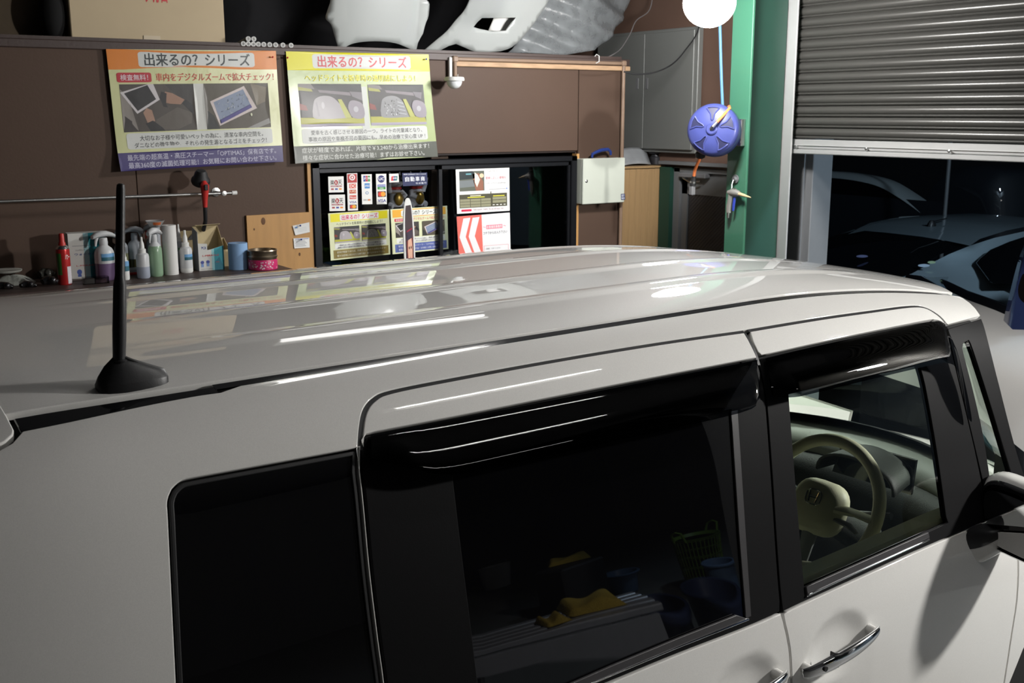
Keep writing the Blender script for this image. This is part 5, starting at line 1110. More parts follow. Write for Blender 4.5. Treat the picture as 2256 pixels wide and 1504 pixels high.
def spray_bottle(nm, lab, px, pyb, pyt, wpx, level, liq, milk, turn=0.0, label_on=None, redtrig=False, group=None):
    b, s = base(px, pyb); H = (pyb - pyt) * s; R_ = wpx * s / 2; t = thing(nm, lab, 'bottle', tuple(b), group)
    hb = H * .70; prof = [(R_ * .86, 0), (R_ * .97, .006), (R_, .02), (R_, hb * .70), (R_ * .95, hb * .80), (R_ * .78, hb * .89), (R_ * .45, hb * .96), (R_ * .38, hb)]
    lv = hb * level
    top = [(np.interp(lv, [p[1] for p in prof], [p[0] for p in prof]), lv)] + [p for p in prof if p[1] > lv]; bot = [p for p in prof if p[1] < lv] + [(np.interp(lv, [p[1] for p in prof], [p[0] for p in prof]), lv)]
    mb = MB(); mb.lathe(top, b, 24); bd = mb.build('bottle_body', milk, t)
    mb = MB(); mb.lathe(bot, b, 24); mb.build('liquid_fill', liq, t)
    if label_on is not None: label(b, R_, hb * label_on[0], hb * label_on[1], label_on[2], bd)
    w = MB(); R3 = Matrix.Rotation(turn, 3, 'Z')
    def L(p): v = R3 @ Vector(p); return (b[0] + v.x, b[1] + v.y, b[2] + v.z)
    w.lathe([(R_ * .42, hb - .004), (R_ * .44, hb + H * .04), (R_ * .40, hb + H * .12), (R_ * .3, hb + H * .13)], b, 20); nk = w.build('neck_collar', milk, t)
    w = MB(); z = hb + H * .12; rg = []
    for f_, zz, hh, ww in ((-.95, .06, .035, .26), (-.7, .10, .05, .36), (-.2, .13, .055, .42), (.3, .13, .05, .42), (.75, .095, .04, .38), (1.05, .05, .03, .30)):
        rg.append([L((f_ * R_ * 1.25, R_ * 1.3 * ww * math.cos(a), z + H * zz * .8 - H * .02 + H * hh * 1.15 * math.sin(a))) for a in np.arange(12) * 2 * math.pi / 12])
    w.loft(rg); w.build('spray_head', milk, t)
    w = MB(); w.tube([L((-.60 * R_, 0, z + H * .05)), L((-.80 * R_, 0, z - H * .05)), L((-.88 * R_, 0, z - H * .15))], [R_ * .20, R_ * .16, R_ * .10], 10); w.build('trigger', M_RED if redtrig else milk, t)
    return t
def label(b, R_, z0, z1, cols, parent, a0=-2.1, a1=-.55):
    for k, c in enumerate(cols):
        za = z0 + (z1 - z0) * k / len(cols); zb = z0 + (z1 - z0) * (k + 1) / len(cols)
        mb = MB(); mb.grid(lambda u, v: (b[0] + (R_ + .0007) * math.cos(a0 + (a1 - a0) * u), b[1] + (R_ + .0007) * math.sin(a0 + (a1 - a0) * u), b[2] + za + (zb - za) * v), 10, 1); mb.build('paper_label', c, parent, angle=180)
def nozzle_bottle(nm, lab, px, pyb, pyt, wpx, level, liq, milk, lb=None, lean=0):
    b, s = base(px, pyb); H = (pyb - pyt) * s; R_ = wpx * s / 2; t = thing(nm, lab, 'bottle', tuple(b)); hb = H * .62
    prof = [(R_ * .88, 0), (R_, .006), (R_, hb * .84), (R_ * .9, hb * .94), (R_ * .6, hb)]; lv = hb * level
    mb = MB(); mb.lathe([(R_, lv)] + [p for p in prof if p[1] > lv], b, 24); bd = mb.build('bottle_body', milk, t)
    mb = MB(); mb.lathe([p for p in prof if p[1] < lv] + [(R_, lv)], b, 24); mb.build('liquid_fill', liq, t)
    mb = MB(); mb.lathe([(R_ * .58, hb), (R_ * .58, hb + H * .09), (R_ * .40, hb + H * .10), (R_ * .34, hb + H * .22), (R_ * .18, hb + H * .30), (R_ * .20, hb + H * .31), (R_ * .17, H), (.001, H)], b, 18); mb.build('nozzle_cap', M_WHITEPL, t)
    if lb: label(b, R_, hb * lb[0], hb * lb[1], lb[2], bd)
    return t
# red spray can
b, s = base(144, 626); Rc = 29 * s / 2
can = thing('spray_can', 'red and green aerosol spray can with red cap, left end of the bottles', 'can', tuple(b)); Hc = 112 * s
mb = MB(); mb.lathe([(Rc * .93, 0), (Rc, .004), (Rc, Hc * .67), (Rc * .97, Hc * .70)], b, 28); cb = mb.build('can_body', mat('can_red', (.50, .025, .025), .25, .3, noise=.1, coat=.5), can)
mb = MB(); mb.lathe([(Rc * .97, Hc * .70), (Rc * .9, Hc * .725), (Rc * .7, Hc * .76), (Rc * .5, Hc * .775)], b, 28); mb.build('can_dome', M_CHROME, can)
mb = MB(); mb.lathe([(Rc * .56, Hc * .765), (Rc * .50, Hc * .82), (Rc * .40, Hc * .84), (Rc * .38, Hc * .98), (Rc * .30, Hc), (.001, Hc)], b, 20); mb.build('spray_cap', M_RED, can)
label(b, Rc, Hc * .20, Hc * .62, [mat('can_green', srgb(60, 110, 50), .3, noise=.3, nscale=60)], cb, -2.9, -2.05); label(b, Rc, Hc * .02, Hc * .36, [mat('can_white_print', srgb(200, 195, 200), .4, noise=.1, nscale=90)], cb, -1.3, -.45)
def wrapt(b, R_, t_, z0, z1, a0, a1, c, parent, nm='lettering', bold=.02):
    V, F = text2d(t_, bold); lo = V.min(0); hi = V.max(0); U = (V - lo) / (hi - lo); mb = MB(); mb.add([(b[0] + (R_ + .0012) * math.cos(a0 + (a1 - a0) * u), b[1] + (R_ + .0012) * math.sin(a0 + (a1 - a0) * u), b[2] + z0 + (z1 - z0) * v) for u, v in U], F); o = mb.build(nm, flat(c), parent, smooth=False); return o
wrapt(b, Rc, 'パワー', Hc * .50, Hc * .60, -1.5, -.8, (230, 225, 220), cb)
# cartons
def carton(nm, lab, px4, depth_m, cols, open_top=False):
    """px4: front face TL TR BR BL; stands on the counter"""
    bl, s = base(*px4[3]); Y0 = bl[1]; br, _ = base(*px4[2]); hz = ZC + (px4[3][1] - px4[0][1]) * s
    return bl, br, hz
def obox(nm, lab, bl, br, h, dep, m, cat_='box'):
    """upright box: front bottom-left, front bottom-right, height, depth away from the viewer"""
    bl = np.array(bl, float); br = np.array(br, float); d = (br - bl) / np.linalg.norm(br - bl); n = np.array([-d[1], d[0], 0]); n = n if n[1] > 0 else -n
    t = thing(nm, lab, cat_, tuple((bl + br) / 2 + n * dep / 2)); mb = MB(); P_ = [bl, br, br + n * dep, bl + n * dep]
    vs = [tuple(p) for p in P_] + [tuple(p + [0, 0, h]) for p in P_]; mb.add(vs, [(0, 1, 5, 4), (1, 2, 6, 5), (2, 3, 7, 6), (3, 0, 4, 7), (4, 5, 6, 7), (3, 2, 1, 0)]); bd = mb.build('carton_body', m, t, smooth=False)
    def face(u, v, lift=0.0): return tuple(bl + (br - bl) * u + np.array([0, 0, h * (1 - v)]) - n * lift)
    def side(u, v, lift=0.0): return tuple(br + n * dep * u + np.array([0, 0, h * (1 - v)]) + d * lift)
    return t, bd, face, side
bl, s = base(157, 619); br_ = bl + np.array([.155, -.012, 0]); hh_ = 104 * s
t, bd, fc, sd = obox('product_carton', 'upright white and teal carton behind the red spray can', bl + [-.0, .0, 0], br_, hh_, .07, mat('carton_white', srgb(205, 205, 200), .5, noise=.03))
P = Print(fc, lift=.0004); P.rect(.55, 0, 1, 1, (36, 138, 150), layer=1); P.rect(.42, .0, .56, 1, (150, 185, 190), layer=1.2); P.rect(.1, .26, .75, .268, (90, 100, 110), layer=2); P.text('コンパウンド', .18, .34, .45, .37, (90, 90, 95), .01, 2); P.text('ウォーターS', .15, .42, .80, .47, (40, 70, 140), .03, 2); P.text('L-MIRACLE', .18, .67, .82, .70, (190, 50, 60), .02, 2); P.ell(.25, .82, .07, .055, (80, 100, 170), layer=2); P.rect(.2, .87, .3, .92, (80, 100, 170), layer=2); P.text('500', .68, .84, .82, .87, (200, 70, 60), .01, 2); P.build('printed_artwork', bd)
P = Print(sd, lift=.0004); P.rect(0, 0, 1, 1, (90, 180, 205), layer=1); P.rect(.15, .12, .9, .16, (40, 60, 140), layer=2); [P.rect(.2, .2 + k * .05, .8 - .1 * (k % 2), .225 + k * .05, (220, 220, 60), layer=2) for k in range(3)]; P.rect(.5, .82, 1, .96, (225, 225, 225), layer=2); P.build('printed_artwork', bd)
spray_bottle('spray_bottle', 'clear spray bottle half filled with violet liquid, blue label', 234, 616, 504, 42, .48, liquid('violet', (112, 92, 125)), M_MILK, 0.2, (.56, .76, [M_LBLD, M_LBL]))
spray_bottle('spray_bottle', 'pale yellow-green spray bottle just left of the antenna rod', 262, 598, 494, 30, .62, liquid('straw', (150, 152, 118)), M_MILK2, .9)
nozzle_bottle('dropper_bottle', 'small white dropper bottle with blue label right of the antenna rod', 277, 616, 545, 18, .45, M_WHITEPL, M_WHITEPL, (.45, .95, [M_LBLD, M_LBL]))
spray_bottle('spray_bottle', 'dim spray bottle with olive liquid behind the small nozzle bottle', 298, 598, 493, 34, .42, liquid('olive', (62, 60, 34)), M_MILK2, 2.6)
nozzle_bottle('nozzle_bottle', 'milky nozzle bottle with pointed tip, front left of the green bottle', 317, 612, 522, 28, .46, liquid('bluegrey', (160, 166, 180)), M_MILK)
spray_bottle('spray_bottle', 'spray bottle filled with pale green liquid beside the white paper roll', 345, 608, 497, 30, .86, liquid('green', (132, 160, 132)), M_MILK, .5)
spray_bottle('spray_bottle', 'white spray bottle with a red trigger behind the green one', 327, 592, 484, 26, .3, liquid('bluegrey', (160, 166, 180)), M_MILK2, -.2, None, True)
b, s = base(378, 604); R_ = 31 * s / 2
def roll(nm, lab, b, R_, H, m, rin):
    t = thing(nm, lab, 'roll', tuple(b)); mb = MB(); mb.lathe([(rin, 0), (R_, 0), (R_, H), (R_ * .98, H + .001), (rin, H), (rin, 0)], b, 32); mb.build('paper_layers', m, t)
    mb = MB(); mb.lathe([(rin * .999, .002), (rin * .999, H - .001), (rin * .85, H - .001), (rin * .85, .002)], b, 20); mb.build('core', M_CARD, t); return t
roll('paper_roll', 'tall white paper towel roll between the green bottle and the cartons', b, R_, 108 * s, mat('white_tissue', (.66, .65, .63), .8, bump=.04, bscale=90), R_ * .35)
b, s = base(526, 592); roll('paper_roll', 'pale blue paper towel roll beside the pink tin', b, 42 * s / 2, 57 * s, mat('blue_tissue', srgb(135, 170, 210), .8, bump=.05, bscale=90), .012)
nozzle_bottle('nozzle_bottle', 'milky nozzle bottle with a blue label in front of the cartons', 412, 600, 507, 27, .18, M_WHITEPL, M_MILK, (.50, .72, [M_LBLD, M_LBL]))
nozzle_bottle('nozzle_bottle', 'narrow nozzle bottle with green cap band behind the paper roll', 393, 590, 492, 20, .5, M_MILK2, M_MILK2, (.70, .78, [mat('green_band', srgb(40, 130, 40), .4, noise=.05)]))
# clear bowl on the red trigger bottle
b = AY(345, 500, 5.28); 
mb = MB(); mb.lathe([(.025, 0), (.040, .022), (.046, .030), (.044, .030), (.038, .022), (.023, .003)], b + [0, .02, -.0], 28); bw = thing('plastic_cup', 'clear plastic cup with orange label above the green bottle', 'cup', tuple(b)); mb.build('cup_wall', mat('cloudy_cup', (.5, .5, .5), .2, alpha=.45, noise=.05), bw)
mb = MB(); mb.grid(lambda u, v: (b[0] + (.0335 + .008 * v) * math.cos(-2.1 + 1.0 * u), b[1] + .02 + (.0335 + .008 * v) * math.sin(-2.1 + 1.0 * u), b[2] + .010 + .014 * v), 8, 1); mb.build('paper_label', flat((196, 104, 60)), bw)
mb = MB(); mb.lathe([(.02, -.11), (.02, -.002), (.001, -.001)], b + [0, .02, 0], 20); tag(mb.build('storage_jar', M_MILK2, loc=b + [0, .02, -.11]), 'grey jar under the clear plastic cup', 'jar')
# small trays in front
b, s = base(212, 625)
t, bd, fc, sd = obox('blade_case', 'tiny white and clear plastic case lying before the violet bottle', b + [-.055, -.0, 0], b + [.055, -.010, 0], .030, .045, glassmat('case_plastic', (.55, .54, .54), .1))
mb = MB(); mb.b2((b[0] - .05, b[1] + .004, ZC + .002), (b[0] - .005, b[1] + .035, ZC + .024)); mb.build('white_insert', M_WHITEPL, t)
mb = MB(); mb.b2((b[0] + .0, b[1] + .004, ZC + .002), (b[0] + .048, b[1] + .03, ZC + .018)); mb.build('coloured_insert', mat('mixed_bits', (.25, .16, .2), .5, noise=.8, nscale=90), t)
b, s = base(298, 604); mb = MB(); mb.b2((b[0] - .035, b[1] - .02, ZC), (b[0] + .045, b[1] + .03, ZC + .03), bev=.006); rt = thing('plastic_case', 'low clear case with red base behind the nozzle bottle', 'box', tuple(b)); mb.build('clear_lid', M_MILK2, rt)
mb = MB(); mb.b2((b[0] - .036, b[1] - .022, ZC), (b[0] + .046, b[1] + .031, ZC + .014), bev=.003); mb.build('red_base', M_RED, rt)
# open cartons on the right
bl, s = base(439, 597); brr = bl + np.array([.125, -.004, 0]); 
M_CW = mat('carton_white', srgb(205, 205, 200)); M_CI = mat('carton_inner', srgb(196, 178, 138), .7, noise=.04)
hF = 58 * s; hT = 95 * s
tt_ = thing('opened_carton', 'torn-open white and teal carton with beige inner faces before a second one', 'box', tuple((bl + brr) / 2))
dd_ = (brr - bl) / np.linalg.norm(brr - bl); nn = np.array([-dd_[1], dd_[0], 0]); D_ = .085
def FW_(u, v, l=0.0): return tuple(bl + dd_ * .125 * u + np.array([0, 0, v]) - nn * l)
mb = MB(); mb.prism([(0, 0), (1, 0), (1, hF * .92), (.52, hF * .80), (.36, hF * .78), (.36, hT * .62), (0, hT * .64)], lambda u, v, d: FW_(u, v, d), 0, -.0015); fo = mb.build('front_panel', M_CW, tt_, smooth=False)
mb = MB()
def quad3(a, b2, c, d, th): a, b2, c, d = map(np.array, (a, b2, c, d)); n = np.cross(b2 - a, d - a); n = n / np.linalg.norm(n) * th; mb.add([tuple(p) for p in (a, b2, c, d)] + [tuple(p + n) for p in (a, b2, c, d)], [(0, 1, 2, 3), (7, 6, 5, 4), (0, 4, 5, 1), (1, 5, 6, 2), (2, 6, 7, 3), (3, 7, 4, 0)])
B0, B1 = bl + nn * D_, brr + nn * D_; Z = lambda z: np.array([0, 0, z])
quad3(B0, B1, B1 + Z(hT), B0 + Z(hT * .99), .0015); mb.build('back_panel', M_CI, tt_, smooth=False)
mb = MB(); quad3(bl, B0, B0 + Z(hT * .99), bl + Z(hT * .90), .0015); mb.build('side_panel', mat('carton_side_grey', srgb(150, 155, 158), .6, noise=.1, nscale=40), tt_, smooth=False)
mb = MB(); quad3(brr, B1, B1 + Z(hT), brr + Z(hF * .92), .0015); mb.build('side_panel', M_CI, tt_, smooth=False)
mb = MB(); quad3(B0 + Z(hT), B1 + Z(hT), B1 + Z(hT + .012) - nn * .055, B0 + Z(hT + .010) - nn * .055, .0015); mb.build('lid_flap', M_CI, tt_, smooth=False)
P = Print(lambda u, v, l=0: FW_(u, v, l), lift=.0005); P.poly([(.62, 0), (1, 0), (1, hF * .92), (.62, hF * .82)], (44, 150, 165), 1); P.poly([(.52, .0), (.62, 0), (.62, hF * .82), (.52, hF * .8)], (150, 200, 205), 1); P.poly([(.62, hF * .3), (.82, hF * .5), (1, hF * .05), (1, 0), (.62, 0)], (36, 120, 140), 1.5)
P.text('L-MIRACLE', .16, hF * .60, .80, hF * .54, (196, 44, 50), .03, 2); P.ell(.14, hF * .32, .07, .008, (70, 80, 150), layer=2); P.ell(.36, hF * .33, .07, .008, (70, 80, 150), layer=2); P.rect(.09, hF * .14, .19, hF * .26, (120, 150, 200), layer=2); P.rect(.31, hF * .16, .41, hF * .28, (120, 150, 200), layer=2); P.text('TO-30', .66, hF * .33, .80, hF * .28, (196, 60, 60), .01, 2); P.text('MADE IN JAPAN', .08, hF * .07, .55, hF * .04, (70, 75, 80), .01, 2); P.text('PCX', .14, hT * .56, .32, hT * .50, (60, 80, 150), .03, 2); P.build('printed_artwork', fo)
bl2 = bl + np.array([-.035, .095, 0]); t2 = thing('opened_carton', 'second open beige carton with raised flaps, behind the torn white and teal one', 'box', tuple(bl2 + [.1, .02, 0]))
mb = MB(); w2_, h2_ = .225, .135; yb = min(bl2[1] + .09, 5.385)
mb.b2((bl2[0], bl2[1], ZC), (bl2[0] + w2_, bl2[1] + .002, ZC + h2_ * .62)); mb.build('front_panel', M_CI, t2)
mb = MB(); mb.b2((bl2[0], yb, ZC), (bl2[0] + w2_, yb + .002, ZC + h2_)); mb.build('back_panel', M_CI, t2)
for xx_ in (bl2[0], bl2[0] + w2_): mb = MB(); mb.prism([(bl2[1], 0), (yb, 0), (yb, h2_), (bl2[1], h2_ * .62)], lambda u, v, d: (xx_ + d, u, ZC + v), 0, .002); mb.build('side_panel', M_CI, t2)
mb = MB(); o_ = np.array([bl2[0], yb, ZC + h2_]); mb.prism([(0, 0), (.105, 0), (.105, .04), (.10, .048), (.01, .05), (0, .045)], lambda u, v, d: (o_[0] + u, o_[1] - .3 * v + d, o_[2] + v * .95), 0, .002); mb.build('lid_flap', M_CI, t2)
mb = MB(); mb.prism([(.04, .0), (.065, 0), (.10, .045), (.075, .046)], lambda u, v, d: (o_[0] + u, o_[1] - .3 * v - .003 + d, o_[2] + v * .95), 0, .0015); mb.build('tape_strip', M_GREYPL, t2)
# pink tin
b, s = base(580, 592); R_ = 63 * s / 2
tin = thing('biscuit_tin', 'round glass-sided tin with pink white-dotted band and metal rim', 'tin', tuple(b))
mb = MB(); mb.lathe([(R_ * .96, 0), (R_, .004), (R_, .045), (R_ * .98, .05)], b, 36); tb_ = mb.build('tin_body', mat('pink_band', (.55, .03, .14), .35, noise=.05), tin)
mb = MB()
for k in range(46):
    a = rng.uniform(-math.pi, 0); z = rng.uniform(.008, .040); r = rng.uniform(.002, .0045)
    mb.add([(b[0] + (R_ + .0008) * math.cos(a + r / R_ * math.cos(q_)), b[1] + (R_ + .0008) * math.sin(a + r / R_ * math.cos(q_)), b[2] + z + r * math.sin(q_)) for q_ in np.arange(8) * math.pi / 4], [tuple(range(8))])
mb.build('white_dots', flat((226, 200, 210)), tb_)['kind'] = 'stuff'
mb = MB(); mb.lathe([(R_ * .95, .05), (R_ * .97, .056), (R_ * 1.02, .062), (R_ * 1.02, .066), (R_ * .97, .070), (R_ * .99, .088), (R_ * 1.03, .092), (R_ * 1.0, .097), (R_ * .93, .096), (R_ * .92, .075), (.001, .07)], b, 36); mb.build('metal_rim', mat('antique_metal', (.30, .24, .17), .3, .9, noise=.2), tin)
# left end of the counter: dish, bag, connectors
b, s = base(26, 628); 
mb = MB(); mb.grid(lambda u, v: (b[0] + (.10 * (v + .001)) * math.cos(u * 6.2832) * (1 + .15 * math.sin(5 * u * 6.28)), b[1] + .03 + .07 * v * math.sin(u * 6.2832), ZC + .055 * (1 - v ** 2) * (.7 + .3 * math.sin(23 * u) * v) + .002), 40, 8); tag(mb.build('plastic_bag', mat('cloudy_plastic_bag', (.32, .33, .30), .35, noise=.3, bump=.5, bscale=60), loc=b, angle=180), 'crumpled cloudy plastic bag under the round disc, far left of the counter', 'bag')
mb = MB(); mb.lathe([(.001, 0), (.055, .001), (.062, .006), (.064, .012), (.060, .013), (.02, .010), (.001, .010)], b + [-.012, .02, .056], 32); tag(mb.build('sanding_disc', mat('pale_disc', (.42, .42, .38), .6, noise=.05), loc=b + [-.012, .02, .056]), 'round pale disc lying on the plastic bag, far left of the counter', 'disc')
for i, (px, py, r, lab) in enumerate([(10, 640, .022, 'black glossy connector lump at the far left edge of the counter'), (62, 636, .020, 'small black plastic knob before the cloudy bag'), (110, 630, .026, 'black shiny hose fitting left of the red spray can'), (98, 612, .03, 'dark crumpled clear wrapper behind the hose fitting')]):
    b, s = base(px, py); mb = MB(); mb.tube([b + [-.03, 0, r * .8], b + [-.01, .01, r], b + [.015, 0, r * .9], b + [.035, -.008, r * .6]], [r * .5, r * .8, r * .75, r * .4], 12); mb.sphere(b + [.01, -.012, r * 1.0], r * .7, 14, 8)
    o = mb.build('hose_fitting' if i != 3 else 'clear_wrapper', M_BLACKGLOSS if i != 3 else mat('dark_wrapper', (.08, .08, .07), .15, noise=.6, nscale=60, bump=.8), loc=b); tag(o, lab, 'fitting' if i != 3 else 'wrapper')
# standing cutout before the window
mb = MB(); mb.b2((XCE + .01, 5.12, 1.10), (4.40, 5.37, 1.13)); tag(mb.build('window_ledge', M_BROWND, loc=(3.5, 5.25, 1.10)), 'low dark ledge under the window, hidden behind the minivan roof', 'shelf')
co = AY(905, 560, 5.22); ct = AY(893, 436, 5.22); wide = .115
ang = math.radians(38)
cu_ = thing('standing_cutout', 'upright oval cardboard cutout printed with a smiling face, before the window', 'sign', (co[0], 5.22, 1.13)); zt0, zt1 = 1.13, ct[2]
hC = zt1 - zt0
def CUT(u, v, d=0): # u in -1..1 sideways, v metres up
    return (co[0] + u * .075 * math.cos(ang) + d * math.sin(ang) - .012 * (v / hC), 5.22 + u * .075 * math.sin(ang) - d * math.cos(ang), zt0 + v)
oval = [(math.copysign(min(1, abs(math.cos(a)) ** .8), math.cos(a)) , hC * .60 + hC * .40 * math.sin(a)) for a in np.linspace(0, math.pi, 20)] + [(-.95, 0), (.95, 0)]
mb = MB(); mb.prism(oval, CUT, -.004, 0); mb.build('cut_board', M_WHITEPL, cu_)
P = Print(lambda u, v, l=0: CUT(u, v, l), lift=.0005)
sc2 = lambda k, f: [(u * k, hC * .60 + (v - hC * .60) * f) for u, v in oval]
P.poly([(u * .72, min(v, hC * .93)) for u, v in oval], (70, 60, 64), 1); P.poly([(-.5, hC * .62), (.55, hC * .64), (.6, hC * .30), (-.45, hC * .25)], (120, 40, 44), 2)
P.ell(.05, hC * .50, .42, hC * .16, (222, 176, 152), layer=3); P.poly([(-.5, hC * .60), (.5, hC * .62), (.52, hC * .70), (-.5, hC * .68)], (60, 54, 70), 4); P.poly([(-.5, hC * .68), (.52, hC * .70), (.52, hC * .715), (-.5, hC * .695)], (150, 40, 60), 5)
P.poly([(-.4, hC * .36), (.3, hC * .36), (.45, .02), (-.5, .02)], (150, 96, 84), 2.5); P.ell(.22, hC * .53, .09, hC * .014, (50, 36, 40), layer=5); P.ell(-.12, hC * .53, .09, hC * .014, (50, 36, 40), layer=5); P.ell(.06, hC * .42, .16, hC * .02, (190, 90, 90), layer=5); P.ell(.06, hC * .423, .13, hC * .010, (240, 230, 225), layer=6); P.build('printed_portrait', cu_)
mb = MB(); mb.prism([(.0, 0), (.11, 0), (.02, .10), (0, .22)], lambda u, v, d: (co[0] + .01 + d, 5.22 + u, 1.13 + v), 0, .004); mb.build('back_strut', M_CARD, cu_)
# lucky cats in the window
def cat(px, py, lab, arm):
    b = AY(px, 458, 5.60); b[2] = zo + .006; s = depth(b) / FPX; t = thing('cat_figurine', lab, 'figurine', tuple(b)); M_P = mat('glazed_white', (.60, .58, .58), .15, noise=.03, coat=.6); M_G = mat('gold_lacquer', (.42, .26, .05), .3, .6, noise=.4, nscale=40)
    mb = MB(); mb.lathe([(.030, 0), (.045, .008), (.050, .04), (.042, .085), (.030, .105), (.02, .11)], b, 24); bd = mb.build('body', M_P, t)
    mb = MB(); mb.sphere(b + [0, -.008, .150], .044, 24, 14, (1.12, .92, .88)); hd = mb.build('head', M_P, t)
    for e in (-1, 1):
        mb = MB(); mb.tube([b + [e * .026, 0, .175], b + [e * .034, .0, .205]], [.015, .002], 10); er = mb.build('ear', M_P, hd)
        mb = MB(); mb.sphere(b + [e * .017, -.046, .156], .0055, 10, 6, (1, .5, 1)); mb.build('eye', M_BLACKGLOSS, hd)
        mb = MB(); mb.tube([b + [e * .040, -.012, .0], b + [e * .044, -.03, .018], b + [e * .038, -.045, .012]], [.018, .018, .012], 10); mb.build('foot', M_P, t)
    mb = MB(); mb.tube([b + [-.012, -.050, .138], b + [0, -.053, .134], b + [.012, -.050, .138]], .0015, 6); mb.build('mouth', M_BLACKGLOSS, hd)
    mb = MB(); mb.lathe([(.034, .104), (.038, .108), (.038, .114), (.034, .118)], b, 24); mb.build('collar', M_RED, t)
    mb = MB(); mb.tube([b + [arm * .040, -.01, .09], b + [arm * .050, -.02, .13], b + [arm * .048, -.03, .168]], [.016, .014, .016], 12); mb.build('raised_arm', M_P, t)
    mb = MB(); mb.tube([b + [-arm * .036, -.01, .09], b + [-arm * .046, -.035, .07], b + [-arm * .022, -.052, .06]], [.015, .014, .012], 12); mb.build('lower_arm', M_P, t)
    mb = MB(); mb.sphere(b + [0, -.046, .052], .028, 18, 10, (1, .5, 1.35)); mb.build('gold_coin', M_G, t)
    mb = MB(); mb.lathe([(.002, .09), (.030, .092), (.046, .086)], b + [0, -.004, 0], 20); mb.build('bib', M_G, t)
cat(871, 450, 'white beckoning cat figurine with raised right paw, left of the pair', -1); cat(917, 450, 'white beckoning cat figurine behind the navy plate, right of the pair', 1)
# ------------------------------------------------------------------ on the upper shelf
bb0, bb1 = AY(158, 90, 5.50), AY(497, 96, 5.50); ztop = 3.25
bx = thing('cardboard_box', 'large plain cardboard box on the upper shelf above the orange poster', 'box', ((bb0[0] + bb1[0]) / 2, 5.8, ZSH))
mb = MB(); mb.b2((bb0[0], 5.50, ZSH + .001), (bb1[0], 6.1, ztop), bev=.004); bx_ = mb.build('carton_body', M_CARD, bx)
mb = MB(); tp_ = AY(335, 84, 5.498); mb.b2((tp_[0] - .04, 5.4965, ZSH + .003), (tp_[0] + .04, 5.4995, ZSH + .04)); mb.build('tape_strip', mat('pale_tape', (.55, .46, .33), .4, noise=.05), bx_)
P = Print(lambda u, v, d=0: (bb0[0] + (bb1[0] - bb0[0]) * u, 5.4995 - d, ZSH + .001 + (1 - v) * .6), lift=.0006); P.text('レカロ', .48, .52, .62, .676, (190, 30, 40), .03, 1); P.build('lettering', bx_)
d0 = AY(-260, 82, 5.7); d1_ = AY(118, 88, 5.7)
mb = MB(); mb.b2((d0[0], 5.7, ZSH + .001), (d1_[0], 6.2, ZSH + .75), bev=.006); tag(mb.build('cardboard_box', mat('old_dark_cardboard', (.11, .08, .05), .8, noise=.2), loc=(d0[0], 5.9, ZSH)), 'dark old cardboard box in the shade at the left end of the upper shelf', 'box')
c_ = AY(118, 40, 5.62); mb = MB(); mb.sphere((c_[0] - .012, 5.58, ZSH + .125), .12, 24, 14, (.52, .6, 1.04)); tag(mb.build('black_bag', M_DARK, loc=(c_[0], 5.58, ZSH)), 'black rounded bag in the shade left of the large cardboard box', 'bag')
# rolled posters: white-rimmed tubes, ends towards the viewer
tp = [(536, 93, 0), (547, 93, 0), (558, 93, 0), (569, 93, 0), (581, 93, 0), (594, 93, 0), (607, 93, 0), (623, 93, 0), (641, 94, 0), (547, 83, 1), (559, 82, 1)]
rT = px2m(AY(580, 93, 5.45), 5.3)
places = ['first from the left', 'second from the left', 'third from the left', 'fourth from the left', 'fifth from the left', 'sixth from the left', 'seventh from the left', 'second from the right', 'rightmost']
proto = None
for i, (px, py, up) in enumerate(tp):
    p = AY(px, py, 5.42); p[2] = ZSH + rT + .001 + up * rT * 2.02
    if proto is None:
        proto = thing('rolled_poster', 'x', 'roll', tuple(p), 'rolled posters on the upper shelf')
        mb = MB(); mb.lathe([(rT * .72, 0), (rT, 0), (rT, .55), (rT * .72, .55)], p, 16, (.25, 1, 0)); mb.build('paper_tube', mat('grey_roll', (.22, .23, .24), .35, .3, noise=.1), proto)
        mb = MB(); mb.lathe([(rT * .55, -.002), (rT * 1.02, -.002), (rT * 1.02, .004), (rT * .55, .004), (rT * .55, -.002)], p, 16, (.25, 1, 0)); rr_ = mb.build('white_rim', M_WHITEPL, proto)
        t = proto
    else: t = copy_tree(proto, tuple(p))
    t['label'] = ('rolled poster lying on top of the row, ' + ('left of the upper two' if i == 9 else 'right of the upper two')) if up else 'rolled poster with white rim in the bottom row, ' + places[i]
# painted body parts
def shell(nm, lab, outline, Y0, bul, m, holes=(), th=.006, sp=.03, cat_='car part', parent=None):
    P_ = [AY(*p, Y0) for p in outline]; O = np.array([(p[0], p[2]) for p in P_]); H = [np.array([(p[0], p[2]) for p in [AY(*h, Y0) for h in hh]]) for hh in holes]
    v, f = cdt(O, H, sp); lo = O.min(0); hi = O.max(0)
    def pos(a, b, d): u, w = (a - lo[0]) / (hi[0] - lo[0]), (b - lo[1]) / (hi[1] - lo[1]); return (a, Y0 - bul(u, w) + d, b)
    mb = MB(); mb.add([pos(a, b, 0) for a, b in v], [t[::1] for t in f]); n0 = len(v)
    o = mb.build(nm, m, parent, loc=None if parent is not None else ((lo[0] + hi[0]) / 2, Y0, lo[1]), angle=180, solid=th)
    if parent is None: tag(o, lab, cat_)
    return o
M_PEARL2 = mat('pale_white_paint', (.42, .44, .43), .35, coat=1, coatr=.03, noise=.02)
f1 = crv([(712, -60), (716, 0), (713, 20), (711, 42), (722, 56), (732, 85), (741, 109)], 3) + crv([(750, 108), (765, 98), (790, 93), (825, 92), (860, 96), (885, 104), (908, 113)], 3) + crv([(912, 108), (920, 60), (927, 36), (926, 12), (912, -5), (900, -60)], 3)
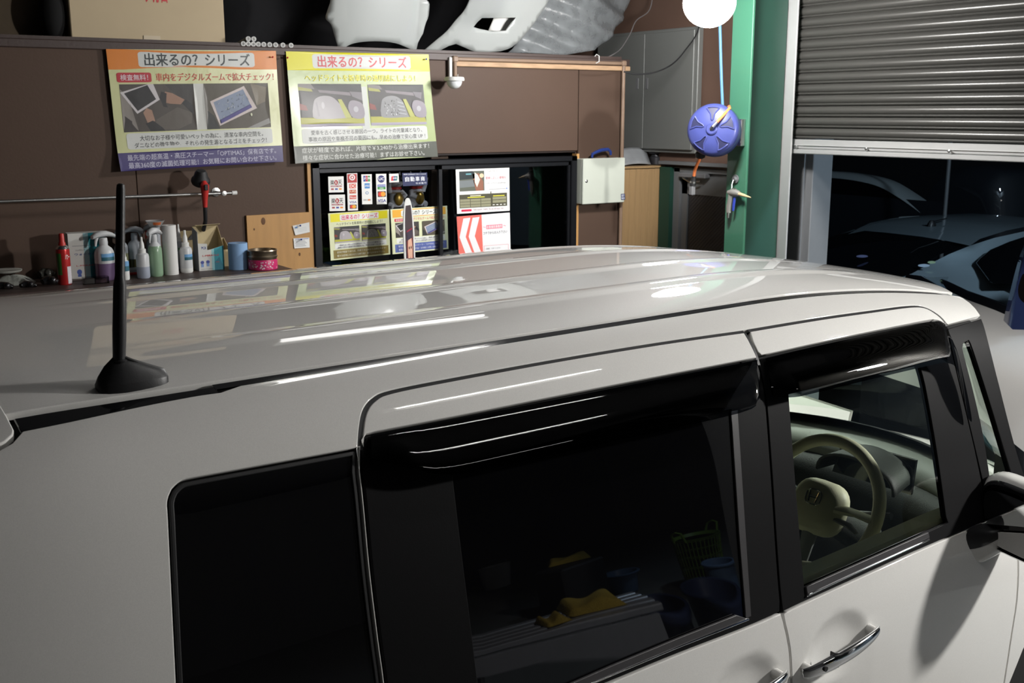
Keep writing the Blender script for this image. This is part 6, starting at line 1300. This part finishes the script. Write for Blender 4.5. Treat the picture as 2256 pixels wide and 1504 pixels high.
shell('fender_panel', 'white painted car fender with wheel-arch cut standing on the upper shelf', f1, 5.62, lambda u, w: .05 * math.sin(math.pi * min(1, u)) ** .6 + .10 * w + (.035 if u > .93 else 0), M_PEARL2)
b2_ = crv([(1010, -60), (1004, 0), (996, 28), (984, 46), (970, 70), (950, 92), (932, 112)], 3) + [(962, 112), (978, 102), (990, 98)] + crv([(992, 98), (1010, 106), (1030, 114), (1060, 116)], 3) + crv([(1085, 114), (1110, 105), (1135, 80), (1160, 45), (1182, 5), (1200, -60)], 3)
hole = [(1034, 43), (1108, 42), (1100, 52), (1090, 70), (1062, 72), (1032, 66), (1020, 62), (1026, 52)]
bump = shell('bumper_cover', 'white bumper cover with square lamp opening on the upper shelf', b2_, 5.66, lambda u, w: .14 * math.sin(math.pi * (.15 + .7 * u)) + .10 * w - .06 * (1 - w), M_PEARL2, [hole])
shell('lamp_housing', '', [(1064, 42), (1112, 41), (1100, 75), (1052, 70)], 5.72, lambda u, w: .12, M_WHITEPL, parent=bump)['label'] = 'white inner lip behind the opening'
M_FILM = mat('cloudy_film', (.30, .32, .33), .25, noise=.5, nscale=14, bump=1.0, bscale=14, alpha=.55)
fl_ = crv([(1190, -60), (1178, 10), (1165, 40), (1150, 62), (1140, 85), (1118, 116)], 3) + [(1160, 118), (1230, 122)] + crv([(1290, 112), (1320, 90), (1345, 62), (1368, 40), (1385, 15), (1400, -60)], 3)
wrp = shell('wrapped_bumper', 'bumper wrapped in crumpled cloudy plastic film, right end of the upper shelf', fl_, 5.80, lambda u, w: .10 * math.sin(math.pi * u) + .05 * math.sin(9 * u + 5 * w) * w + .02 * math.sin(21 * w + 13 * u), M_FILM, th=.003)
inn = shell('inner_bumper', '', crv([(1185, -60), (1182, 0), (1172, 40), (1160, 70), (1150, 100)], 3) + [(1180, 112), (1240, 113)] + crv([(1290, 95), (1320, 60), (1335, 10), (1340, -60)], 3), 5.92, lambda u, w: .08 * math.sin(math.pi * u), mat('grey_primer', (.10, .105, .11), .5, noise=.3, nscale=8), parent=wrp); inn['label'] = 'dark grey bumper inside the film'
# cables
mb = MB(); mb.tube([AY(*p, 5.5) for p in crv([(1440, -40), (1432, 20), (1402, 45), (1388, 75), (1365, 110), (1335, 128)], 5)], .0035, 6); tag(mb.build('grey_cable', mat('thin_cable', (.14, .13, .13), .5, noise=.1), loc=AY(1390, 75, 5.5)), 'thin grey cable hanging from the ceiling to the wire hook', 'cable')
mb = MB(); mb.tube([AY(*p, 5.0) for p in crv([(1375, 158), (1400, 163), (1440, 160), (1480, 142), (1510, 110), (1540, 60), (1550, -40)], 6)], .0045, 6); tag(mb.build('black_cable', M_RUBBER, loc=AY(1440, 160, 5.0)), 'black cable sagging across in front of the wall cabinet', 'cable')
# ------------------------------------------------------------------ hose reel
XRE = 4.34
rc = AX(1573, 287, XRE); sR = depth(rc) / FPX; RR = 57 * sR
reel = thing('hose_reel', 'round blue air hose reel mounted on the green column', 'hose reel', tuple(rc))
M_BLUE = mat('violet_blue_plastic', (.050, .062, .22), .38, noise=.06, coat=.2)
axr = Vector((-.80, -.58, .10)).normalized(); qR = Vector((0, 0, 1)).rotation_difference(axr).to_matrix()
# in-plane axes
uz = (Vector((0, 0, 1)) - axr * axr.z).normalized(); ux = uz.cross(axr) * 1.0
def RP(a, b, d=0): return tuple(Vector(rc) + ux * a + uz * b + axr * d)
mb = MB(); mb.lathe([(RR * .2, -.075), (RR * .93, -.07), (RR, -.055), (RR, .030), (RR * .96, .050), (RR * .86, .062), (RR * .5, .072), (RR * .2, .078), (.001, .078)], rc, 48, axr); body_ = mb.build('reel_casing', M_BLUE, reel, angle=50)
mb = MB(); mb.lathe([(RR * .22, .074), (RR * .22, .084), (RR * .18, .088), (.001, .088)], rc, 28, axr); mb.build('hub_cap', M_BLUE, reel)
for k in range(5):
    a0 = math.radians(90 + 72 * k); 
    tri = [(a0 - .30, .84), (a0 + .30, .84), (a0 + .12, .36), (a0 - .12, .36)]; 
    def RW_(a, r, d): rr = r * RR; hgt = np.interp(r, [.2, .5, .86, .96], [.078, .072, .062, .050]); return RP(rr * math.cos(a), rr * math.sin(a), hgt + d)
    o_ = [(a0 + t_, .84) for t_ in np.linspace(-.30, .30, 6)] + [(a0 + .15, .6), (a0 + .12, .38), (a0, .33), (a0 - .12, .38), (a0 - .15, .6)]
    mb = MB(); mb.add([RW_(a, r, .0012) for a, r in o_] + [RW_(a0, .6, .0016)], [(i, (i + 1) % len(o_), len(o_)) for i in range(len(o_))]); fc_ = mb.build('spoke_recess_shade', mat('recess_shade_blue', (.016, .018, .06), .5, noise=.1), body_)  # flat plates on the casing, recess shade put into a darker blue
    mb = MB(); mb.tube([RW_(a, r, .003) for a, r in o_ + o_[:1]], .0035, 6); mb.build('recess_rim', M_BLUE, body_)
mb = MB(); mb.tube([RP(.0, .0, .088), RP(.012, .012, .105), RP(.03, .035, .10)], [.010, .009, .008], 10); mb.build('brass_elbow', M_STEEL, reel)
M_ORANGE = mat('orange_hose', (.72, .20, .06), .45, noise=.05)
hs = [RP(*p) for p in [(.03, .035, .10), (.06, .075, .075), (.085, .115, .04), (.075, .13, -.01), (.05, .12, -.06)]]
mb = MB(); mb.tube(hs, .0085, 10); mb.build('inlet_hose', M_ORANGE, reel)
mb = MB(); mb.tube([AX(*p, XRE + .0) for p in crv([(1538, 338), (1541, 350), (1536, 362), (1531, 375), (1529, 388)], 4)], .009, 10); mb.build('outlet_hose', M_ORANGE, reel)
mb = MB(); c = AX(1543, 342, XRE); mb.lathe([(.012, -.02), (.026, -.012), (.030, .012), (.020, .022)], c, 16); mb.build('hose_guide', M_RUBBER, reel)
c0, c1 = AX(1529, 388, XRE), AX(1526, 408, XRE); mb = MB(); mb.tube([c0, c0 + (c1 - c0) * .5, c1], [.012, .016, .018], 14); cp = mb.build('coupler', M_RUBBER, reel)
mb = MB(); mb.tube([c0 + (c1 - c0) * .55, c0 + (c1 - c0) * .75], .0175, 14); mb.build('coupler_ring', M_STEEL, cp)
c2 = AX(1524, 430, XRE); mb = MB(); mb.box((c1 + c2) / 2, (.028, .030, abs(c2[2] - c1[2])), bev=.005); mb.build('coupler_body', M_GREYPL, cp)
pb = [AX(1624, 262, XG_ - .03), AX(1633, 322, XG_ - .03)]
mb = MB(); mb.b2((XG_ - .035, pb[1][1], pb[1][2]), (XG_ - .002, pb[0][1], pb[0][2]), bev=.003); bk = mb.build('mount_bracket', M_STEEL, reel)
mb = MB(); mb.tube([RP(.03, 0, -.06), tuple((np.array(pb[0]) + pb[1]) / 2 + [.01, 0, 0])], [.05, .045], 12); mb.build('swivel_arm', M_RUBBER, reel)
for z_ in (.2, .85):
    mb = MB(); c = pb[0] * (1 - z_) + pb[1] * z_; mb.lathe([(.007, 0), (.007, .005), (.001, .006)], c + [-.004, 0, 0], 6, (-1, 0, 0)); mb.build('bracket_bolt', M_STEEL, bk)
mb = MB(); mb.tube([AX(*p, 4.46) for p in crv([(1583, -60), (1585, 20), (1587, 90), (1589, 160), (1592, 235)], 4)], .0085, 10); tag(mb.build('air_hose', mat('sky_blue_hose', (.08, .20, .34), .4, noise=.05), loc=AX(1587, 90, 4.46)), 'light blue air hose hanging down to the hose reel', 'hose')
# ------------------------------------------------------------------ air gun on the column
XA = XG_ - .035
ag = thing('air_blow_gun', 'silver air blow gun with blue trigger hanging on the green column', 'air gun', tuple(AX(1620, 440, XA)))
A_ = lambda x, y, d=0: tuple(AX(x, y, XA) + np.array([d, 0, 0]))
M_GUN = mat('dull_aluminium', (.42, .41, .38), .4, .6, noise=.1)
mb = MB(); mb.tube([A_(1604, 423), A_(1612, 424), A_(1622, 425), A_(1629, 427)], [.010, .020, .020, .014], 12); gb = mb.build('gun_body', M_GUN, ag)
mb = MB(); mb.tube([A_(1611, 425), A_(1609, 438), A_(1606, 455), A_(1605, 468)], [.018, .016, .017, .015], 12, flat=.8); mb.build('grip', M_GUN, ag)
mb = MB(); mb.tube([A_(1605, 466), A_(1604, 474), A_(1604, 480)], [.010, .009, .006], 12); mb.build('inlet_plug', M_STEEL, ag)
mb = MB(); mb.tube([A_(1619, 434), A_(1617, 448), A_(1615, 464)], [.008, .009, .007], 8, flat=.7); mb.build('trigger', mat('blue_trigger', (.03, .06, .40), .4, noise=.05), ag)
mb = MB(); mb.tube([A_(1628, 427), A_(1638, 430), A_(1654, 435)], [.010, .009, .003], 10); mb.build('nozzle_tip', mat('tan_nozzle', (.60, .45, .25), .4, noise=.1), ag)
mb = MB(); mb.tube([A_(1609, 420), A_(1615, 415), A_(1620, 415), A_(1624, 420)], .003, 8); mb.build('hang_loop', M_STEEL, ag)
hk = AX(1621, 394, XG_ - .003); mb = MB(); mb.lathe([(.024, 0), (.024, .006), (.015, .008), (.012, .020), (.001, .021)], hk, 20, (-1, 0, 0)); hko = thing('wall_hook', 'round steel hook plate on the green column above the air gun', 'hook', tuple(hk)); mb.build('hook_plate', M_GREYST, hko)
mb = MB(); mb.tube([hk + [-.02, 0, -.005], hk + [-.03, 0, -.03], hk + [-.03, 0, -.05], hk + [-.035, 0, -.055]], .003, 8); mb.build('hook_wire', M_STEEL, hko)
fx = AX(1655, 545, XR_ - .10); ft = thing('pipe_clamp', 'grey steel bracket pair low on the wall right of the green column', 'bracket', tuple(fx))
for k in (0, 1):
    mb = MB(); c = AX(1656 + 20 * k, 545, XR_ - .10); mb.b2((c[0] - .03, c[1] - .012, c[2] - .10), (c[0] + .05, c[1] + .012, c[2] + .035), bev=.004); bb_ = mb.build('bracket_plate', M_GREYST, ft)
    mb = MB(); mb.lathe([(.01, 0), (.01, .008), (.001, .009)], c + [-.031, 0, 0], 6, (-1, 0, 0)); mb.build('bracket_bolt', M_STEEL, bb_)
# ------------------------------------------------------------------ cars outside
def patch(nm, rows, m, parent, th=.0, ang=180):
    """rows: list of equal-length point rows"""
    mb = MB(); n = len(rows[0]); mb.add([tuple(p) for r in rows for p in r], [(j * n + i, j * n + i + 1, (j + 1) * n + i + 1, (j + 1) * n + i) for j in range(len(rows) - 1) for i in range(n - 1)])
    return mb.build(nm, m, parent, angle=ang, solid=th)
M_SILV = paint('blue_silver_paint', (.27, .33, .36), rough=.4, metal=.3)
def HZ(x, y, z): return AZ_(x, y, 1.03 + (z - 1.0) * .42 if z >= 1 else 1.03 - (1 - z) * .5)
hc = thing('hatchback_car', 'pale blue-silver hatchback parked outside the shutter, seen from behind', 'car', tuple(AZ_(2100, 640, 0.0)))
def lin(a, b, n=9, sag=(0, 0, 0)): a = np.array(a); b = np.array(b); return [a + (b - a) * t + np.array(sag) * math.sin(math.pi * t) for t in np.linspace(0, 1, n)]
ZR = 1.47
r0 = [HZ(x, y, z) for x, y, z in ((1868, 516, 1.40), (1905, 508, 1.44), (1960, 513, 1.455), (2030, 521, 1.455), (2090, 531, 1.43), (2137, 541, 1.39))]
r1 = [HZ(x, y, z) for x, y, z in ((1893, 502, 1.43), (1925, 495, 1.47), (1990, 499, 1.485), (2060, 508, 1.485), (2110, 518, 1.46), (2159, 526, 1.42))]
r3 = [HZ(x, y, z) for x, y, z in ((1940, 486, 1.45), (1985, 477, 1.50), (2050, 474, 1.52), (2120, 479, 1.52), (2210, 488, 1.49), (2270, 497, 1.45))]
r4 = [p + np.array([1.1, .3, -.06]) for p in r3]
mid = [(np.array(a) + b) / 2 + [0, 0, .012] for a, b in zip(r1, r3)]
patch('roof', [r1, mid, r3, r4], M_SILV, hc); patch('tailgate_spoiler', [r0, r1], M_SILV, hc)
# rear window
wl = [HZ(x, y, z) for x, y, z in ((1784, 551, 1.13), (1784, 590, 1.0), (1840, 606, .98), (1900, 612, .98), (1960, 615, .98), (2001, 606, 1.0))]
wt_ = [HZ(x, y, z) for x, y, z in ((1885, 507, 1.39), (1900, 508.5, 1.42), (1960, 514, 1.44), (2030, 523, 1.44), (2085, 531, 1.42), (2131, 539, 1.38))]
patch('rear_window', [wt_, [(a + b) / 2 + np.array([-.03, 0, .03]) for a, b in zip(wt_, wl)], wl], M_PRIVACY, hc)
lf_ = [HZ(1781, 548, 1.14), HZ(1820, 532, 1.24), HZ(1860, 515, 1.34), HZ(1885, 506, 1.40)]
patch('left_pillar', [lf_, [p + np.array([.02, .06, .0]) for p in lf_], [p + np.array([.1, .1, -.5]) for p in lf_]], M_SILV, hc)
# c pillar and flank
cp0 = [HZ(x, y, z) for x, y, z in ((2137, 541, 1.385), (2090, 560, 1.26), (2045, 583, 1.12), (2000, 607, 1.0), (1985, 650, .78))]
cp1 = [HZ(x, y, z) for x, y, z in ((2190, 524, 1.41), (2150, 552, 1.25), (2110, 580, 1.10), (2090, 610, .98), (2070, 680, .70))]
cp2 = [HZ(x, y, z) for x, y, z in ((2290, 502, 1.42), (2260, 540, 1.2), (2240, 580, 1.04), (2215, 625, .92), (2200, 700, .62))]
cp3 = [p + np.array([1.0, .25, 0]) for p in cp2]
patch('side_body', [cp0, cp1, cp2, cp3], M_SILV, hc)
qw = [(2139, 581), (2146, 572), (2170, 552), (2210, 535), (2256, 520), (2300, 512), (2300, 610), (2256, 626), (2175, 626), (2168, 622)]
mb = MB()
pv = [HZ(x, y, float(np.interp(y, [500, 524, 552, 580, 626, 700], [1.44, 1.41, 1.25, 1.09, .94, .66]))) - FW * .10 for x, y in qw]
mb.add([tuple(p) for p in pv] + [tuple(p + FW * .01) for p in pv], [tuple(range(len(pv)))[::-1], tuple(range(len(pv), 2 * len(pv)))] + [(i, (i + 1) % len(pv), (i + 1) % len(pv) + len(pv), i + len(pv)) for i in range(len(pv))])
mb.build('side_window', M_PRIVACY, hc, smooth=False)
an = HZ(2052, 500, 1.485); mb = MB(); mb.loft([[(an[0] + .05 * math.cos(a) * k, an[1] + .035 * math.sin(a) * k, an[2] - .0 + z) for a in np.arange(10) * 2 * math.pi / 10] for k, z in ((1, 0), (.8, .03), (.4, .055))]); mb.build('antenna_foot', M_PLASTIC, hc)
mb = MB(); mb.tube([an + [0, 0, .04], HZ(2086, 481, 1.60)], [.008, .005], 8); mb.build('antenna_rod', M_PLASTIC, hc)
for (x, y, w, h, c, nm) in ((2007, 590, 26, 7, (150, 165, 180), 'glass_sticker'), (2024, 583, 18, 6, (130, 150, 110), 'glass_sticker'), (1876, 570, 26, 6, (44, 50, 100), 'glass_sticker')):
    p_ = HZ(x, y, 1.03 + .04 * (590 - y) / 10) - FW * .25; s_ = depth(p_) / FPX; mb = MB(); mb.add([tuple(p_ + RT * math.cos(a) * w / 2 * s_ + UP * math.sin(a) * h / 2 * s_) for a in np.arange(16) * 2 * math.pi / 16] + [tuple(p_ + FW * .004 + RT * math.cos(a) * w / 2 * s_ + UP * math.sin(a) * h / 2 * s_) for a in np.arange(16) * 2 * math.pi / 16], [tuple(range(16))[::-1], tuple(range(16, 32))]); mb.build(nm, flat(c), hc)
lo_ = [HZ(x, y, .75) for x, y in ((1784, 640), (1850, 668), (1920, 672), (1985, 664), (2060, 690))]
bk_ = [wl[1], wl[2], wl[3], wl[5], cp1[3]]
patch('tailgate', [bk_, lo_], M_SILV, hc); patch('rear_bumper', [lo_, [p + np.array([-.08, -.04, -.25]) for p in lo_], [p + np.array([0, 0, -.55]) for p in lo_]], M_SILV, hc)
tl = HZ(2010, 618, .95); mb = MB(); mb.tube([HZ(1992, 612, .97) - FW * .08, HZ(2015, 622, .93) - FW * .1, HZ(2060, 640, .88) - FW * .1], [.03, .06, .02], 12, flat=.7); mb.build('tail_lamp', M_BLACKGLOSS, hc)
for wx, wy in ((0, 0), (2.3, .4)):
    c_ = np.array(HZ(2180, 700, .3)); c_ = np.array([c_[0] + .6 + wx, c_[1] + .3 + wy, .3]); mb = MB(); mb.lathe([(.18, -.09), (.30, -.08), (.30, .08), (.18, .09)], c_, 24, (.2, -1, 0)); mb.build('tyre', M_RUBBER, hc)
# dark wagon behind, silver roof arc
rail_px = crv([(1640, 372), (1720, 374), (1790, 378), (1850, 382), (1900, 390), (1940, 402), (1975, 422), (2010, 446), (2040, 470), (2075, 505)], 4)
XW_ = 11.2
dk = thing('dark_wagon', 'dark car with a silver roof line parked farther out behind the hatchback', 'car', tuple(AX(1900, 560, XW_)))
up_ = [AX(*p, XW_) for p in rail_px]; dn_ = [AX(p[0] - 2, p[1] + 13 - 6 * i / len(rail_px), XW_ - .03) for i, p in enumerate(rail_px)]
patch('roof_line', [[p + np.array([.35, .05, .0]) for p in up_], up_, dn_], paint('dusk_silver_paint', (.30, .33, .33)), dk)
bot = [np.array([p[0] + .02, p[1], 1.15]) for p in dn_]
patch('side_windows', [[p + np.array([.02, 0, .0]) for p in dn_], bot], M_PRIVACY, dk); patch('side_body', [bot, [np.array([p[0] - .06, p[1], .7]) for p in bot], [np.array([p[0], p[1], -.02]) for p in bot]], paint('dark_paint', (.012, .014, .018)), dk)
mb = MB(); a_, b_ = AX(1790, 562, XW_ - .06), AX(1900, 560, XW_ - .06); 
# pole outside
pp = AX(2087, 400, 10.5); mb = MB(); mb.cyl((pp[0], pp[1], -.02), (pp[0], pp[1], 4.2), .022, n=12); tag(mb.build('lamp_pole', M_GREYST, loc=(pp[0], pp[1], 0)), 'thin grey upright pole outside between the parked cars', 'pole')
dk2 = thing('dark_van', 'black vehicle outside at the right with small glints on its edge', 'car', tuple(AX(2190, 480, 12.2)))
vb = [AX(*p, 12.2) for p in crv([(2100, 372), (2140, 366), (2180, 372), (2205, 385), (2214, 420), (2216, 470), (2215, 520)], 4)]; patch('van_body', [[p + np.array([1.2, .1, 0]) for p in vb], vb, [np.array([p[0] - .05, p[1] + .25, p[2] - .25]) for p in vb], [np.array([p[0], p[1] + .4, .3]) for p in vb]], paint('dark_paint', (.012, .014, .018)), dk2)
# blue car at the right edge
bc = thing('blue_car', 'blue car whose rear corner shows at the right edge outside', 'car', tuple(AX(2240, 600, 5.9)))
M_BLUEC = paint('deep_blue_paint', (.018, .030, .095))
e1 = [AX(*p, 5.9) for p in crv([(2285, 505), (2262, 530), (2248, 560), (2236, 600), (2226, 640), (2214, 690), (2206, 730)], 3)]
e2 = [AX(p[0] + 14, p[1] + 2, 5.75) for p in crv([(2285, 510), (2266, 532), (2252, 560), (2242, 600), (2232, 640), (2222, 690), (2216, 730)], 3)]
e3 = [AX(p[0] + 140, p[1] + 30, 5.7) for p in crv([(2285, 510), (2266, 532), (2252, 560), (2242, 600), (2232, 640), (2222, 690), (2216, 730)], 3)]
patch('rear_corner', [[p + np.array([1.4, 0, 0]) for p in e1], e1, e2, e3], M_BLUEC, bc)
gp_ = [AX(*p, 5.64) for p in crv([(2330, 590), (2262, 598), (2246, 622), (2243, 645), (2250, 662), (2270, 672), (2340, 690)], 3)]; mb = MB(); mb.add([tuple(p) for p in gp_] + [tuple(p + [.02, 0, 0]) for p in gp_], [tuple(range(len(gp_)))[::-1], tuple(range(len(gp_), 2 * len(gp_)))]); mb.build('rear_window', M_PRIVACY, bc, smooth=False)
# white car ahead: bonnet seen beyond the front pillar
wc_ = thing('white_car', 'white car facing the minivan, its bonnet seen beyond the front pillar', 'car', tuple(AZ_(2300, 800, 0)))
def WB(px, py, z): return AZ_(px, py, z)
top_ = [WB(x, y, .98) for x, y in ((1960, 585), (2060, 625), (2130, 660), (2190, 682), (2256, 710), (2350, 760), (2450, 815))]
mid_ = [WB(x, y, .80) for x, y in ((1930, 690), (2020, 735), (2100, 775), (2170, 808), (2256, 850), (2350, 900), (2450, 950))]
bot_ = [WB(x, y, .55) for x, y in ((1900, 812), (1960, 832), (2040, 858), (2120, 895), (2210, 958), (2300, 1030), (2400, 1110))]
m1_ = [(a + b) / 2 + np.array([0, 0, .035]) for a, b in zip(top_, mid_)]; m2_ = [(a + b) / 2 + np.array([0, 0, .03]) for a, b in zip(mid_, bot_)]
M_PW = paint('plain_white_paint', (.62, .60, .57), metal=.0, rough=.5)
patch('bonnet', [top_, m1_, mid_, m2_, bot_], M_PW, wc_)
patch('windscreen_trim', [[p + np.array([.14, .09, .035]) for p in top_], [p + np.array([.05, .03, .03]) for p in top_], top_], M_BLACKGLOSS, wc_)
patch('cowl', [[p + np.array([.3, .2, -.2]) for p in top_], [p + np.array([.14, .09, .035]) for p in top_]], M_PRIVACY, wc_)
patch('front_grille', [bot_, [p + np.array([-.04, -.03, -.12]) for p in bot_], [p + np.array([-.02, -.02, -.45]) for p in bot_]], M_BLACKGLOSS, wc_)
hl = WB(2200, 975, .78); mb = MB(); mb.tube([WB(2150, 935, .50), WB(2175, 955, .49), WB(2210, 985, .47), WB(2245, 1015, .45)], [.02, .06, .06, .02], 14, flat=.8); mb.build('headlamp', mat('teal_lamp_glass', (.03, .09, .12), .08, coat=1, noise=.2), wc_)
# ------------------------------------------------------------------ near side: what the sliding door glass mirrors
def FM(px, py, z):
    x, s = inv(px, py); n = c2w(SN(np.array(x), np.array(s))); n = n if n[1] < 0 else -n; p = c2w(S(x, s, False)); d = ray(px, py); d /= np.linalg.norm(d); r = d - 2 * (d @ n) * n
    return p + r * ((z - p[2]) / r[2])
ba, bz = FM(1100, 1400, .36), FM(1395, 1318, .36)
bd_ = (bz - ba); bd_[2] = 0; BL = np.linalg.norm(bd_); bu = bd_ / BL; bv = np.array([-bu[1], bu[0], 0]); 
bn = thing('slatted_bench', 'low aluminium slatted work bench on the floor behind the viewpoint, mirrored in the door glass', 'bench', tuple((ba + bz) / 2 * [1, 1, 0]))
ROTB = Matrix.Rotation(math.atan2(bu[1], bu[0]), 3, 'Z'); mid0 = (ba + bz) / 2 - bu * .15
M_ALB = mat('bench_aluminium', (.30, .31, .34), .4, .5, noise=.1)
for k in range(5): mb = MB(); mb.box(mid0 + bv * (.07 * (k - 2)) + [0, 0, -.012], (BL + .5, .045, .022), ROTB, bev=.003); mb.build('slat', M_ALB, bn)
for sgn in (-1, 1):
    mb = MB(); mb.box(mid0 + bv * .175 * sgn + [0, 0, -.05], (BL + .4, .022, .05), ROTB); mb.build('side_rail', M_ALB, bn)
    for s2 in (-1, 1): mb = MB(); e = mid0 + bu * s2 * (BL / 2 + .05) + bv * sgn * .14; mb.tube([e + [0, 0, -.05], e + bu * s2 * .12 + [0, 0, -.355]], .018, 8); mb.build('leg', M_ALB, bn)
M_TOWEL = mat('yellow_microfibre', (.30, .21, .03), .95, noise=.2, nscale=30, bump=.6, bscale=120)
def towel(px, py, w, d, lab, a=0.0, z=.36, h=.02):
    c = FM(px, py, z); R2 = Matrix.Rotation(math.atan2(bu[1], bu[0]) + a, 3, 'Z'); mb = MB()
    def fn(u, v):
        ed = min(u, 1 - u, v, 1 - v); p = R2 @ Vector(((u - .5) * w, (v - .5) * d, h * min(1, ed * 10) + .012 * math.sin(9 * u + 3 * v) * min(1, ed * 8) + .002)); return (c[0] + p.x, c[1] + p.y, c[2] + p.z)
    mb.grid(fn, 20, 12); mb.add([fn(0, 0), fn(1, 0), fn(1, 1), fn(0, 1)], [(3, 2, 1, 0)]); return tag(mb.build('microfibre_towel', M_TOWEL, loc=c, angle=180), lab, 'towel')
towel(1305, 1335, .36, .26, 'large crumpled yellow towel on the slatted bench', .15, .36, .04); towel(1222, 1368, .17, .16, 'small folded yellow towel at the end of the slatted bench', -.1, .36, .02)
ft_ = FM(1255, 1240, .40); mb = MB(); mb.box(ft_ + [0, 0, -.205], (.45, .35, .39), bev=.02); tag(mb.build('dark_crate', M_RUBBER, loc=ft_ * [1, 1, 0]), 'dark crate under a folded towel, mirrored in the door glass', 'crate')
towel(1255, 1235, .34, .26, 'folded yellow towel on the dark crate, mirrored in the door glass', .4, .395, .05)
def basin(px, py, R_, H, m, lab, nm='wash_basin'):
    c = FM(px, py, H); t = thing(nm, lab, 'basin', (c[0], c[1], 0.0)); b = (c[0], c[1], 0.0)
    mb = MB(); mb.lathe([(R_ * .01, .004), (R_ * .70, .004), (R_ * .74, .008), (R_ * .92, H), (R_ * 1.0, H + .004), (R_ * 1.0, H + .014), (R_ * .90, H + .014), (R_ * .70, .016), (R_ * .01, .014)], b, 36); mb.build('basin_wall', m, t)
    mb = MB(); mb.tube([(b[0] + R_ * math.cos(a), b[1] + R_ * math.sin(a), H + .008) for a in np.linspace(0, 6.2832, 37)], .008, 6, cap=False); mb.build('rim', m, t)
M_NAVY = mat('navy_basin_plastic', (.022, .028, .06), .3, noise=.05); M_BLB = mat('blue_basin_plastic', (.08, .13, .22), .35, noise=.05)
basin(1460, 1335, .17, .20, M_NAVY, 'round navy basin nearest the bench end, mirrored in the door glass'); basin(1568, 1300, .19, .19, M_NAVY, 'wide navy tub beside the round navy basin, mirrored in the door glass', 'wash_tub'); basin(1585, 1240, .12, .20, M_BLB, 'small light blue basin behind the navy tub, mirrored in the door glass'); basin(1370, 1262, .15, .12, M_BLB, 'shallow light blue bowl near the green basket, mirrored in the door glass')
# green laundry basket
c = FM(1535, 1180, .34); gb_ = thing('laundry_basket', 'bright green plastic basket with holes, mirrored in the door glass', 'basket', (c[0], c[1], 0.0)); M_GRN = mat('lime_plastic', (.10, .17, .02), .4, noise=.05)
mb = MB(); NA = 36; 
for lev, (z0, z1) in enumerate([(.0, .03), (.075, .09), (.135, .15), (.195, .21), (.255, .27), (.32, .345)]):
    mb.lathe([(.15 + .10 * z0, z0), (.16 + .10 * z1, z1), (.155 + .10 * z1, z1), (.145 + .10 * z0, z0)], (c[0], c[1], .002), NA)
for k in range(NA):
    a = k * 2 * math.pi / NA; mb.tube([(c[0] + .152 * math.cos(a), c[1] + .152 * math.sin(a), .02), (c[0] + .19 * math.cos(a), c[1] + .19 * math.sin(a), .33)], .005, 4)
mb.build('basket_wall', M_GRN, gb_)
for s_ in (-1, 1): mb = MB(); mb.tube([(c[0] + s_ * .19, c[1] - .06, .33), (c[0] + s_ * .22, c[1] - .05, .41), (c[0] + s_ * .225, c[1], .43), (c[0] + s_ * .22, c[1] + .05, .41), (c[0] + s_ * .19, c[1] + .06, .33)], .010, 8); mb.build('handle', M_GRN, gb_)
mb = MB(); mb.lathe([(.01, .006), (.14, .006), (.14, .012), (.01, .012)], (c[0], c[1], 0), 24); mb.build('basket_floor', M_GRN, gb_)
b = np.array([6.2, -5.3, 0]); mb = MB(); mb.lathe([(.13, 0), (.16, .30), (.165, .31), (.15, .30), (.12, .02), (.01, .02)], (b[0], b[1], .002), 28); pl_ = thing('white_bucket', 'dim white bucket behind the towels, mirrored in the door glass', 'bucket', (b[0], b[1], 0)); mb.build('bucket_wall', M_WHITEPL, pl_)
mb = MB(); mb.tube([(b[0] + .165 * math.cos(a), b[1], .31 + .1 * math.sin(a)) for a in np.linspace(0, math.pi, 14)], .003, 6); mb.build('wire_handle', M_STEEL, pl_)
